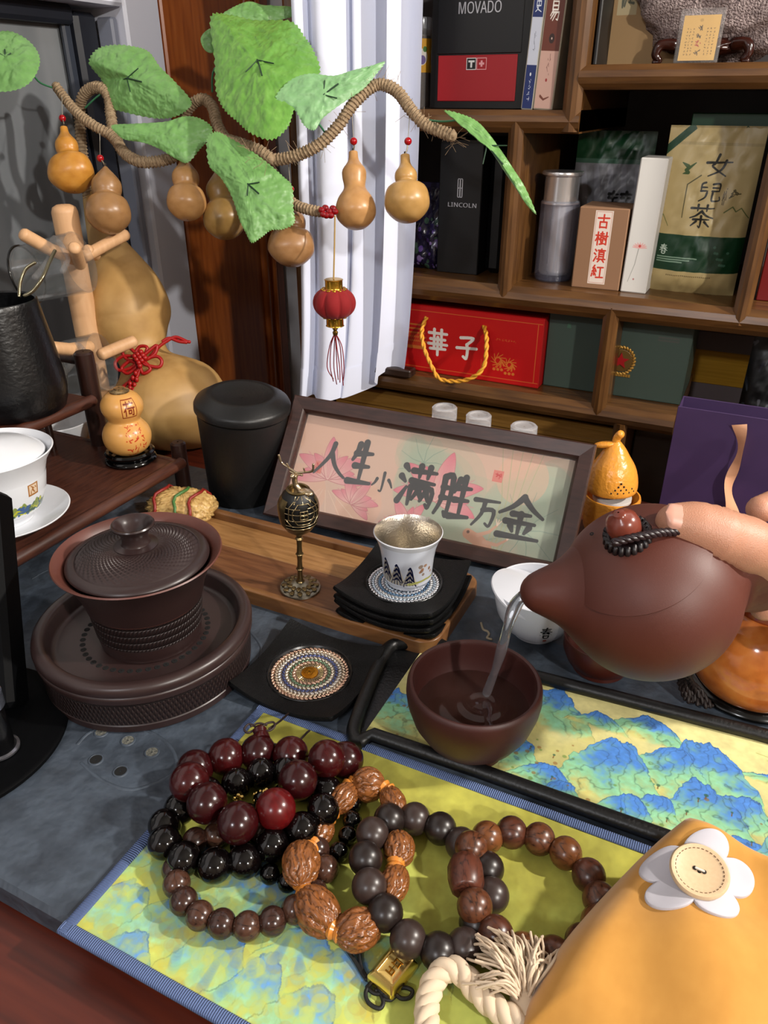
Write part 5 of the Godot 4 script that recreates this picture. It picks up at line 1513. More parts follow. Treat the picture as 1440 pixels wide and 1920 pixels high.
	for side in [0.0, PI]:
		var lat := Geo.new()
		var rows := []
		for i in 12:
			var row := PackedVector3Array()
			for j in 10:
				row.append(shell.call(0.2 + side + j / 9.0 * 1.24, i / 11.0))
			rows.append(row)
		part(Geo.new().grid(rows), "side_panel", brass, t)
		for line in [[-0.95, 0.32, 0.95, 0.32], [-0.95, 0.52, 0.95, 0.52], [-0.95, 0.68, -0.2, 0.68], [0.2, 0.68, 0.95, 0.68], [-0.95, 0.12, 0.95, 0.12], [-0.6, 0.12, -0.9, 0.32], [0.6, 0.12, 0.9, 0.32], [-0.3, 0.2, 0.3, 0.2], [-0.3, 0.2, -0.55, 0.4], [0.3, 0.2, 0.55, 0.4], [-0.55, 0.4, -0.55, 0.6], [0.55, 0.4, 0.55, 0.6], [-0.55, 0.6, -0.3, 0.8], [0.55, 0.6, 0.3, 0.8], [-0.3, 0.8, 0.3, 0.8], [-0.18, 0.38, 0.18, 0.38], [-0.18, 0.62, 0.18, 0.62], [-0.18, 0.38, -0.18, 0.62], [0.18, 0.38, 0.18, 0.62], [0, 0.38, 0, 0.62], [-0.18, 0.5, 0.18, 0.5], [-0.5, 0.8, -0.5, 0.97], [-0.5, 0.84, -0.2, 0.97], [0.5, 0.8, 0.5, 0.97], [0.2, 0.97, 0.5, 0.84], [0.0, 0.8, 0.0, 0.97], [-0.75, 0.32, -0.75, 0.68], [0.75, 0.32, 0.75, 0.68], [-0.95, 0.02, 0.95, 0.02], [-0.8, 0.68, -0.5, 0.9], [0.8, 0.68, 0.5, 0.9]]:
			var path := []
			for k in 7:
				path.append(shell.call(-0.75 + side + lerpf(line[0], line[2], k / 6.0), lerpf(line[1], line[3], k / 6.0)))
			lat.tube(path, 0.00055, 5)
		part(lat, "lattice", mat(Color(0.62, 0.55, 0.42), 0.22, 0.95), t)
	var deer := Geo.new()
	deer.tube(curve([Vector3(0.004, 0.102, 0), Vector3(-0.0015, 0.107, 0), Vector3(-0.002, 0.112, 0.0005), Vector3(-0.001, 0.1145, 0.001)], 4), 0.0019, 10)
	deer.ball(Vector3(0.0055, 0.1035, 0), Vector3(0.006, 0.0024, 0.0034), 12)
	deer.ball(Vector3(-0.002, 0.1148, 0.0022), Vector3(0.0016, 0.0015, 0.003), 10)
	for s in [-1.0, 1.0]:
		deer.tube(curve([Vector3(-0.001, 0.116, 0), Vector3(-0.001 + s * 0.006, 0.1175, -0.001), Vector3(-0.001 + s * 0.0115, 0.12, -0.001), Vector3(-0.001 + s * 0.0128, 0.1255, 0)], 5), 0.0008, 6)
		deer.tube([Vector3(-0.001 + s * 0.006, 0.1175, -0.001), Vector3(-0.001 + s * 0.0062, 0.1215, 0.001)], 0.0005, 6)
		deer.tube([Vector3(-0.001 + s * 0.001, 0.1152, 0), Vector3(-0.001 + s * 0.0045, 0.1155, 0)], 0.0008, 6)
	part(deer, "deer_finial", mat(Color(0.75, 0.67, 0.55), 0.25, 0.9), t).transform = Transform3D(Basis.from_scale(Vector3.ONE * 1.3), Vector3(0, -0.0315, 0))

	# white cup with its lid lying tilted in it
	t = thing("white_tea_cup", "white porcelain cup with a black brush character and a tilted lid, behind the clay bowl", "cup", Vector3(-0.113, 0.0004, -0.525))
	part(Geo.new().lathe(v2([0.001, 0.001, 0.016, 0.001, 0.017, 0.0, 0.0185, 0.0, 0.019, 0.002, 0.027, 0.009, 0.0335, 0.021, 0.0362, 0.033, 0.037, 0.044, 0.0368, 0.0452, 0.0358, 0.0445, 0.035, 0.033, 0.031, 0.019, 0.02, 0.007, 0.001, 0.004]), 64), "bowl", por, t)
	part(Geo.new().lathe(v2([0.001, 0.006, 0.01, 0.0065, 0.024, 0.003, 0.0325, -0.0005, 0.0338, -0.0005, 0.0335, 0.0008, 0.024, 0.0045, 0.01, 0.0085, 0.001, 0.008]), 64, Vector3.ZERO, Basis(Vector3(0.21, 0, 0.978).normalized(), -0.36)), "lid", por, t, Vector3(-0.0075, 0.036, 0.0036))
	im = blank(96, 128, Color(0.82, 0.83, 0.86))
	glyph(im, "春", Rect2(14, 8, 56, 76), Color(0.05, 0.05, 0.05), 0.05, 0.6, true)
	im.fill_rect(Rect2i(36, 98, 18, 16), Color(0.7, 0.3, 0.22))
	var dr := (Vector3(0.045, 0, 1.0)).normalized()
	var pr := []
	for i in 6:
		var row := PackedVector3Array()
		for j in 8:
			var a := -1.30 + j / 7.0 * 0.5
			var r: float = [0.0272, 0.0304, 0.0325, 0.0338, 0.0351, 0.0361][i]
			row.append(Vector3(r * cos(a), 0.0085 + i * 0.0046, -r * sin(a)))
		pr.append(row)
	part(Geo.new().grid(pr), "painted_character", printed(im, 0.14), t)
	# small clay cup behind the teapot
	t = thing("clay_cup", "small red clay cup half hidden behind the pouring teapot", "cup", Vector3(-0.0539, 0.0004, -0.5016))
	part(Geo.new().lathe(v2([0.001, 0.0, 0.02, 0.0, 0.021, 0.001, 0.021, 0.004, 0.026, 0.009, 0.0295, 0.018, 0.0305, 0.03, 0.0298, 0.031, 0.0285, 0.03, 0.027, 0.018, 0.02, 0.008, 0.001, 0.006]), 56), "body", mat(Color(0.25, 0.1, 0.07), 0.35), t)
	# glazed orange jar on a black ring, with a hanging tassel
	t = thing("orange_jar", "round glazed orange jar under the hand at the right edge", "jar", Vector3(0.0539, 0.006, -0.526))
	part(Geo.new().lathe(curve(v2([0.001, 0.0, 0.03, 0.0005, 0.041, 0.008, 0.0475, 0.024, 0.0465, 0.042, 0.038, 0.06, 0.027, 0.068, 0.022, 0.07]), 4), 64), "body", grained([Color(0.58, 0.3, 0.12), Color(0.74, 0.42, 0.19), Color(0.8, 0.52, 0.26)], Vector3.ONE * 9, 0.13, 42), t)
	part(Geo.new().lathe(v2([0.0235, 0.069, 0.0235, 0.078, 0.02, 0.081, 0.001, 0.083]), 48), "lid", mat(Color(0.5, 0.2, 0.06), 0.15), t)
	t = thing("jar_stand", "thin black ring under the orange jar", "stand", Vector3(0.0546, 0.0003, -0.5336))
	part(Geo.new().lathe(v2([0.02, 0.0, 0.046, 0.0, 0.0475, 0.002, 0.0465, 0.005, 0.042, 0.0075, 0.038, 0.0055, 0.02, 0.0052]), 56), "ring", mat(Color(0.015, 0.016, 0.015), 0.2), t)
	t = thing("tassel", "brown twisted cord tassel lying beside the orange jar", "tassel", Vector3(0.0161, 0.002, -0.4993))
	var tm := grained([Color(0.07, 0.035, 0.022), Color(0.14, 0.075, 0.05)], Vector3.ONE * 90, 0.6, 43)
	for k in 7:
		var g := curve([Vector3(0.0066, 0.03, -0.4887) + Vector3(0.002 * (k % 3), 0.001, 0.001 * k), Vector3(0.0135, 0.014, -0.4929) + Vector3(0.0022 * (k - 3), 0, 0.001 * (k % 3)), Vector3(0.0226, 0.004, -0.4885) + Vector3(0.003 * (k - 3), 0, 0.002 * (k % 2))], 6)
		for i in g.size():
			g[i] -= t.position
		part(twisted(g, 0.0022, 2, 700.0), "strand", tm, t)

	# orange incense burner with a pear-shaped lid
	t = thing("incense_burner", "yellow-orange ceramic incense burner with a pierced gourd-shaped lid, right of the framed picture", "burner", Vector3(-0.096, -0.0218, -0.748))
	var amber := bumpy(Color(0.86, 0.57, 0.2), 0.3, 0.06, Vector3.ONE * 16, 0.0, 75, 0.04)
	part(Geo.new().lathe(v2([0.001, 0.0, 0.018, 0.0, 0.02, 0.003, 0.026, 0.016, 0.0285, 0.032, 0.0295, 0.051, 0.0288, 0.0535, 0.0272, 0.0535, 0.0265, 0.05, 0.025, 0.034, 0.001, 0.03]), 56), "bowl", amber, t)
	part(Geo.new().lathe(v2([0.001, 0.048, 0.02, 0.048, 0.02, 0.052, 0.001, 0.052]), 40), "white_tray", mat(Color(0.8, 0.78, 0.76), 0.4), t)
	var lid := part(Geo.new().lathe(curve(v2([0.0215, 0.0, 0.0248, 0.001, 0.0262, 0.006, 0.0255, 0.016, 0.022, 0.028, 0.0155, 0.039, 0.0108, 0.047, 0.007, 0.052, 0.0045, 0.055]), 3), 56), "lid", amber, t, Vector3(-0.002, 0.0575, 0.0))
	lid.rotation = Vector3(-0.05, 0, 0.06)
	part(Geo.new().tube(curve([Vector3(0, 0.052, 0), Vector3(0.0005, 0.058, 0), Vector3(0.003, 0.0625, 0.001), Vector3(0.0045, 0.064, 0.002)], 4), 0.0042, 12), "stalk", amber, lid)
	part(Geo.new().ball(Vector3(-0.011, 0.051, 0.003), Vector3(0.011, 0.0035, 0.006), 16, Basis(Vector3.BACK, 0.2)), "leaf", amber, lid)
	for q in [[0, 0.018], [-0.1, 0.0145], [0.12, 0.0145], [-0.22, 0.011], [0.0, 0.011], [0.22, 0.011], [-0.36, 0.0075], [-0.12, 0.0075], [0.12, 0.0075], [0.36, 0.0075], [0.5, 0.011], [0.62, 0.0075]]:
		var a: float = q[0] - 1.05
		part(Geo.new().ball(Vector3.ZERO, Vector3(0.0011, 0.0011, 0.0008), 8), "vent_hole", mat(Color(0.12, 0.06, 0.01), 0.8), lid, Vector3(cos(a) * 0.0258, q[1], -sin(a) * 0.0258))

	# three clear cylinders behind the picture
	for q in [[Vector3(-0.2845, 0.1034, -0.735), 0.0138, "clear glass cylinder behind the picture frame, nearest the curtain"], [Vector3(-0.2449, 0.1009, -0.735), 0.0138, "middle one of three clear glass cylinders behind the picture frame"], [Vector3(-0.1943, 0.0976, -0.735), 0.0142, "clear glass cylinder behind the picture frame, nearest the incense burner"]]:
		var top: float = q[0].y + 0.0218
		t = thing("glass_cylinder", q[2], "glass", Vector3(q[0].x, -0.0218, q[0].z), 0.0, "clear glass cylinders behind the picture")
		part(Geo.new().lathe([Vector2(0.001, 0.0), Vector2(q[1] - 0.001, 0), Vector2(q[1], 0.001), Vector2(q[1], top - 0.012), Vector2(q[1] - 0.0012, top - 0.0115), Vector2(q[1] - 0.0012, top - 0.0105), Vector2(q[1], top - 0.01), Vector2(q[1], top - 0.0015), Vector2(q[1] - 0.0015, top), Vector2(q[1] - 0.004, top), Vector2(q[1] - 0.0045, top - 0.0015), Vector2(0.001, top - 0.0015)], 40), "body", glass(0.24, Color(0.95, 0.95, 0.97), 0.06), t)

	# ivory carving behind the lidded cup
	t = thing("carved_ornament", "cream carved ornament with red and green bands, behind the lidded clay cup", "ornament", Vector3(-0.5072, 0.0003, -0.5482), 0.2)
	var rng2 := FastNoiseLite.new()
	rng2.seed = 5
	rng2.frequency = 5.0
	var rows := []
	for i in 30:
		var a := PI * i / 29.0
		var row := PackedVector3Array()
		for j in 90:
			var b := TAU * j / 90.0
			var d := Vector3(maxf(sin(a), 0.003) * cos(b), -cos(a), -maxf(sin(a), 0.003) * sin(b))
			var k := 1.0 + 0.16 * absf(sin(b * 9.0 + 4.0 * rng2.get_noise_3dv(d))) * absf(sin(a * 7.0 + 3.0 * rng2.get_noise_3dv(d * 1.7)))
			row.append(Vector3(0, 0.017, 0) + Vector3(signf(d.x) * pow(absf(d.x), 0.7) * 0.036, d.y * 0.017, signf(d.z) * pow(absf(d.z), 0.7) * 0.024) * Vector3(k, 1.0 + (k - 1.0) * 0.7 if d.y > 0 else 1.0, k) * 0.94)
		rows.append(row)
	part(Geo.new().grid(rows, true), "carving", grained([Color(0.5, 0.34, 0.16), Color(0.74, 0.6, 0.36), Color(0.8, 0.68, 0.45)], Vector3.ONE * 26, 0.45, 45), t)
	for q in [[-0.02, Color(0.5, 0.12, 0.09)], [0.02, Color(0.5, 0.12, 0.09)], [0.003, Color(0.25, 0.42, 0.2)]]:
		var path := []
		for k in 12:
			var a := PI * k / 11.0
			path.append(Vector3(q[0] + 0.003 * sin(k * 1.3), 0.017 + 0.0185 * sin(a), cos(a) * 0.0255))
		part(Geo.new().tube(path, 0.0017, 8), "coloured_band", mat(q[1], 0.4), t)

	# purple paper bag with a peach ribbon
	t = thing("purple_bag", "purple paper gift bag with a peach ribbon, behind the hand", "bag", Vector3(0.03, -0.0218, -0.85))
	var violet := grained([Color(0.2, 0.125, 0.28), Color(0.23, 0.145, 0.31)], Vector3.ONE * 4, 0.6, 46)
	part(Geo.new().box(Vector3(0, 0.063, 0.004), Vector3(0.17, 0.126, 0.0016), 0.0004), "front_panel", violet, t)
	part(Geo.new().box(Vector3(0, 0.061, -0.044), Vector3(0.17, 0.122, 0.0016), 0.0004), "back_panel", violet, t)
	for x in [-0.0842, 0.0842]:
		part(Geo.new().box(Vector3(x, 0.061, -0.02), Vector3(0.0016, 0.122, 0.047), 0.0004), "side_panel", violet, t)
	part(Geo.new().box(Vector3(0, 0.0014, -0.02), Vector3(0.167, 0.0016, 0.047), 0.0004), "bottom_panel", violet, t)
	var left := []
	var right := []
	for k in 25:
		var s := k / 24.0
		var p := Vector3(-0.021 + 0.012 * s + 0.004 * sin(s * 7.0), 0.117 - 0.105 * s, 0.008 + 0.006 * sin(s * PI))
		var tw := 1.1 * sin(s * 6.0)
		var w := Vector3(cos(tw), 0.25, sin(tw)).normalized() * (0.0075 - 0.002 * sin(s * PI))
		left.append(p - w)
		right.append(p + w)
	part(Geo.new().grid([PackedVector3Array(left), PackedVector3Array(right)]), "ribbon", mat(Color(0.83, 0.62, 0.48), 0.4), t)


# ---------- the big gourd with its artificial vine ----------
func bottle_gourd(label: String, top: Vector3, mid_up: Vector3, mid_low: Vector3, r_up: float, r_low: float, c: Array, hang: Vector3, bead: Vector3, nose := 0.25, dents := false) -> void:
	var axis := (mid_up - mid_low).normalized()
	var t := thing("small_gourd", label, "gourd", mid_low, 0.0, "small gourds hanging from the vine")
	var d := mid_up.distance_to(mid_low)
	var h_top := d + r_up * 1.15
	var pr := curve([Vector2(0.0006, -r_low * 0.93), Vector2(r_low * 0.5, -r_low * 0.84), Vector2(r_low * 0.93, -r_low * 0.4), Vector2(r_low, 0.04 * r_low), Vector2(r_low * 0.86, r_low * 0.52), Vector2(r_up * 0.88, lerpf(r_low * 0.82, d - r_up * 0.8, 0.5)), Vector2(r_up * 0.97, d - r_up * 0.28), Vector2(r_up * 0.95, d + r_up * 0.25), Vector2(r_up * 0.62, d + r_up * 0.75), Vector2(r_up * (0.2 + nose * 0.6), h_top), Vector2(r_up * nose, h_top + r_up * nose * 1.6)], 4)
	var b := Basis(axis.cross(Vector3(0, 0, 1)).normalized(), axis, axis.cross(Vector3(0, 0, 1)).normalized().cross(axis))
	var skin := grained(c, Vector3.ONE * 14, 0.34, 47)
	var g := Geo.new().lathe(pr, 40, Vector3.ZERO, b)
	if dents:
		var rows := []
		for p in pr:
			var row := PackedVector3Array()
			for j in 40:
				var a := TAU * j / 40.0
				var k := 1.0 + 0.06 * sin(a * 2.0 + 1.0 + p.y * 60.0) + 0.04 * cos(a * 3.0)
				row.append(b * Vector3(p.x * cos(a) * k, p.y, -p.x * sin(a) * k))
			rows.append(row)
		g = Geo.new().grid(rows, true)
	part(g, "body", skin, t)
	var tip := axis * (h_top + r_up * nose * 1.6)
	part(Geo.new().tube([tip - axis * 0.001, tip + axis * 0.004], 0.0011, 8), "stalk", mat(Color(0.16, 0.11, 0.06), 0.7), t)
	part(Geo.new().ball(Vector3.ZERO, Vector3.ONE * 0.0042, 16), "red_bead", mat(Color(0.62, 0.03, 0.07), 0.15), t, bead - mid_low)
	var wire := mat(Color(0.62, 0.58, 0.5), 0.3, 0.6)
	part(Geo.new().tube([tip, tip.lerp(bead - mid_low, 0.5) + Vector3(0.001, 0, 0), bead - mid_low], 0.0008, 6), "hook", wire, t)
	part(Geo.new().tube([bead - mid_low, hang - mid_low], 0.00045, 5), "hanging_thread", mat(Color(0.6, 0.58, 0.53), 0.7), t)


func vine_leaf(outline: Array, stalk: Array, seed_: int, to: Node3D, bulge: float, c: Array) -> void:
	var o := to.position
	var edge := curve(outline, 9, true)
	var mid := Vector3.ZERO
	for p in edge:
		mid += p
	mid /= edge.size()
	var nrm := Vector3.ZERO
	for k in edge.size():
		nrm += (edge[k] - mid).cross(edge[(k + 1) % edge.size()] - mid)
	nrm = nrm.normalized()
	if nrm.dot(Vector3(0, 0.4, 0) - mid) < 0:
		nrm = -nrm
	var f := FastNoiseLite.new()
	f.seed = seed_
	f.frequency = 75.0
	f.fractal_octaves = 2
	var m := grained(c, Vector3.ONE * 12, 0.42, 48)
	m.backlight_enabled = true
	m.backlight = Color(0.3, 0.34, 0.2)
	m.heightmap_enabled = true
	m.heightmap_texture = noise(88, 0.035, 2)
	m.heightmap_scale = 0.13
	var thick := 0.0005
	for s in [1.0, -1.0]:
		var rows := []
		for i in 15:
			var k: float = [1.0, 0.96, 0.9, 0.83, 0.76, 0.69, 0.62, 0.54, 0.46, 0.38, 0.3, 0.22, 0.14, 0.07, 0.01][i]
			var row := PackedVector3Array()
			for j in edge.size():
				var e: Vector3 = edge[j]
				var out := (e - mid)
				var saw := 1.0 + 0.03 * (absf(fposmod(j * 0.5, 1.0) - 0.5) * 2.0 - 0.5) if i == 0 else 1.0
				var p := mid + out * k * saw
				var up := bulge * (1.0 - k * k) + 0.0022 * f.get_noise_3dv(p * Vector3(1, 1, 1)) * smoothstep(1.02, 0.85, k)
				row.append(p - o + nrm * (up + s * thick * (0.0 if i == 0 else 1.0)))
			rows.append(row)
		part(Geo.new().grid(rows, true, (s > 0) != ((edge[0] - mid).cross(edge[5] - mid).dot(nrm) > 0)), "leaf", m, to) if s > 0 else part(Geo.new().grid(rows, true, (s > 0) != ((edge[0] - mid).cross(edge[5] - mid).dot(nrm) > 0)), "leaf_underside", m, to)
	if stalk.size():
		var vein := mat(Color(0.05, 0.2, 0.1), 0.5)
		var lift := nrm * (bulge + 0.0022)
		var loc := []
		for p in stalk:
			loc.append(p - o)
		part(Geo.new().tube(curve(loc, 5), 0.0011, 6), "leaf_stalk", mat(Color(0.2, 0.45, 0.3), 0.5), to)
		var tip: Vector3 = edge[0]
		for p in edge:
			if p.distance_to(stalk[-1]) > tip.distance_to(stalk[-1]):
				tip = p
		var c0: Vector3 = mid.lerp(stalk[-1], 0.25) - o
		var ax: Vector3 = (tip - stalk[-1]).normalized()
		var sd: Vector3 = ax.cross(nrm).normalized()
		var ln := tip.distance_to(stalk[-1])
		part(Geo.new().tube([stalk[-1] - o + nrm * 0.001, c0 + lift * 0.9, c0 + ax * ln * 0.2 + lift], 0.0009, 6), "leaf_vein", vein, to)
		for q in [-1.0, 1.0]:
			part(Geo.new().tube([c0 + lift * 0.9, c0 + ax * ln * 0.1 + sd * q * ln * 0.12 + lift * 0.95], 0.0007, 6), "leaf_vein", vein, to)


func gourd_tree() -> void:
	var t := thing("gourd_ornament", "large tan bottle gourd with a rope-wrapped artificial vine and green leaves", "ornament", Vector3(-0.69, -0.0218, -0.74))
	var o := t.position
	var path := [Vector3(-0.849, 0.2972, -0.8288), Vector3(-0.8416, 0.2801, -0.822), Vector3(-0.8322, 0.2623, -0.8158), Vector3(-0.8211, 0.2433, -0.8097), Vector3(-0.8085, 0.223, -0.8035), Vector3(-0.7936, 0.1989, -0.7962), Vector3(-0.7791, 0.1735, -0.7878), Vector3(-0.7682, 0.1494, -0.7786), Vector3(-0.7578, 0.1278, -0.7705), Vector3(-0.7464, 0.11, -0.7653), Vector3(-0.7366, 0.0961, -0.7616), Vector3(-0.7267, 0.0821, -0.7579), Vector3(-0.7134, 0.0643, -0.7537), Vector3(-0.701, 0.0478, -0.7497), Vector3(-0.6915, 0.0326, -0.7451), Vector3(-0.6848, 0.018, -0.7395), Vector3(-0.6808, 0.0066, -0.7346), Vector3(-0.6772, -0.0055, -0.729), Vector3(-0.6748, -0.0156, -0.724), Vector3(-0.6736, -0.0207, -0.7215)]
	for k in path.size():
		path[k] -= o
	var radius := []
	for r in [12, 16, 21, 27, 35, 52, 71, 80, 75, 60, 47, 52, 84, 108, 115, 113, 108, 91, 56, 3]:
		radius.append(r * 1.03 / 1425.0)
	# finer rows through the same radii
	var fine := curve(path, 4)
	var rr := []
	for r in curve(range(radius.size()).map(func(k): return Vector2(radius[k], 0)), 4):
		rr.append(r.x)
	part(Geo.new().tube(fine, rr, 56, false, false), "gourd_body", grained([Color(0.62, 0.47, 0.26), Color(0.7, 0.55, 0.33), Color(0.75, 0.6, 0.37)], Vector3(5, 5, 5), 0.5, 49), t)
	# the red knot tied at the waist
	var red := mat(Color(0.62, 0.035, 0.03), 0.45)
	var knot := Geo.new()
	for loop in [[Vector3(-0.6919, 0.1126, -0.7072), Vector3(-0.7054, 0.1232, -0.7071), Vector3(-0.712, 0.1203, -0.7021), Vector3(-0.7047, 0.1102, -0.6996), Vector3(-0.6915, 0.1055, -0.7032)], [Vector3(-0.689, 0.1102, -0.7072), Vector3(-0.7077, 0.1126, -0.6995), Vector3(-0.7157, 0.1055, -0.6913), Vector3(-0.7101, 0.0972, -0.689), Vector3(-0.6973, 0.0995, -0.6967)], [Vector3(-0.6878, 0.1055, -0.7049), Vector3(-0.6983, 0.0936, -0.6926), Vector3(-0.707, 0.0995, -0.692), Vector3(-0.6981, 0.1078, -0.7014)], [Vector3(-0.6863, 0.1108, -0.7064), Vector3(-0.6777, 0.1203, -0.7163), Vector3(-0.6715, 0.125, -0.7222), Vector3(-0.6717, 0.1155, -0.7164), Vector3(-0.6821, 0.1084, -0.707)], [Vector3(-0.6833, 0.1084, -0.7064), Vector3(-0.6699, 0.1132, -0.7158), Vector3(-0.6621, 0.1084, -0.7167), Vector3(-0.6635, 0.1013, -0.7118), Vector3(-0.6786, 0.1037, -0.7058)], [Vector3(-0.6861, 0.1049, -0.7029), Vector3(-0.6799, 0.0942, -0.6994), Vector3(-0.6726, 0.099, -0.7059), Vector3(-0.6818, 0.1073, -0.7064)], [Vector3(-0.6949, 0.1149, -0.7072), Vector3(-0.6921, 0.1232, -0.7136), Vector3(-0.6833, 0.1221, -0.7172), Vector3(-0.6859, 0.1126, -0.7102)]]:
		var loc := []
		for p in loop:
			loc.append(p - o)
		knot.tube(curve(loc, 6, true), 0.0022, 7, true)
	part(knot, "knot_loops", red, t)
	for p in [Vector3(-0.6913, 0.1144, -0.7011), Vector3(-0.6882, 0.1167, -0.704), Vector3(-0.6851, 0.1191, -0.7069), Vector3(-0.688, 0.1108, -0.7005), Vector3(-0.6849, 0.1132, -0.7034), Vector3(-0.6819, 0.1155, -0.7063), Vector3(-0.6847, 0.1073, -0.6999), Vector3(-0.6817, 0.1097, -0.7029), Vector3(-0.6788, 0.1126, -0.7061), Vector3(-0.6827, 0.1038, -0.6988)]:
		part(Geo.new().ball(Vector3.ZERO, Vector3.ONE * 0.0034, 10), "knot_bead", red, t, p - o)
	for cord in [[Vector3(-0.6936, 0.1057, -0.7314), Vector3(-0.6872, 0.1154, -0.7404), Vector3(-0.679, 0.1227, -0.7488), Vector3(-0.669, 0.1275, -0.7567), Vector3(-0.6554, 0.1227, -0.7603), Vector3(-0.6515, 0.1221, -0.7619)], [Vector3(-0.6834, 0.1227, -0.7467), Vector3(-0.6761, 0.1263, -0.7524), Vector3(-0.6647, 0.1227, -0.7558), Vector3(-0.6551, 0.1215, -0.7597)], [Vector3(-0.685, 0.1002, -0.7006), Vector3(-0.6901, 0.0913, -0.6927), Vector3(-0.6934, 0.0848, -0.6871), Vector3(-0.6983, 0.08, -0.6818), Vector3(-0.7036, 0.0718, -0.6742)], [Vector3(-0.6838, 0.1002, -0.7012), Vector3(-0.6861, 0.0895, -0.6936), Vector3(-0.6877, 0.0812, -0.6877), Vector3(-0.6883, 0.0735, -0.6828)]]:
		var loc := []
		for p in cord:
			loc.append(p - o)
		part(Geo.new().tube(curve(loc, 5), 0.0022, 7), "knot_cord", red, t)
	for p in [Vector3(-0.6848, 0.0958, -0.6917), Vector3(-0.6866, 0.0905, -0.6876), Vector3(-0.6819, 0.0888, -0.6888), Vector3(-0.688, 0.0841, -0.683), Vector3(-0.6829, 0.0829, -0.6847), Vector3(-0.6941, 0.0794, -0.6771), Vector3(-0.6827, 0.077, -0.6813), Vector3(-0.6869, 0.0794, -0.6807), Vector3(-0.6969, 0.0758, -0.6736)]:
		part(Geo.new().ball(Vector3.ZERO, Vector3(0.0028, 0.0036, 0.0028), 10), "knot_bead", red, t, p - o)
	# the vine: jute twine wound tightly round a wire
	var jute := grained([Color(0.45, 0.37, 0.27), Color(0.6, 0.51, 0.4), Color(0.7, 0.62, 0.5)], Vector3.ONE * 40, 0.9, 51)
	var twine := func(pts: Array, r0: float, r1: float, called: String) -> void:
		var loc := []
		for p in curve(pts, 8):
			loc.append(p - o)
		var radii := []
		for k in loc.size():
			radii.append(lerpf(r0, r1, k / float(loc.size() - 1)))
		var br := part(Geo.new().tube(loc, radii, 10), called, jute, t)
		var wind := []
		var run := 0.0
		var turn := 0.0
		for k in loc.size() - 1:
			var d: Vector3 = (loc[k + 1] - loc[k])
			var steps := maxi(2, int(d.length() / 0.00055))
			var dn := d.normalized()
			var up := dn.cross(Vector3(0.31, 0.17, 0.93)).normalized()
			var sd := dn.cross(up)
			for s in steps:
				turn += TAU * d.length() / steps / 0.0042
				wind.append(loc[k] + d * s / steps + (up * cos(turn) + sd * sin(turn)) * lerpf(radii[k], radii[k + 1], float(s) / steps))
		part(Geo.new().tube(wind, 0.0016, 4), "twine", jute, br)
	twine.call([Vector3(-0.8374, 0.2623, -0.8133), Vector3(-0.8432, 0.2951, -0.8177), Vector3(-0.8378, 0.328, -0.8149), Vector3(-0.8398, 0.3592, -0.8202), Vector3(-0.8385, 0.3868, -0.8249), Vector3(-0.8298, 0.4018, -0.8256), Vector3(-0.8135, 0.4101, -0.8259), Vector3(-0.7931, 0.41, -0.8231), Vector3(-0.7826, 0.3989, -0.8215), Vector3(-0.7766, 0.3813, -0.8137), Vector3(-0.7682, 0.3608, -0.8054), Vector3(-0.7446, 0.341, -0.7922), Vector3(-0.7166, 0.3313, -0.7873), Vector3(-0.6944, 0.3319, -0.7985), Vector3(-0.6755, 0.3387, -0.8119), Vector3(-0.6767, 0.3497, -0.8306), Vector3(-0.6918, 0.3696, -0.848), Vector3(-0.6845, 0.3873, -0.8496), Vector3(-0.6646, 0.3983, -0.8534), Vector3(-0.6439, 0.3904, -0.846), Vector3(-0.6265, 0.3709, -0.83), Vector3(-0.6064, 0.3562, -0.8182), Vector3(-0.577, 0.3441, -0.8125), Vector3(-0.5409, 0.3371, -0.8132), Vector3(-0.511, 0.3416, -0.8178), Vector3(-0.4835, 0.3539, -0.8261), Vector3(-0.4662, 0.3726, -0.8395), Vector3(-0.4547, 0.3922, -0.8506), Vector3(-0.4424, 0.4079, -0.8662), Vector3(-0.4302, 0.4131, -0.8753), Vector3(-0.41, 0.4058, -0.8744), Vector3(-0.3902, 0.3886, -0.8673), Vector3(-0.3736, 0.3747, -0.8669), Vector3(-0.3539, 0.3676, -0.8659), Vector3(-0.3374, 0.3627, -0.8646)], 0.0062, 0.0058, "vine")
	twine.call([Vector3(-0.8467, 0.4135, -0.7991), Vector3(-0.8324, 0.3989, -0.7972), Vector3(-0.8105, 0.3832, -0.792), Vector3(-0.7853, 0.3699, -0.7899), Vector3(-0.7651, 0.3601, -0.7938), Vector3(-0.7526, 0.3497, -0.7936)], 0.005, 0.0058, "vine")
	twine.call([Vector3(-0.6092, 0.3562, -0.8168), Vector3(-0.578, 0.3529, -0.8047), Vector3(-0.5538, 0.3467, -0.8063), Vector3(-0.5377, 0.337, -0.8083)], 0.0062, 0.006, "vine")
	twine.call([Vector3(-0.5525, 0.3359, -0.8194), Vector3(-0.5354, 0.3112, -0.8128), Vector3(-0.5093, 0.2932, -0.802), Vector3(-0.4854, 0.2875, -0.7975), Vector3(-0.469, 0.286, -0.7982)], 0.005, 0.0052, "vine")
	# stray fibres
	var rng := RandomNumberGenerator.new()
	rng.seed = 5
	var fuzz := Geo.new()
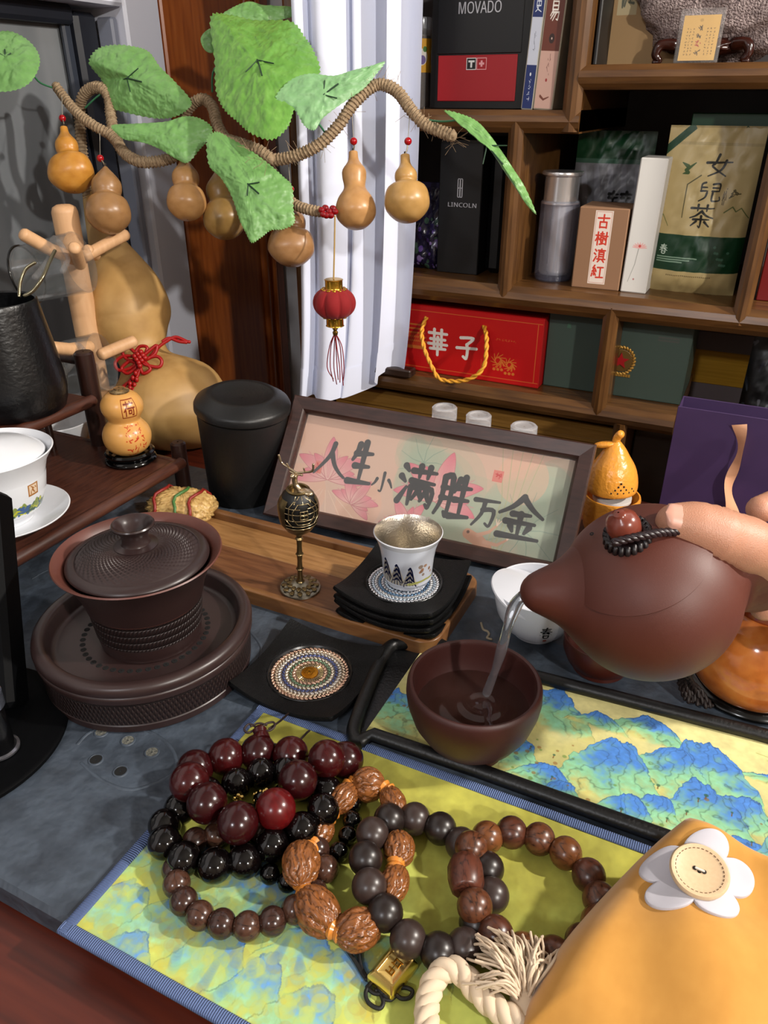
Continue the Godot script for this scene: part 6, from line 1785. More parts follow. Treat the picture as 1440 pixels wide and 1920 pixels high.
	for p in [Vector3(-0.4326, 0.4109, -0.8601), Vector3(-0.4225, 0.413, -0.8663), Vector3(-0.4075, 0.4057, -0.8692), Vector3(-0.3902, 0.3886, -0.8673), Vector3(-0.3802, 0.3798, -0.8668), Vector3(-0.3705, 0.3726, -0.8672), Vector3(-0.356, 0.3674, -0.8711), Vector3(-0.3442, 0.3623, -0.8737), Vector3(-0.3381, 0.3591, -0.8748), Vector3(-0.4493, 0.3923, -0.8406), Vector3(-0.4562, 0.3767, -0.8278), Vector3(-0.4722, 0.355, -0.8069), Vector3(-0.4934, 0.3436, -0.7896), Vector3(-0.5219, 0.341, -0.7742), Vector3(-0.5389, 0.3457, -0.7687)]:
		for k in 9:
			var d := Vector3(rng.randf() - 0.5, rng.randf() - 0.5, rng.randf() - 0.5).normalized()
			var e := Vector3(rng.randf() - 0.5, rng.randf() - 0.5, rng.randf() - 0.5) * 0.012
			fuzz.tube([p - o + d * 0.005 - e * 0.5, p - o + d * 0.009, p - o + d * (0.012 + 0.006 * rng.randf()) + e], 0.00022, 3, false, false)
	part(fuzz, "loose_fibres", jute, t).set_meta("kind", "stuff")
	# the red wire knot that the lantern hangs from
	var ruby := mat(Color(0.5, 0.02, 0.04), 0.12)
	for p in [Vector3(-0.4623, 0.2891, -0.7882), Vector3(-0.4591, 0.2912, -0.7911), Vector3(-0.4544, 0.2876, -0.7911), Vector3(-0.4514, 0.2907, -0.7945), Vector3(-0.4597, 0.2849, -0.7869), Vector3(-0.4519, 0.2839, -0.7901), Vector3(-0.4485, 0.2876, -0.794), Vector3(-0.4563, 0.2839, -0.788)]:
		part(Geo.new().ball(Vector3.ZERO, Vector3(0.0042, 0.0036, 0.0036), 10), "red_knot", ruby, t, p - o)

	var gc := [Color(0.37, 0.54, 0.29), Color(0.43, 0.62, 0.34), Color(0.5, 0.68, 0.41)]
	var pale := [Color(0.45, 0.63, 0.42), Color(0.5, 0.69, 0.47), Color(0.57, 0.74, 0.53)]
	vine_leaf([Vector3(-0.8752, 0.4586, -0.7238), Vector3(-0.869, 0.4694, -0.7587), Vector3(-0.8456, 0.4616, -0.7655), Vector3(-0.819, 0.4455, -0.756), Vector3(-0.8059, 0.4288, -0.7395), Vector3(-0.805, 0.4124, -0.7174), Vector3(-0.8254, 0.4059, -0.7035), Vector3(-0.8537, 0.4097, -0.692), Vector3(-0.876, 0.4338, -0.6958)], [Vector3(-0.8484, 0.4106, -0.7965), Vector3(-0.8374, 0.4159, -0.7671), Vector3(-0.8332, 0.4267, -0.7503), Vector3(-0.8419, 0.4344, -0.7317)], 3, t, 0.006, gc)
	vine_leaf([Vector3(-0.8062, 0.4377, -0.8208), Vector3(-0.8009, 0.4527, -0.8326), Vector3(-0.7825, 0.4574, -0.8444), Vector3(-0.7582, 0.4551, -0.8548), Vector3(-0.742, 0.4493, -0.8592), Vector3(-0.7187, 0.4333, -0.8482), Vector3(-0.6895, 0.4159, -0.8392), Vector3(-0.6615, 0.3972, -0.8289), Vector3(-0.6626, 0.3877, -0.8225), Vector3(-0.6836, 0.3791, -0.8198), Vector3(-0.7112, 0.3777, -0.8181), Vector3(-0.7499, 0.3832, -0.8153), Vector3(-0.7805, 0.3901, -0.8172), Vector3(-0.7894, 0.4047, -0.8217), Vector3(-0.7965, 0.4194, -0.8271)], [Vector3(-0.82, 0.3887, -0.8161), Vector3(-0.803, 0.3989, -0.8178), Vector3(-0.788, 0.4088, -0.8249), Vector3(-0.7763, 0.4146, -0.8277)], 4, t, 0.01, gc)
	vine_leaf([Vector3(-0.6539, 0.4838, -0.8724), Vector3(-0.6345, 0.486, -0.8832), Vector3(-0.6048, 0.4804, -0.8943), Vector3(-0.5614, 0.4785, -0.9016), Vector3(-0.5362, 0.4613, -0.8908), Vector3(-0.5181, 0.4472, -0.8784), Vector3(-0.5006, 0.4255, -0.8611), Vector3(-0.5038, 0.4068, -0.8356), Vector3(-0.5057, 0.3886, -0.8109), Vector3(-0.505, 0.3717, -0.7947), Vector3(-0.5147, 0.3596, -0.7763), Vector3(-0.5436, 0.3654, -0.7783), Vector3(-0.5662, 0.3765, -0.7867), Vector3(-0.5893, 0.3884, -0.7953), Vector3(-0.6089, 0.407, -0.8097), Vector3(-0.6254, 0.4396, -0.8342)], [Vector3(-0.6547, 0.4063, -0.863), Vector3(-0.644, 0.4298, -0.8571), Vector3(-0.6111, 0.4401, -0.8541), Vector3(-0.5883, 0.4423, -0.8539)], 5, t, 0.012, [Color(0.33, 0.53, 0.2), Color(0.4, 0.61, 0.25), Color(0.5, 0.69, 0.33)])
	vine_leaf([Vector3(-0.6642, 0.4877, -0.9078), Vector3(-0.652, 0.498, -0.92), Vector3(-0.6368, 0.5032, -0.9305), Vector3(-0.62, 0.4992, -0.9363), Vector3(-0.5934, 0.498, -0.9486), Vector3(-0.5702, 0.4946, -0.9578), Vector3(-0.5794, 0.4889, -0.9498), Vector3(-0.5903, 0.4854, -0.9424), Vector3(-0.6127, 0.4808, -0.9287), Vector3(-0.6426, 0.4831, -0.9155)], [], 6, t, 0.004, gc)
	vine_leaf([Vector3(-0.6736, 0.4613, -0.8745), Vector3(-0.671, 0.4698, -0.8809), Vector3(-0.6637, 0.4732, -0.8865), Vector3(-0.6585, 0.4613, -0.8818), Vector3(-0.6566, 0.4482, -0.8749), Vector3(-0.6657, 0.4499, -0.8715)], [], 7, t, 0.002, gc)
	vine_leaf([Vector3(-0.5268, 0.4016, -0.8085), Vector3(-0.5162, 0.4171, -0.8231), Vector3(-0.4992, 0.4233, -0.8352), Vector3(-0.4748, 0.4213, -0.8458), Vector3(-0.4575, 0.4264, -0.8574), Vector3(-0.4376, 0.4316, -0.8702), Vector3(-0.4266, 0.4347, -0.8774), Vector3(-0.4327, 0.4223, -0.867), Vector3(-0.4425, 0.4078, -0.8534), Vector3(-0.4603, 0.3938, -0.8362), Vector3(-0.4755, 0.3798, -0.8203), Vector3(-0.4807, 0.3685, -0.8109), Vector3(-0.4925, 0.3731, -0.808), Vector3(-0.5057, 0.3886, -0.8109), Vector3(-0.5186, 0.3938, -0.8078)], [Vector3(-0.4817, 0.3645, -0.8358), Vector3(-0.4822, 0.3728, -0.8254), Vector3(-0.4899, 0.3834, -0.8218)], 8, t, 0.004, pale)
	vine_leaf([Vector3(-0.732, 0.3712, -0.766), Vector3(-0.7097, 0.3729, -0.7779), Vector3(-0.6761, 0.3751, -0.7956), Vector3(-0.6576, 0.3806, -0.808), Vector3(-0.64, 0.3784, -0.8152), Vector3(-0.6246, 0.3684, -0.8167), Vector3(-0.6262, 0.3562, -0.8085), Vector3(-0.6324, 0.3462, -0.7995), Vector3(-0.6421, 0.3324, -0.7863), Vector3(-0.6555, 0.3363, -0.7821), Vector3(-0.6749, 0.3462, -0.7787), Vector3(-0.6936, 0.3529, -0.7737), Vector3(-0.7142, 0.3562, -0.7656), Vector3(-0.7255, 0.3629, -0.7642)], [], 9, t, 0.005, gc)
	vine_leaf([Vector3(-0.5995, 0.3582, -0.7721), Vector3(-0.5922, 0.3661, -0.7804), Vector3(-0.5772, 0.3603, -0.7842), Vector3(-0.5525, 0.3476, -0.7886), Vector3(-0.5302, 0.3338, -0.7911), Vector3(-0.5138, 0.3221, -0.792), Vector3(-0.5015, 0.3115, -0.7915), Vector3(-0.4954, 0.2904, -0.7817), Vector3(-0.4908, 0.2755, -0.7749), Vector3(-0.5012, 0.2692, -0.766), Vector3(-0.5129, 0.2681, -0.7597), Vector3(-0.521, 0.2612, -0.7515), Vector3(-0.5295, 0.2559, -0.7442), Vector3(-0.5385, 0.2665, -0.7462), Vector3(-0.5482, 0.2798, -0.7495), Vector3(-0.5603, 0.3009, -0.7564), Vector3(-0.5756, 0.3195, -0.7602), Vector3(-0.5912, 0.3327, -0.7606)], [Vector3(-0.6215, 0.3601, -0.8132), Vector3(-0.5853, 0.3427, -0.7822), Vector3(-0.5585, 0.322, -0.7726)], 10, t, 0.008, gc)
	vine_leaf([Vector3(-0.3395, 0.3877, -0.8407), Vector3(-0.3226, 0.3848, -0.8472), Vector3(-0.3058, 0.3779, -0.8512), Vector3(-0.29, 0.3645, -0.8508), Vector3(-0.2733, 0.3473, -0.8485), Vector3(-0.2597, 0.3325, -0.8462), Vector3(-0.2458, 0.3167, -0.8434), Vector3(-0.2301, 0.2931, -0.8367), Vector3(-0.2404, 0.3005, -0.8361), Vector3(-0.254, 0.3153, -0.8385), Vector3(-0.2677, 0.33, -0.8408), Vector3(-0.2834, 0.3473, -0.8436), Vector3(-0.2993, 0.3611, -0.8442), Vector3(-0.3173, 0.3729, -0.8426)], [Vector3(-0.3718, 0.3783, -0.8699), Vector3(-0.3492, 0.3772, -0.8613), Vector3(-0.3279, 0.3791, -0.8538)], 11, t, 0.003, gc)

	var tan := [Color(0.64, 0.46, 0.27), Color(0.71, 0.53, 0.33), Color(0.75, 0.57, 0.36)]
	var tea := [Color(0.52, 0.37, 0.22), Color(0.58, 0.43, 0.27), Color(0.62, 0.46, 0.3)]
	var amber := [Color(0.66, 0.43, 0.15), Color(0.74, 0.51, 0.2), Color(0.79, 0.57, 0.26)]
	bottle_gourd("shiny amber gourd with a dented belly, hanging beneath the left tip of the vine", Vector3(-0.8049, 0.3645, -0.7644), Vector3(-0.8002, 0.3473, -0.7563), Vector3(-0.7891, 0.3204, -0.7454), 0.0145, 0.026, amber, Vector3(-0.832, 0.4006, -0.7921), Vector3(-0.8215, 0.3775, -0.7769), 0.3, true)
	bottle_gourd("brown matte gourd hanging right in front of the big gourd's neck", Vector3(-0.7472, 0.3224, -0.7543), Vector3(-0.7385, 0.3054, -0.7483), Vector3(-0.7302, 0.2782, -0.7358), 0.0178, 0.0262, tea, Vector3(-0.7678, 0.3616, -0.7808), Vector3(-0.7567, 0.3351, -0.7637), 0.12)
	bottle_gourd("small tan gourd hanging in front of the left side of the orange casing", Vector3(-0.664, 0.3273, -0.8105), Vector3(-0.662, 0.3141, -0.8035), Vector3(-0.6547, 0.2883, -0.7915), 0.0165, 0.0236, tan, Vector3(-0.6728, 0.3488, -0.8256), Vector3(-0.6665, 0.3376, -0.8156), 0.25)
	bottle_gourd("olive-brown gourd half hidden behind the long drooping leaf", Vector3(-0.6358, 0.3111, -0.8398), Vector3(-0.6333, 0.2982, -0.8332), Vector3(-0.6217, 0.2672, -0.82), 0.0185, 0.0262, [Color(0.55, 0.42, 0.22), Color(0.6, 0.47, 0.26), Color(0.64, 0.5, 0.3)], Vector3(-0.6188, 0.3557, -0.8245), Vector3(-0.634, 0.3323, -0.8409), 0.2)
	bottle_gourd("wrinkled brown gourd hanging below the tip of the drooping leaf", Vector3(-0.5206, 0.2825, -0.8153), Vector3(-0.5159, 0.2697, -0.8099), Vector3(-0.5114, 0.2464, -0.7979), 0.0165, 0.0258, [Color(0.55, 0.39, 0.24), Color(0.61, 0.45, 0.29), Color(0.66, 0.5, 0.34)], Vector3(-0.5274, 0.3373, -0.8263), Vector3(-0.523, 0.3052, -0.8216), 0.25, true)
	bottle_gourd("light tan gourd behind the red wire knot in front of the curtain", Vector3(-0.452, 0.3427, -0.8473), Vector3(-0.4468, 0.3234, -0.8381), Vector3(-0.4366, 0.2875, -0.8213), 0.0142, 0.0232, tan, Vector3(-0.4564, 0.3815, -0.8535), Vector3(-0.451, 0.3565, -0.846), 0.36)
	bottle_gourd("smooth yellow-tan gourd nearest the shelf, under the vine's outer end", Vector3(-0.3885, 0.344, -0.8537), Vector3(-0.384, 0.323, -0.8432), Vector3(-0.3772, 0.299, -0.8319), 0.0128, 0.0252, [Color(0.64, 0.49, 0.27), Color(0.7, 0.54, 0.31), Color(0.74, 0.58, 0.35)], Vector3(-0.391, 0.3834, -0.8663), Vector3(-0.3882, 0.3573, -0.8568), 0.4)

	# the little red lantern
	var at := Vector3(-0.4261, 0.1984, -0.747)
	t = thing("lantern", "small red velvet lantern charm with gold caps and red threads, hanging from the vine", "lantern", at)
	var rows := []
	for i in 25:
		var a := -PI / 2 + PI * i / 24.0
		var row := PackedVector3Array()
		for j in 96:
			var b := TAU * j / 96.0
			var k := 0.86 + 0.14 * pow(absf(sin(b * 4.0)), 0.6)
			var r := 0.0242 * maxf(pow(cos(a), 0.75), 0.02) * lerpf(1.0, k, cos(a))
			row.append(Vector3(r * cos(b), 0.0172 * sin(a), -r * sin(b)))
		rows.append(row)
	var velvet := mat(Color(0.5, 0.008, 0.03), 0.85).duplicate() as StandardMaterial3D
	velvet.rim_enabled = true
	velvet.rim = 0.6
	part(Geo.new().grid(rows, true), "body", velvet, t)
	var gold := mat(Color(0.8, 0.62, 0.22), 0.22, 0.95)
	for s in [1.0, -1.0]:
		part(Geo.new().lathe([Vector2(0.011, 0.0155 * s), Vector2(0.0098, 0.0172 * s), Vector2(0.0098, 0.0245 * s), Vector2(0.0105, 0.0255 * s), Vector2(0.009, 0.0262 * s), Vector2(0.001, 0.0262 * s)], 40, Vector3.ZERO, Basis(), s < 0), "cap", gold, t)
		var pet := Geo.new()
		for k in 12:
			var a := TAU * k / 12.0
			pet.ball(Vector3(cos(a) * 0.0122, 0.0152 * s, sin(a) * 0.0122), Vector3(0.0028, 0.0012, 0.0026), 8, Basis(Vector3.UP, -a))
		part(pet, "petal_ring", gold, t)
	part(Geo.new().lathe(v2([0.001, -0.026, 0.0025, -0.0265, 0.0032, -0.029, 0.0018, -0.031, 0.0032, -0.033, 0.0026, -0.036, 0.001, -0.0365]), 20, Vector3.ZERO, Basis(), true), "finial", mat(Color(0.55, 0.42, 0.18), 0.3, 0.9), t)
	part(Geo.new().tube([Vector3(-0.4475, 0.2834, -0.7919) - at, Vector3(-0.4389, 0.2496, -0.7731) - at, Vector3(0, 0.026, 0)], 0.0009, 6), "hanging_cord", mat(Color(0.6, 0.48, 0.25), 0.6), t)
	for k in 7:
		var x := (k - 3) * 0.0022
		part(Geo.new().tube(curve([Vector3(x * 0.2, -0.0355, 0), Vector3(x * 1.2, -0.05, 0.002 * sin(k * 2.0)), Vector3(x * 1.7, -0.075, 0.002 * cos(k)), Vector3(x * (1.5 if k % 2 else 1.0) + 0.002, -0.089 - 0.003 * (k % 3), 0)], 5), 0.0006, 5), "red_thread", mat(Color(0.5, 0.02, 0.06), 0.5), t)


# ---------- bracelets ----------
func spread(p: Vector3, to: Node3D, mesh: ArrayMesh, called: String, m: Material, b := Basis()) -> void:
	var o := part(mesh, called, m, to, p - to.position)
	o.basis = b


func along(d: Vector3) -> Basis:   # y along d
	var y := d.normalized()
	var x := y.cross(Vector3.UP)
	x = x.normalized() if x.length() > 0.05 else Vector3.RIGHT
	return Basis(x, y, x.cross(y))


func string_of(called: String, label: String, beads: Array, r: float, m: Array, cord: Color) -> Node3D:
	var mid := Vector3.ZERO
	for p in beads:
		mid += p
	mid /= beads.size()
	mid.y = 0.0
	var t := thing(called, label, "bracelet", mid, 0.0, "beaded bracelets on the mat")
	var ball := Geo.new().ball(Vector3.ZERO, Vector3(r, r * 0.985, r), 28).mesh()
	for k in beads.size():
		var d: Vector3 = beads[(k + 1) % beads.size()] - beads[(k - 1 + beads.size()) % beads.size()]
		spread(beads[k], t, ball, "bead", m[k % m.size()], along(d) * Basis(Vector3.UP, k * 1.7))
	var loc := []
	for p in beads:
		loc.append(p - mid)
	part(Geo.new().tube(curve(loc, 4, true), 0.0008, 6, true), "cord", mat(cord, 0.6), t)
	return t


func streaked(dark: Color, light: Color, rough: float, seed_: int) -> StandardMaterial3D:   # wood with thin dark cracks
	var f := FastNoiseLite.new()
	f.seed = seed_
	f.frequency = 0.018
	f.fractal_type = FastNoiseLite.FRACTAL_RIDGED
	f.fractal_octaves = 3
	var t := NoiseTexture2D.new()
	t.noise = f
	t.seamless = true
	t.width = 256
	t.height = 256
	var g := Gradient.new()
	g.offsets = PackedFloat32Array([0.0, 0.72, 0.86, 1.0])
	g.colors = PackedColorArray([light, light.lerp(dark, 0.25), dark, dark])
	t.color_ramp = g
	var m := StandardMaterial3D.new()
	m.albedo_texture = t
	m.uv1_triplanar = true
	m.uv1_scale = Vector3(36, 14, 36)
	m.roughness = rough
	return m


func bracelets() -> void:
	var maroon := [grained([Color(0.13, 0.022, 0.03), Color(0.2, 0.034, 0.043)], Vector3(20, 60, 20), 0.2, 61), grained([Color(0.17, 0.03, 0.036), Color(0.24, 0.046, 0.052)], Vector3(20, 60, 20), 0.2, 62)]
	var b := [Vector3(-0.2327, 0.031, -0.2366), Vector3(-0.2524, 0.031, -0.2447), Vector3(-0.2663, 0.016, -0.2651), Vector3(-0.2536, 0.017, -0.2815), Vector3(-0.2372, 0.016, -0.2947), Vector3(-0.2167, 0.016, -0.3025), Vector3(-0.1816, 0.016, -0.3144), Vector3(-0.1878, 0.027, -0.3009), Vector3(-0.1933, 0.031, -0.2751), Vector3(-0.1942, 0.03, -0.2515), Vector3(-0.2079, 0.031, -0.2329)]
	var t := string_of("maroon_bracelet", "bracelet of large dark maroon wooden beads on top of the pile of bracelets", b, 0.0122, maroon, Color(0.08, 0.05, 0.05))
	var red := mat(Color(0.3, 0.02, 0.03), 0.25)
	(t.get_child(9) as MeshInstance3D).material_override = grained([Color(0.25, 0.03, 0.04), Color(0.37, 0.055, 0.06)], Vector3(20, 60, 20), 0.25, 63)
	var top: Vector3 = Vector3(-0.2377, 0.022, -0.3) - t.position
	part(Geo.new().lathe(v2([0.001, 0, 0.0062, 0.0, 0.0058, 0.0035, 0.0042, 0.0052, 0.0048, 0.0078, 0.003, 0.0102, 0.001, 0.0105]), 24, Vector3.ZERO, along(Vector3(-0.2424, 0.024, -0.3052) - Vector3(-0.2377, 0.022, -0.3))), "tower_bead", maroon[1], t, top)
	var cord := mat(Color(0.16, 0.1, 0.09), 0.6)
	for pp in [[Vector3(-0.2418, 0.024, -0.3044), Vector3(-0.2476, 0.024, -0.3071), Vector3(-0.2527, 0.024, -0.3069), Vector3(-0.2524, 0.024, -0.3015), Vector3(-0.2481, 0.024, -0.3003), Vector3(-0.2458, 0.024, -0.3058)], [Vector3(-0.2424, 0.024, -0.3052), Vector3(-0.2425, 0.024, -0.3118), Vector3(-0.2387, 0.024, -0.3159), Vector3(-0.2355, 0.024, -0.313), Vector3(-0.2366, 0.024, -0.3081), Vector3(-0.242, 0.024, -0.3065)], [Vector3(-0.2377, 0.024, -0.3097), Vector3(-0.24, 0.016, -0.3257), Vector3(-0.2451, 0.006, -0.3431), Vector3(-0.2452, 0.004, -0.354)], [Vector3(-0.2418, 0.024, -0.3044), Vector3(-0.234, 0.022, -0.3007), Vector3(-0.2256, 0.02, -0.3038), Vector3(-0.2181, 0.018, -0.3118), Vector3(-0.223, 0.006, -0.3327), Vector3(-0.2235, 0.004, -0.337)], [Vector3(-0.2502, 0.024, -0.3058), Vector3(-0.247, 0.024, -0.3108), Vector3(-0.241, 0.024, -0.3115)]]:
		var loc := []
		for p in pp:
			loc.append(p - t.position)
		part(Geo.new().tube(curve(loc, 6), 0.0008, 6), "cord_end", cord, t)

	var jet := [grained([Color(0.02, 0.014, 0.016), Color(0.035, 0.022, 0.023)], Vector3(40, 20, 40), 0.1, 64)]
	string_of("black_bracelet", "bracelet of glossy black beads lying under the maroon bracelet", [Vector3(-0.2562, 0.0135, -0.2371), Vector3(-0.2564, 0.0135, -0.2233), Vector3(-0.2484, 0.0135, -0.2138), Vector3(-0.2308, 0.0135, -0.2099), Vector3(-0.2123, 0.0135, -0.2141), Vector3(-0.1987, 0.0135, -0.2239), Vector3(-0.189, 0.0165, -0.2385), Vector3(-0.1777, 0.019, -0.2537), Vector3(-0.1727, 0.021, -0.2696), Vector3(-0.181, 0.0135, -0.2881), Vector3(-0.1952, 0.0135, -0.2941), Vector3(-0.213, 0.0135, -0.2916), Vector3(-0.2268, 0.0135, -0.2824), Vector3(-0.2361, 0.0135, -0.2685), Vector3(-0.2488, 0.0135, -0.254)], 0.0101, jet, Color(0.02, 0.02, 0.02))
	string_of("small_black_bracelet", "bracelet of small shiny black beads between the brown and the carved bracelets", [Vector3(-0.1636, 0.0092, -0.2891), Vector3(-0.1578, 0.0092, -0.2789), Vector3(-0.1551, 0.0092, -0.2682), Vector3(-0.1543, 0.0092, -0.2561), Vector3(-0.1573, 0.0085, -0.2438), Vector3(-0.1634, 0.0085, -0.2328), Vector3(-0.1711, 0.0092, -0.2262), Vector3(-0.1829, 0.0092, -0.2259), Vector3(-0.1978, 0.0085, -0.2297), Vector3(-0.2096, 0.0085, -0.234), Vector3(-0.2169, 0.0085, -0.2443), Vector3(-0.2187, 0.0085, -0.2563), Vector3(-0.217, 0.0085, -0.2685), Vector3(-0.2085, 0.0085, -0.2785), Vector3(-0.1974, 0.0085, -0.2849), Vector3(-0.1867, 0.0085, -0.2891), Vector3(-0.1756, 0.0085, -0.2926)], 0.006, [mat(Color(0.008, 0.008, 0.01), 0.06)], Color(0.02, 0.02, 0.02))
	var wood := [streaked(Color(0.14, 0.08, 0.06), Color(0.31, 0.2, 0.15), 0.2, 65), streaked(Color(0.12, 0.07, 0.055), Color(0.24, 0.15, 0.12), 0.2, 66)]
	string_of("small_brown_bracelet", "bracelet of small polished brown wooden beads curving out over the printed hills", [Vector3(-0.2257, 0.0112, -0.1964), Vector3(-0.2153, 0.0112, -0.1898), Vector3(-0.2021, 0.0112, -0.187), Vector3(-0.1887, 0.0112, -0.1885), Vector3(-0.1756, 0.0112, -0.1932), Vector3(-0.1651, 0.0112, -0.2014), Vector3(-0.1576, 0.0112, -0.2126), Vector3(-0.1528, 0.0112, -0.2251), Vector3(-0.1551, 0.0112, -0.2415), Vector3(-0.1662, 0.0112, -0.2503), Vector3(-0.179, 0.0095, -0.2549), Vector3(-0.192, 0.0095, -0.253), Vector3(-0.2045, 0.0095, -0.2477), Vector3(-0.2162, 0.0095, -0.2412), Vector3(-0.2268, 0.0095, -0.2333), Vector3(-0.2342, 0.0112, -0.2239), Vector3(-0.2362, 0.0095, -0.2118), Vector3(-0.2333, 0.0095, -0.2043)], 0.0079, wood, Color(0.06, 0.04, 0.03))

	# carved pits with little orange spacers
	var pit := streaked(Color(0.16, 0.08, 0.03), Color(0.56, 0.34, 0.17), 0.28, 67)
	pit.uv1_scale = Vector3(64, 17, 64)  # thin dark lengthwise lines in the colour darken the carving
	var at := [Vector3(-0.1656, 0.02, -0.2327), Vector3(-0.1451, 0.0145, -0.2152), Vector3(-0.1204, 0.0145, -0.2157), Vector3(-0.115, 0.0145, -0.2471), Vector3(-0.1218, 0.0145, -0.2696), Vector3(-0.1395, 0.0145, -0.2987), Vector3(-0.1598, 0.0145, -0.3039), Vector3(-0.1689, 0.0145, -0.2872), Vector3(-0.1703, 0.012, -0.2613)]
	var mid := Vector3.ZERO
	for p in at:
		mid += p / at.size()
	mid.y = 0.0
	t = thing("carved_bracelet", "bracelet of carved orange-brown fruit pits with amber spacers and a black cord", "bracelet", mid, 0.0, "beaded bracelets on the mat")
	for k in at.size():
		var sz: Vector2 = [Vector2(0.0112, 0.0142), Vector2(0.0118, 0.0152), Vector2(0.0112, 0.0128), Vector2(0.0088, 0.0126), Vector2(0.0097, 0.0112), Vector2(0.008, 0.0115), Vector2(0.0112, 0.0112), Vector2(0.0085, 0.012), Vector2(0.0085, 0.011)][k]
		var f := FastNoiseLite.new()
		f.seed = 30 + k
		f.frequency = 1.4
		var rows := []
		for i in 33:
			var a := -PI / 2 + PI * i / 32.0
			var row := PackedVector3Array()
			for j in 72:
				var c := TAU * j / 72.0
				var d := Vector3(cos(a) * cos(c), sin(a), -cos(a) * sin(c))
				var g := absf(sin(c * 5.0 + 2.6 * f.get_noise_3dv(d) + 0.8 * sin(a * 2.0)))
				var deep := 0.19 * pow(1.0 - g, 2.2) * cos(a) + 0.05 * maxf(0.0, f.get_noise_3dv(d * 3.0))
				row.append(Vector3(maxf(cos(a), 0.02) * cos(c) * sz.x, sin(a) * sz.y, -maxf(cos(a), 0.02) * sin(c) * sz.x) * (1.0 - deep))
			rows.append(row)
		var dir: Vector3 = at[(k + 1) % at.size()] - at[(k - 1 + at.size()) % at.size()]
		if k == 6:
			dir = Vector3(0.9, 0.1, -0.45)
		var o := part(Geo.new().grid(rows, true), "carved_pit", pit, t, at[k] - mid)
		o.basis = along(dir)
	var amber := mat(Color(0.78, 0.49, 0.2), 0.25)
	for q in [Vector3(-0.1581, 0.017, -0.2226), Vector3(-0.1305, 0.0145, -0.2101), Vector3(-0.1189, 0.0145, -0.2588), Vector3(-0.1473, 0.0145, -0.3053), Vector3(-0.169, 0.0145, -0.2986), Vector3(-0.1704, 0.013, -0.2738), Vector3(-0.1682, 0.016, -0.2477)]:
		var d := Vector3(0.4, 0, 1)
		var best := 9.0
		for k in at.size():
			var m: Vector3 = (at[k] + at[(k + 1) % at.size()]) / 2.0
			if m.distance_to(q) < best:
				best = m.distance_to(q)
				d = at[(k + 1) % at.size()] - at[k]
		for s in 2:
			var o := part(Geo.new().lathe(v2([0.001, -0.0022, 0.0044, -0.002, 0.0056, 0.0, 0.0044, 0.002, 0.001, 0.0022]), 24), "spacer", amber, t, q - mid + d.normalized() * (s * 2 - 1) * 0.0021)
			o.basis = along(d)
	var black := mat(Color(0.02, 0.022, 0.022), 0.6)
	for pp in [[Vector3(-0.129, 0.009, -0.21), Vector3(-0.1245, 0.006, -0.2089), Vector3(-0.1166, 0.0045, -0.2053), Vector3(-0.1092, 0.004, -0.2009), Vector3(-0.1048, 0.004, -0.2)], [Vector3(-0.1185, 0.008, -0.2152), Vector3(-0.1168, 0.005, -0.2101), Vector3(-0.1131, 0.004, -0.2047), Vector3(-0.1079, 0.004, -0.2009), Vector3(-0.1033, 0.004, -0.1995)], [Vector3(-0.1047, 0.0045, -0.1997), Vector3(-0.1047, 0.0045, -0.1936), Vector3(-0.1011, 0.0045, -0.19), Vector3(-0.0954, 0.0045, -0.1899), Vector3(-0.0946, 0.0045, -0.1932), Vector3(-0.0982, 0.0045, -0.1968), Vector3(-0.1024, 0.0045, -0.199)], [Vector3(-0.0977, 0.0045, -0.1982), Vector3(-0.0929, 0.0045, -0.2012), Vector3(-0.0883, 0.0045, -0.2046), Vector3(-0.0841, 0.0045, -0.2049), Vector3(-0.0838, 0.0045, -0.2014), Vector3(-0.0875, 0.0045, -0.199), Vector3(-0.0917, 0.0045, -0.2)], [Vector3(-0.1078, 0.0045, -0.1995), Vector3(-0.1049, 0.0045, -0.2027), Vector3(-0.0991, 0.0045, -0.2037), Vector3(-0.0956, 0.0045, -0.2017), Vector3(-0.0972, 0.0045, -0.1973), Vector3(-0.1012, 0.0045, -0.1953), Vector3(-0.1057, 0.0045, -0.1967)], [Vector3(-0.1007, 0.0045, -0.1968), Vector3(-0.0961, 0.0045, -0.2002), Vector3(-0.0912, 0.0045, -0.2002), Vector3(-0.0918, 0.0045, -0.1963), Vector3(-0.096, 0.0045, -0.1949)]]:
		var loc := []
		for p in pp:
			loc.append(p - mid)
		part(Geo.new().tube(curve(loc, 6), 0.0011, 7), "cord_end", black, t)
	var kn := Geo.new()
	for p in [Vector3(-0.0966, 0.005, -0.1985), Vector3(-0.0948, 0.005, -0.1979), Vector3(-0.0939, 0.005, -0.1995), Vector3(-0.098, 0.005, -0.199)]:
		kn.ball(p - mid, Vector3(0.003, 0.0024, 0.003), 10)
	part(kn, "cord_knot", black, t)

	var dusk := [grained([Color(0.17, 0.13, 0.12), Color(0.22, 0.17, 0.155)], Vector3(30, 12, 30), 0.33, 68), grained([Color(0.1, 0.072, 0.066), Color(0.135, 0.1, 0.09)], Vector3(30, 12, 30), 0.33, 69)]
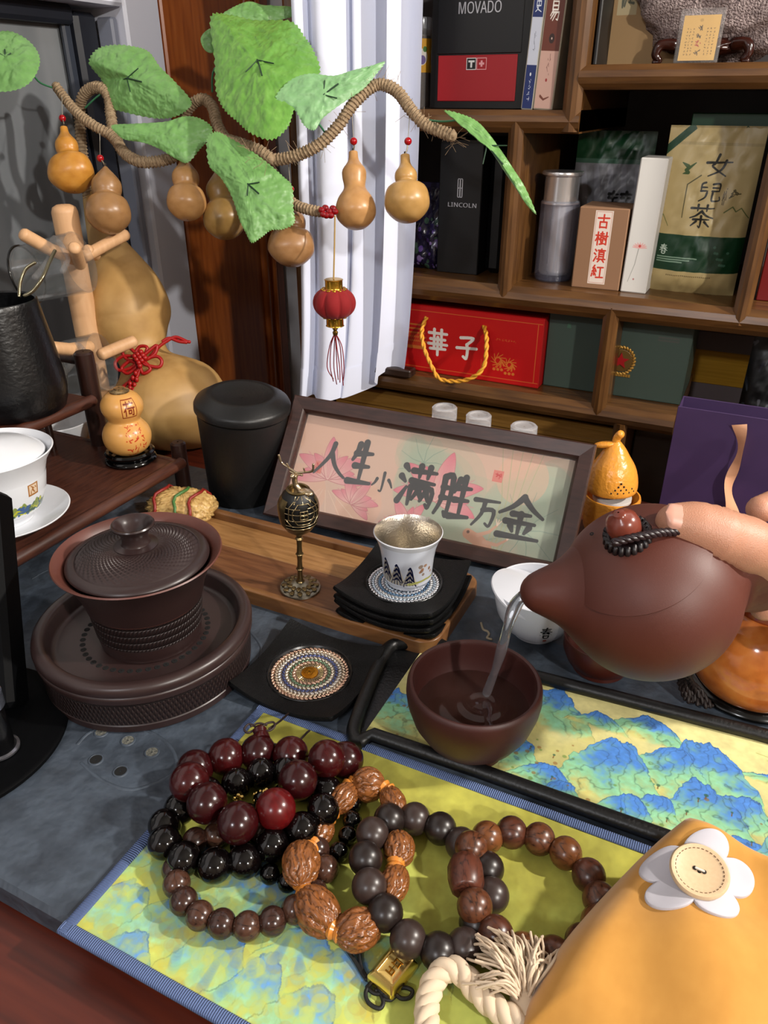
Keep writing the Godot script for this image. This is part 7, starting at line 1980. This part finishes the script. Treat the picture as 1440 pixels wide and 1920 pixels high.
	string_of("dark_brown_bracelet", "bracelet of dull dark brown beads overlapping the carved bracelet", [Vector3(-0.1388, 0.019, -0.2689), Vector3(-0.134, 0.021, -0.251), Vector3(-0.1244, 0.021, -0.2366), Vector3(-0.1104, 0.019, -0.2277), Vector3(-0.0945, 0.015, -0.2222), Vector3(-0.0781, 0.0128, -0.2243), Vector3(-0.0666, 0.0128, -0.2327), Vector3(-0.0655, 0.0128, -0.2476), Vector3(-0.0638, 0.0128, -0.2666), Vector3(-0.0715, 0.0128, -0.2811), Vector3(-0.0906, 0.0128, -0.2901), Vector3(-0.1058, 0.0128, -0.2947), Vector3(-0.1226, 0.0128, -0.2944), Vector3(-0.1352, 0.016, -0.2846)], 0.0098, dusk, Color(0.05, 0.04, 0.04))
	var walnut := [streaked(Color(0.12, 0.06, 0.035), Color(0.4, 0.23, 0.14), 0.3, 70), streaked(Color(0.14, 0.07, 0.04), Color(0.47, 0.28, 0.15), 0.28, 71), streaked(Color(0.12, 0.06, 0.045), Color(0.33, 0.18, 0.12), 0.3, 72)]
	t = string_of("walnut_bracelet", "bracelet of reddish walnut-brown cracked beads reaching under the yellow pouch", [Vector3(-0.0832, 0.019, -0.2855), Vector3(-0.0785, 0.0125, -0.3013), Vector3(-0.0664, 0.0125, -0.3111), Vector3(-0.0502, 0.0125, -0.3139), Vector3(-0.0337, 0.0125, -0.3112), Vector3(-0.0183, 0.0125, -0.3026), Vector3(-0.0096, 0.0125, -0.2907), Vector3(-0.0072, 0.0125, -0.2763), Vector3(-0.0123, 0.0125, -0.2621), Vector3(-0.0244, 0.0125, -0.2487), Vector3(-0.0391, 0.0125, -0.2437), Vector3(-0.0541, 0.017, -0.2435), Vector3(-0.0685, 0.021, -0.2509), Vector3(-0.0791, 0.022, -0.2654)], 0.0096, walnut, Color(0.08, 0.05, 0.03))
	var barrel := t.get_child(13) as MeshInstance3D
	barrel.mesh = Geo.new().lathe(v2([0.001, -0.0108, 0.0065, -0.0108, 0.0085, -0.0092, 0.0102, -0.004, 0.0102, 0.004, 0.0085, 0.0092, 0.0065, 0.0108, 0.001, 0.0108]), 10).mesh()
	barrel.name = "barrel_bead"
	barrel.material_override = streaked(Color(0.16, 0.08, 0.06), Color(0.36, 0.19, 0.13), 0.35, 73)

	# the gold bead shaped as a small bar
	t = thing("gold_bar_charm", "small shiny gold bar charm with stamped marks beside the black cord loops", "charm", Vector3(-0.0964, 0.008, -0.2083))
	var gold := mat(Color(0.93, 0.79, 0.47), 0.18, 1.0)
	var ba := along(Vector3(-0.0935, 0.008, -0.2183) - Vector3(-0.0981, 0.008, -0.198))
	var up := ba.x.cross(ba.y).normalized()
	if up.y < 0:
		up = -up
	var bs := Basis(ba.y.cross(up).normalized(), ba.y, up) * Basis(Vector3.UP, 0.12)
	var bar := []
	for q in [[1.0, 0.0], [1.0, 0.4], [0.94, 0.62], [0.72, 1.0], [0.62, 1.0], [0.58, 0.82], [0.02, 0.82]]:
		var row := PackedVector3Array()
		for k in 4:
			for j in 6:
				var c: Vector2 = [Vector2(1, -1), Vector2(1, 1), Vector2(-1, 1), Vector2(-1, -1)][k]
				var a := -PI / 2 + (k + j / 5.0) * PI / 2
				var e := Vector2(cos(a), sin(a)) * 0.0016
				var p: Vector2 = Vector2(c.x * (0.0085 - 0.0016) * q[0], c.y * (0.0115 - 0.0016) * (1.0 - (1.0 - q[0]) * 0.75)) + e * q[0]
				row.append(bs * Vector3(p.x, p.y, (q[1] - 0.45) * 0.0085))
		bar.append(row)
		if q[1] in [0.4, 1.0]:
			bar.append(row)
	part(Geo.new().grid(bar, true), "bar", gold, t)
	var marks := Geo.new()
	for q in [[0.0005, 0.004, 0.0045, 0.0008], [-0.0012, 0.0025, 0.0008, 0.0028], [0.0018, 0.0022, 0.0008, 0.0028], [0.0, 0.001, 0.0045, 0.0007], [0.0, -0.0015, 0.004, 0.0007], [0.0, -0.004, 0.0045, 0.0007], [0.0, -0.0028, 0.0008, 0.003], [0.0018, -0.003, 0.0007, 0.0025]]:
		marks.box(bs * Vector3(q[0], q[1], 0.0033), Vector3(q[2], q[3], 0.0006), 0.0002, bs)
	part(marks, "stamped_marks", mat(Color(0.62, 0.43, 0.14), 0.25, 1.0), t)
	# gold filigree charm inside the pile
	t = thing("filigree_charm", "tiny gold filigree charm glittering between the maroon beads", "charm", [Vector3(-0.2159, 0.012, -0.2686)][0])
	var rng := RandomNumberGenerator.new()
	rng.seed = 6
	for k in 26:
		var p := Vector3((rng.randf() - 0.5) * 0.03, (rng.randf() - 0.5) * 0.006, 0.0)
		p.z = -p.x * 0.5 + (rng.randf() - 0.5) * 0.006
		part(Geo.new().ball(Vector3.ZERO, Vector3.ONE * (0.0011 + 0.0007 * rng.randf()), 8), "grain", gold, t, p)


# ---------- the yellow drawstring pouch ----------
func pouch_point(u: float, v: float, lift := 0.0) -> Vector3:
	var a := Vector3(0.0194, 0.062, -0.3276)
	var b := Vector3(0.1105, 0.062, -0.3132)
	var c := Vector3(0.1002, 0.02, -0.2078)
	var d := Vector3(-0.0321, 0.02, -0.1974)
	var p: Vector3 = a.lerp(b, u).lerp(d.lerp(c, u), v)
	var out := 4.0 * v * (1.0 - v)
	p += (a - b).normalized() * 0.012 * out * (1.0 - u)
	var e := clampf(minf(minf(u, 1.0 - u) * 5.5, minf(v * 9.0, (1.0 - v) * 5.0)), 0.0, 1.0)
	var rise := sqrt(1.0 - (1.0 - e) * (1.0 - e))
	var fold := 0.0045 * sin(u * 9.0 - v * 7.0 + 1.2) * smoothstep(0.1, 0.4, u) + 0.003 * sin(u * 4.0 + v * 11.0)
	p.y = 0.0045 + rise * (lerpf(0.064, 0.026, pow(v, 0.8)) + 0.008 * sin(PI * clampf(u * 0.8 + 0.1, 0, 1)) + fold) + lift
	return p


func pouch() -> void:
	var o := Vector3(0.0451, 0.004, -0.3016)
	var t := thing("yellow_pouch", "soft yellow cloth drawstring pouch with a white felt flower and wooden button", "pouch", o)
	var cloth := grained([Color(0.7, 0.49, 0.19), Color(0.74, 0.53, 0.225)], Vector3.ONE * 18, 0.9, 81).duplicate() as StandardMaterial3D
	cloth.rim_enabled = true
	cloth.rim = 0.5
	cloth.rim_tint = 0.6
	var rows := []
	for i in 57:
		var row := PackedVector3Array()
		for j in 57:
			row.append(pouch_point(j / 56.0, 1.0 - i / 56.0) - o)
		rows.append(row)
	part(Geo.new().grid(rows), "front_cloth", cloth, t)
	var under := []
	for i in 9:
		var row := PackedVector3Array()
		for j in 9:
			var p := pouch_point(j / 8.0, 1.0 - i / 8.0)
			row.append(Vector3(p.x, 0.0045, p.z) - o)
		under.append(row)
	part(Geo.new().grid(under, false, true), "back_cloth", cloth, t)
	# flower and button lie on the cloth
	var fu := 0.34
	var fv := 0.3
	var c := pouch_point(fu, fv, 0.0014)
	var du := (pouch_point(fu + 0.08, fv) - pouch_point(fu - 0.08, fv)).normalized()
	var dv := (pouch_point(fu, fv - 0.08) - pouch_point(fu, fv + 0.08)).normalized()
	var n := du.cross(dv).normalized()
	var yy := n.cross(du).normalized()
	var b := Basis(du, yy, n)
	var lu := (pouch_point(fu + 0.05, fv) - pouch_point(fu - 0.05, fv)).length() / 0.1
	var lv := (pouch_point(fu, fv + 0.05) - pouch_point(fu, fv - 0.05)).length() / 0.1
	var petals := []
	for i in 12:
		var row := PackedVector3Array()
		var k: float = [0.985, 1.0, 1.0, 0.985, 0.9, 0.8, 0.7, 0.6, 0.45, 0.3, 0.15, 0.01][i]
		for j in 120:
			var ang := TAU * j / 120.0
			var r := (0.0158 + 0.0098 * pow(absf(cos(2.5 * (ang - 0.62))), 0.62)) * k
			row.append(pouch_point(fu + r * cos(ang) / lu, fv - r * sin(ang) / lv, [-0.002, 0.0004, 0.0014, 0.0019, 0.002, 0.002, 0.002, 0.002, 0.002, 0.002, 0.002, 0.002][i]) - o)
		petals.append(row)
	part(Geo.new().grid(petals, true), "felt_flower", mat(Color(0.72, 0.71, 0.74), 0.9), t)
	var zb := Basis(du, n, -yy)
	var bt := part(Geo.new().lathe(v2([0.001, 0.0014, 0.0128, 0.0014, 0.0138, 0.0025, 0.014, 0.004, 0.0132, 0.0052, 0.0118, 0.0052, 0.0105, 0.0045, 0.006, 0.0036, 0.001, 0.0034]), 56, Vector3.ZERO, zb), "wooden_button", grained([Color(0.77, 0.66, 0.52), Color(0.82, 0.71, 0.57)], Vector3(60, 20, 60), 0.4, 82), t, c - o)
	var stitch := Geo.new()
	for k in 34:
		var a := TAU * k / 34.0
		stitch.box(zb * Vector3(cos(a) * 0.0112, 0.0049, sin(a) * 0.0112), Vector3(0.0004, 0.0003, 0.0013), 0.0001, zb * Basis(Vector3.UP, -a))
	part(stitch, "dash_ring", mat(Color(0.38, 0.26, 0.15), 0.7), bt)
	for s in [-1.0, 1.0]:
		part(Geo.new().ball(zb * Vector3(0.0022 * s, 0.0037, -0.0006), Vector3(0.0011, 0.0006, 0.0011), 10, zb), "button_hole", mat(Color(0.1, 0.07, 0.05), 0.8), bt)
	part(Geo.new().tube([zb * Vector3(-0.002, 0.0042, -0.0006), zb * Vector3(0.002, 0.0042, -0.0006)], 0.0006, 6), "thread", mat(Color(0.8, 0.78, 0.74), 0.8), bt)
	# cotton rope and its frayed end
	var cream := mat(Color(0.8, 0.72, 0.62), 0.9)
	var rope := []
	for p in curve([Vector3(-0.0637, 0.012, -0.1752), Vector3(-0.0691, 0.012, -0.1878), Vector3(-0.0734, 0.012, -0.1991), Vector3(-0.0741, 0.014, -0.2094), Vector3(-0.0699, 0.016, -0.2166), Vector3(-0.0622, 0.016, -0.2174), Vector3(-0.0531, 0.015, -0.2133), Vector3(-0.0439, 0.014, -0.2107), Vector3(-0.0327, 0.014, -0.2091), Vector3(-0.0212, 0.014, -0.21)], 7):
		rope.append(p - o)
	part(twisted(rope, 0.0058, 3, 260.0), "cotton_rope", cream, t)
	var rng := RandomNumberGenerator.new()
	rng.seed = 9
	var root := Vector3(-0.0304, 0.013, -0.2195)
	for k in 120:
		var tip: Vector3 = [Vector3(-0.0594, 0.02, -0.2299), Vector3(-0.0563, 0.02, -0.2351), Vector3(-0.0512, 0.02, -0.2352), Vector3(-0.0427, 0.02, -0.2396), Vector3(-0.037, 0.02, -0.2439), Vector3(-0.031, 0.02, -0.2423), Vector3(-0.0274, 0.02, -0.2395), Vector3(-0.0546, 0.02, -0.2151)][k % 8]
		tip += Vector3((rng.randf() - 0.5) * 0.012, (rng.randf() - 0.4) * 0.01, (rng.randf() - 0.5) * 0.012)
		var m := root.lerp(tip, 0.5) + Vector3((rng.randf() - 0.5) * 0.008, 0.006 + rng.randf() * 0.008, (rng.randf() - 0.5) * 0.008)
		part(Geo.new().tube(curve([root - o + Vector3((rng.randf() - 0.5) * 0.006, 0, (rng.randf() - 0.5) * 0.006), m - o, tip - o], 5), 0.00075, 5), "fringe_strand", cream, t)
	part(Geo.new().tube([root - o + Vector3(-0.002, 0, -0.006), root - o + Vector3(0.002, -0.002, 0.008)], 0.0075, 14), "rope_end", cream, t)


# ---------- the teapot, the water and the hand ----------
# caps: [a, b, radius at a, radius at b]; balls: [centre, basis, radii]; joined smoothly over k and meshed on cells
func nets(caps: Array, balls: Array, k: float, cell: float, lo: Vector3, hi: Vector3) -> Geo:
	var nx := int((hi.x - lo.x) / cell) + 2
	var ny := int((hi.y - lo.y) / cell) + 2
	var nz := int((hi.z - lo.z) / cell) + 2
	var f := PackedFloat32Array()
	f.resize(nx * ny * nz)
	f.fill(1.0)
	var jobs := []
	for c in caps:
		var r: float = maxf(c[2], c[3]) + k + cell * 2.0
		jobs.append([c[0].min(c[1]) - Vector3.ONE * r, c[0].max(c[1]) + Vector3.ONE * r, c, 0])
	for b in balls:
		var r: float = maxf(b[2].x, maxf(b[2].y, b[2].z)) + k + cell * 2.0
		jobs.append([b[0] - Vector3.ONE * r, b[0] + Vector3.ONE * r, b, 1])
	for job in jobs:
		var i0 := Vector3i(((job[0] - lo) / cell).floor()).clamp(Vector3i.ZERO, Vector3i(nx - 1, ny - 1, nz - 1))
		var i1 := Vector3i(((job[1] - lo) / cell).ceil()).clamp(Vector3i.ZERO, Vector3i(nx - 1, ny - 1, nz - 1))
		var c: Array = job[2]
		var is_ball: bool = job[3] == 1
		var a: Vector3 = c[0]
		var ab: Vector3 = Vector3.ZERO if is_ball else c[1] - c[0]
		var l2 := maxf(ab.length_squared(), 1e-9)
		var inv: Basis = c[1].transposed() if is_ball else Basis()
		for z in range(i0.z, i1.z + 1):
			for y in range(i0.y, i1.y + 1):
				for x in range(i0.x, i1.x + 1):
					var p := lo + Vector3(x, y, z) * cell
					var d: float
					if is_ball:
						var q: Vector3 = inv * (p - a)
						var e: Vector3 = q / c[2]
						var l := e.length()
						d = l * (l - 1.0) / maxf((e / c[2]).length(), 1e-5)
					else:
						var t := clampf((p - a).dot(ab) / l2, 0.0, 1.0)
						d = p.distance_to(a + ab * t) - lerpf(c[2], c[3], t)
					var n := (z * ny + y) * nx + x
					var g := f[n]
					var h := maxf(k - absf(g - d), 0.0) / k
					f[n] = minf(g, d) - h * h * k * 0.25
	var geo := Geo.new()
	var id := {}
	var off := [0, 1, nx, nx + 1, nx * ny, nx * ny + 1, nx * ny + nx, nx * ny + nx + 1]
	for z in nz - 1:
		for y in ny - 1:
			for x in nx - 1:
				var n := (z * ny + y) * nx + x
				var inside := 0
				for o in off:
					if f[n + o] < 0.0:
						inside += 1
				if inside == 0 or inside == 8:
					continue
				var sum := Vector3.ZERO
				var cnt := 0
				for e in [[0, 1], [2, 3], [4, 5], [6, 7], [0, 2], [1, 3], [4, 6], [5, 7], [0, 4], [1, 5], [2, 6], [3, 7]]:
					var fa := f[n + off[e[0]]]
					var fb := f[n + off[e[1]]]
					if (fa < 0.0) != (fb < 0.0):
						var t := fa / (fa - fb)
						var pa := Vector3(e[0] & 1, (e[0] >> 1) & 1, e[0] >> 2)
						var pb := Vector3(e[1] & 1, (e[1] >> 1) & 1, e[1] >> 2)
						sum += pa.lerp(pb, t)
						cnt += 1
				id[n] = geo.v.size()
				geo.v.append(lo + (Vector3(x, y, z) + sum / cnt) * cell)
				var gx := f[n + off[1]] + f[n + off[3]] + f[n + off[5]] + f[n + off[7]] - f[n] - f[n + off[2]] - f[n + off[4]] - f[n + off[6]]
				var gy := f[n + off[2]] + f[n + off[3]] + f[n + off[6]] + f[n + off[7]] - f[n] - f[n + off[1]] - f[n + off[4]] - f[n + off[5]]
				var gz := f[n + off[4]] + f[n + off[5]] + f[n + off[6]] + f[n + off[7]] - f[n] - f[n + off[1]] - f[n + off[2]] - f[n + off[3]]
				geo.n.append(Vector3(gx, gy, gz).normalized())
				geo.uv.append(Vector2.ZERO)
	for n in id:
		for ax in 3:
			var step: int = [1, nx, nx * ny][ax]
			var s1: int = [nx, nx * ny, 1][ax]
			var s2: int = [nx * ny, 1, nx][ax]
			if (f[n] < 0.0) == (f[n + step] < 0.0):
				continue
			if not (id.has(n - s1) and id.has(n - s2) and id.has(n - s1 - s2)):
				continue
			var q := [id[n], id[n - s1], id[n - s1 - s2], id[n - s2]]
			if f[n] < 0.0:
				geo.ix.append_array(PackedInt32Array([q[0], q[2], q[1], q[0], q[3], q[2]]))
			else:
				geo.ix.append_array(PackedInt32Array([q[0], q[1], q[2], q[0], q[2], q[3]]))
	# one pass of smoothing
	return geo


func teapot_and_hand() -> void:
	var right := Vector3(0.8988, 0, -0.4384)
	var up := Vector3(-0.2098, 0.878, -0.4302)
	var fwd := Vector3(-0.3849, -0.4787, -0.7891)
	var c := Vector3(-0.0231, 0.1313, -0.4213)
	var tip := Vector3(-0.0875, 0.1316, -0.3901)
	var ax := Vector3(-0.3046, 0.8726, 0.3819).normalized()
	var sp := (tip - c)
	var side := (sp - ax * sp.dot(ax)).normalized()
	var bas := Basis(side, ax, side.cross(ax))
	var clay := bumpy(Color(0.31, 0.135, 0.09), 0.52, 0.003, Vector3.ONE * 90)
	var t := thing("teapot", "rounded red-brown clay teapot tilted to pour water into the bowl", "teapot", c)
	var R := 0.0543
	var caps := []
	caps.append([c + sp * 0.62, c + sp * 0.78, 0.0215, 0.0135])
	caps.append([c + sp * 0.78, c + sp * 0.9, 0.0135, 0.0082])
	caps.append([c + sp * 0.9, c + sp * 0.985, 0.0082, 0.0062])
	var hd := []
	for k in 9:
		var a := lerpf(1.2, -1.2, k / 8.0)
		hd.append(c - side * (R * 0.88 + 0.022 * cos(a)) + ax * (0.021 * sin(a) - 0.014))
	for k in 8:
		caps.append([hd[k], hd[k + 1], 0.0052, 0.0052])
	var g := nets(caps, [[c, bas, Vector3(R, R * 0.97, R)], [c - ax * R * 0.86, bas, Vector3(0.03, 0.008, 0.03)]], 0.016, 0.0024, c - Vector3(0.12, 0.075, 0.1), c + Vector3(0.12, 0.075, 0.1))
	for k in g.v.size():
		g.v[k] -= c
	part(g, "body", clay, t)
	part(Geo.new().lathe(v2([0.0072, -0.0035, 0.0066, 0.001, 0.0052, 0.0012, 0.0045, -0.004]), 28, Vector3.ZERO, along(sp + ax * 0.005)), "spout_lip", clay, t, tip - c)
	var pr := []
	for k in 15:
		var a := lerpf(0.87, 0.06, k / 14.0)
		pr.append(Vector2(sin(a) * (R + 0.0016), cos(a) * (R * 0.97 + 0.0016)))
	pr.push_front(Vector2(sin(0.878) * (R + 0.0006), cos(0.878) * (R * 0.97 + 0.0006)))
	pr.push_front(Vector2(sin(0.872) * (R - 0.002), cos(0.872) * (R - 0.002)))
	var lid := part(Geo.new().lathe(pr, 72, Vector3.ZERO, bas), "lid", clay, t)
	part(Geo.new().lathe(v2([0.0075, 0.0525, 0.0068, 0.055, 0.0072, 0.0562, 0.0092, 0.059, 0.0098, 0.0635, 0.0088, 0.0682, 0.0062, 0.071, 0.0038, 0.0722, 0.0032, 0.0738, 0.0015, 0.0745, 0.0005, 0.0745]), 40, Vector3.ZERO, bas), "knob", mat(Color(0.43, 0.2, 0.15), 0.25), lid)
	part(Geo.new().lathe(v2([0.0013, 0.0, 0.0013, 0.0002, 0.0004, 0.0002]), 12, Vector3.ZERO, bas), "air_hole", mat(Color(0.03, 0.015, 0.01), 0.8), lid, bas * Vector3(0.019, 0.0523, 0.012))
	# knotted cord round the knob
	var cord := mat(Color(0.075, 0.035, 0.045), 0.4)
	var ring := Geo.new()
	for k in 22:
		var a := TAU * k / 22.0
		ring.tube([bas * Vector3(cos(a) * 0.0085, 0.0535, sin(a) * 0.0085), bas * Vector3(cos(a) * 0.0125, 0.0575, sin(a) * 0.0125), bas * Vector3(cos(a + 0.1) * 0.0128, 0.0528, sin(a + 0.1) * 0.0128)], 0.0019, 7)
	ring.tube(range(24).map(func(k): return bas * Vector3(cos(TAU * k / 24) * 0.0105, 0.0548, sin(TAU * k / 24) * 0.0105)), 0.0028, 8, true)
	part(ring, "cord_wrap", cord, t)
	var rp := []
	for p in curve([Vector3(-0.0446, 0.1819, -0.3833), Vector3(-0.037, 0.1845, -0.3873), Vector3(-0.0281, 0.1861, -0.3932), Vector3(-0.0192, 0.1856, -0.4017), Vector3(-0.0083, 0.181, -0.4131), Vector3(0.0076, 0.16, -0.441)], 8):
		rp.append(p - c)
	part(twisted(rp, 0.0024, 3, 600.0), "cord", mat(Color(0.12, 0.07, 0.085), 0.35), t)

	# falling water
	t = thing("water_stream", "clear stream of water falling from the teapot spout into the clay bowl", "water", tip)
	var path := curve([Vector3(-0.0858, 0.1319, -0.3911), Vector3(-0.0898, 0.1307, -0.3891), Vector3(-0.0942, 0.1269, -0.3866), Vector3(-0.0972, 0.1197, -0.3838), Vector3(-0.099, 0.1081, -0.3817), Vector3(-0.1011, 0.0934, -0.3818), Vector3(-0.1039, 0.0757, -0.3837), Vector3(-0.1076, 0.0578, -0.3863), Vector3(-0.1116, 0.0408, -0.3892)], 5)
	var rr := []
	for k in path.size():
		var s := k / float(path.size() - 1)
		rr.append(lerpf(0.0052, 0.0027, pow(s, 0.6)) * (1.0 + 0.12 * sin(s * 21.0)))
		path[k] -= tip
	var water := solid_glass(Color(0.95, 0.97, 1.0, 0.05), 0.033)
	part(Geo.new().tube(path, rr, 16), "stream", water, t)

	# the hand; the forearm out of view is angled to shade the teapot
	t = thing("person", "hand of a person reaching in from the right, thumb on the teapot lid", "person", Vector3(0.0552, 0.1547, -0.4737))
	var th := [Vector3(-0.0164, 0.1854, -0.4156), Vector3(-0.0051, 0.1833, -0.4198), Vector3(0.0069, 0.1787, -0.4242), Vector3(0.022, 0.1721, -0.4326), Vector3(0.0396, 0.1608, -0.447), Vector3(0.0712, 0.1375, -0.4774), Vector3(0.1087, 0.1144, -0.5134)]
	var tr := [0.0112, 0.0128, 0.0148, 0.0148, 0.0158, 0.0195, 0.024]
	var hand := []
	for k in th.size() - 1:
		hand.append([th[k], th[k + 1], tr[k], tr[k + 1]])
	for ch in [[[Vector3(0.0573, 0.1714, -0.5229), Vector3(0.0567, 0.1474, -0.5143), Vector3(0.0401, 0.1398, -0.4826), Vector3(0.0283, 0.1416, -0.459)], [0.0125, 0.0108, 0.0092, 0.0078]], [[Vector3(0.0803, 0.1511, -0.5471), Vector3(0.0858, 0.1087, -0.5368), Vector3(0.0623, 0.1038, -0.4907), Vector3(0.0432, 0.1188, -0.4562)], [0.013, 0.0112, 0.0098, 0.0088]], [[Vector3(0.1027, 0.1249, -0.5675), Vector3(0.1088, 0.0849, -0.5463), Vector3(0.0872, 0.0742, -0.5038), Vector3(0.0684, 0.0852, -0.476)], [0.0125, 0.0108, 0.0092, 0.0078]], [[Vector3(0.1233, 0.0994, -0.5748), Vector3(0.1297, 0.0656, -0.5573), Vector3(0.1131, 0.0516, -0.5218), Vector3(0.0976, 0.0582, -0.4992)], [0.011, 0.0094, 0.0082, 0.007]], [[Vector3(0.0573, 0.1714, -0.5229), Vector3(0.0904, 0.1431, -0.5472), Vector3(0.1399, 0.1116, -0.5776)], [0.013, 0.018, 0.024]], [[Vector3(0.1027, 0.1249, -0.5675), Vector3(0.1283, 0.1055, -0.5746), Vector3(0.1596, 0.0927, -0.5884)], [0.015, 0.02, 0.024]], [[Vector3(0.1087, 0.1144, -0.5134), Vector3(0.1404, 0.1038, -0.5605), Vector3(0.1699, 0.0999, -0.5852)], [0.024, 0.024, 0.025]], [[Vector3(0.1487, 0.1032, -0.5768), Vector3(0.1946, 0.1087, -0.5645), Vector3(0.244, 0.1174, -0.5306), Vector3(0.317, 0.1136, -0.5131)], [0.027, 0.028, 0.033, 0.04]], [[Vector3(0.0392, 0.182, -0.5079), Vector3(0.0205, 0.17, -0.4914)], [0.0125, 0.011]]]:
		if ch[0].size() == 2:
			continue
		for k in ch[0].size() - 1:
			hand.append([ch[0][k], ch[0][k + 1], ch[1][k], ch[1][k + 1]])
	# the back of the hand between knuckles and wrist
	var kn := [Vector3(0.0573, 0.1714, -0.5229), Vector3(0.0803, 0.1511, -0.5471), Vector3(0.1027, 0.1249, -0.5675), Vector3(0.1233, 0.0994, -0.5748)]
	for k in 3:
		hand.append([kn[k], kn[k + 1], 0.0125, 0.012])
	for q in kn:
		hand.append([q, Vector3(0.1578, 0.0971, -0.5839), 0.013, 0.023])
	# the bent index knuckle that shows above the thumb
	hand.append([Vector3(0.028, 0.1741, -0.4786), Vector3(0.0573, 0.1714, -0.5229), 0.0085, 0.0125])
	var lo: Vector3 = th[0]
	var hi: Vector3 = th[0]
	for q in hand:
		for e in 2:
			lo = lo.min(q[e] - Vector3.ONE * 0.04)
			hi = hi.max(q[e] + Vector3.ONE * 0.04)
	g = nets(hand, [], 0.008, 0.0023, lo, hi)
	# skin creases over the thumb joint
	var jd: Vector3 = (th[3] - th[2]).normalized()
	for k in g.v.size():
		var s: float = (g.v[k] - th[2]).dot(jd)
		if absf(s) < 0.03 and g.v[k].distance_to(th[2]) < 0.035:
			g.v[k] -= g.n[k] * 0.0009 * (0.5 + 0.5 * sin(s * 1050.0 + 60.0 * g.v[k].y)) * exp(-pow(s / 0.012, 2.0))
		g.v[k] -= t.position
	var skin := bumpy(Color(0.68, 0.485, 0.385), 0.5, 0.02, Vector3.ONE * 45, 0.0, 76, 0.08).duplicate() as StandardMaterial3D
	skin.subsurf_scatter_enabled = true
	skin.subsurf_scatter_strength = 0.08
	part(g, "skin", skin, t)
	# thumb nail
	var nd := (-fwd * 0.9 + up * 0.42).normalized()
	var tx: Vector3 = (th[0] - th[1]).normalized()
	nd = (nd - tx * nd.dot(tx)).normalized()
	var nb := Basis(tx, nd, tx.cross(nd))
	var nr := []
	for i in 9:
		var v := i / 8.0 * 2.0 - 1.0
		var row := PackedVector3Array()
		for j in 13:
			var u := j / 12.0 * 2.0 - 1.0
			var w := pow(clampf(1.0 - pow(absf(v), 3.2), 0.0, 1.0), 0.42)
			var a := u * w * 0.82
			row.append(nb * Vector3(0.0095 * v + 0.0005, cos(a) * (0.01165 - 0.0004 * v) - (0.001 if absf(u) > 0.95 or absf(v) > 0.95 else 0.0), sin(a) * (0.01165 - 0.0004 * v)))
		nr.append(row)
	part(Geo.new().grid(nr), "thumb_nail", mat(Color(0.75, 0.56, 0.49), 0.35), t, th[0] - t.position)
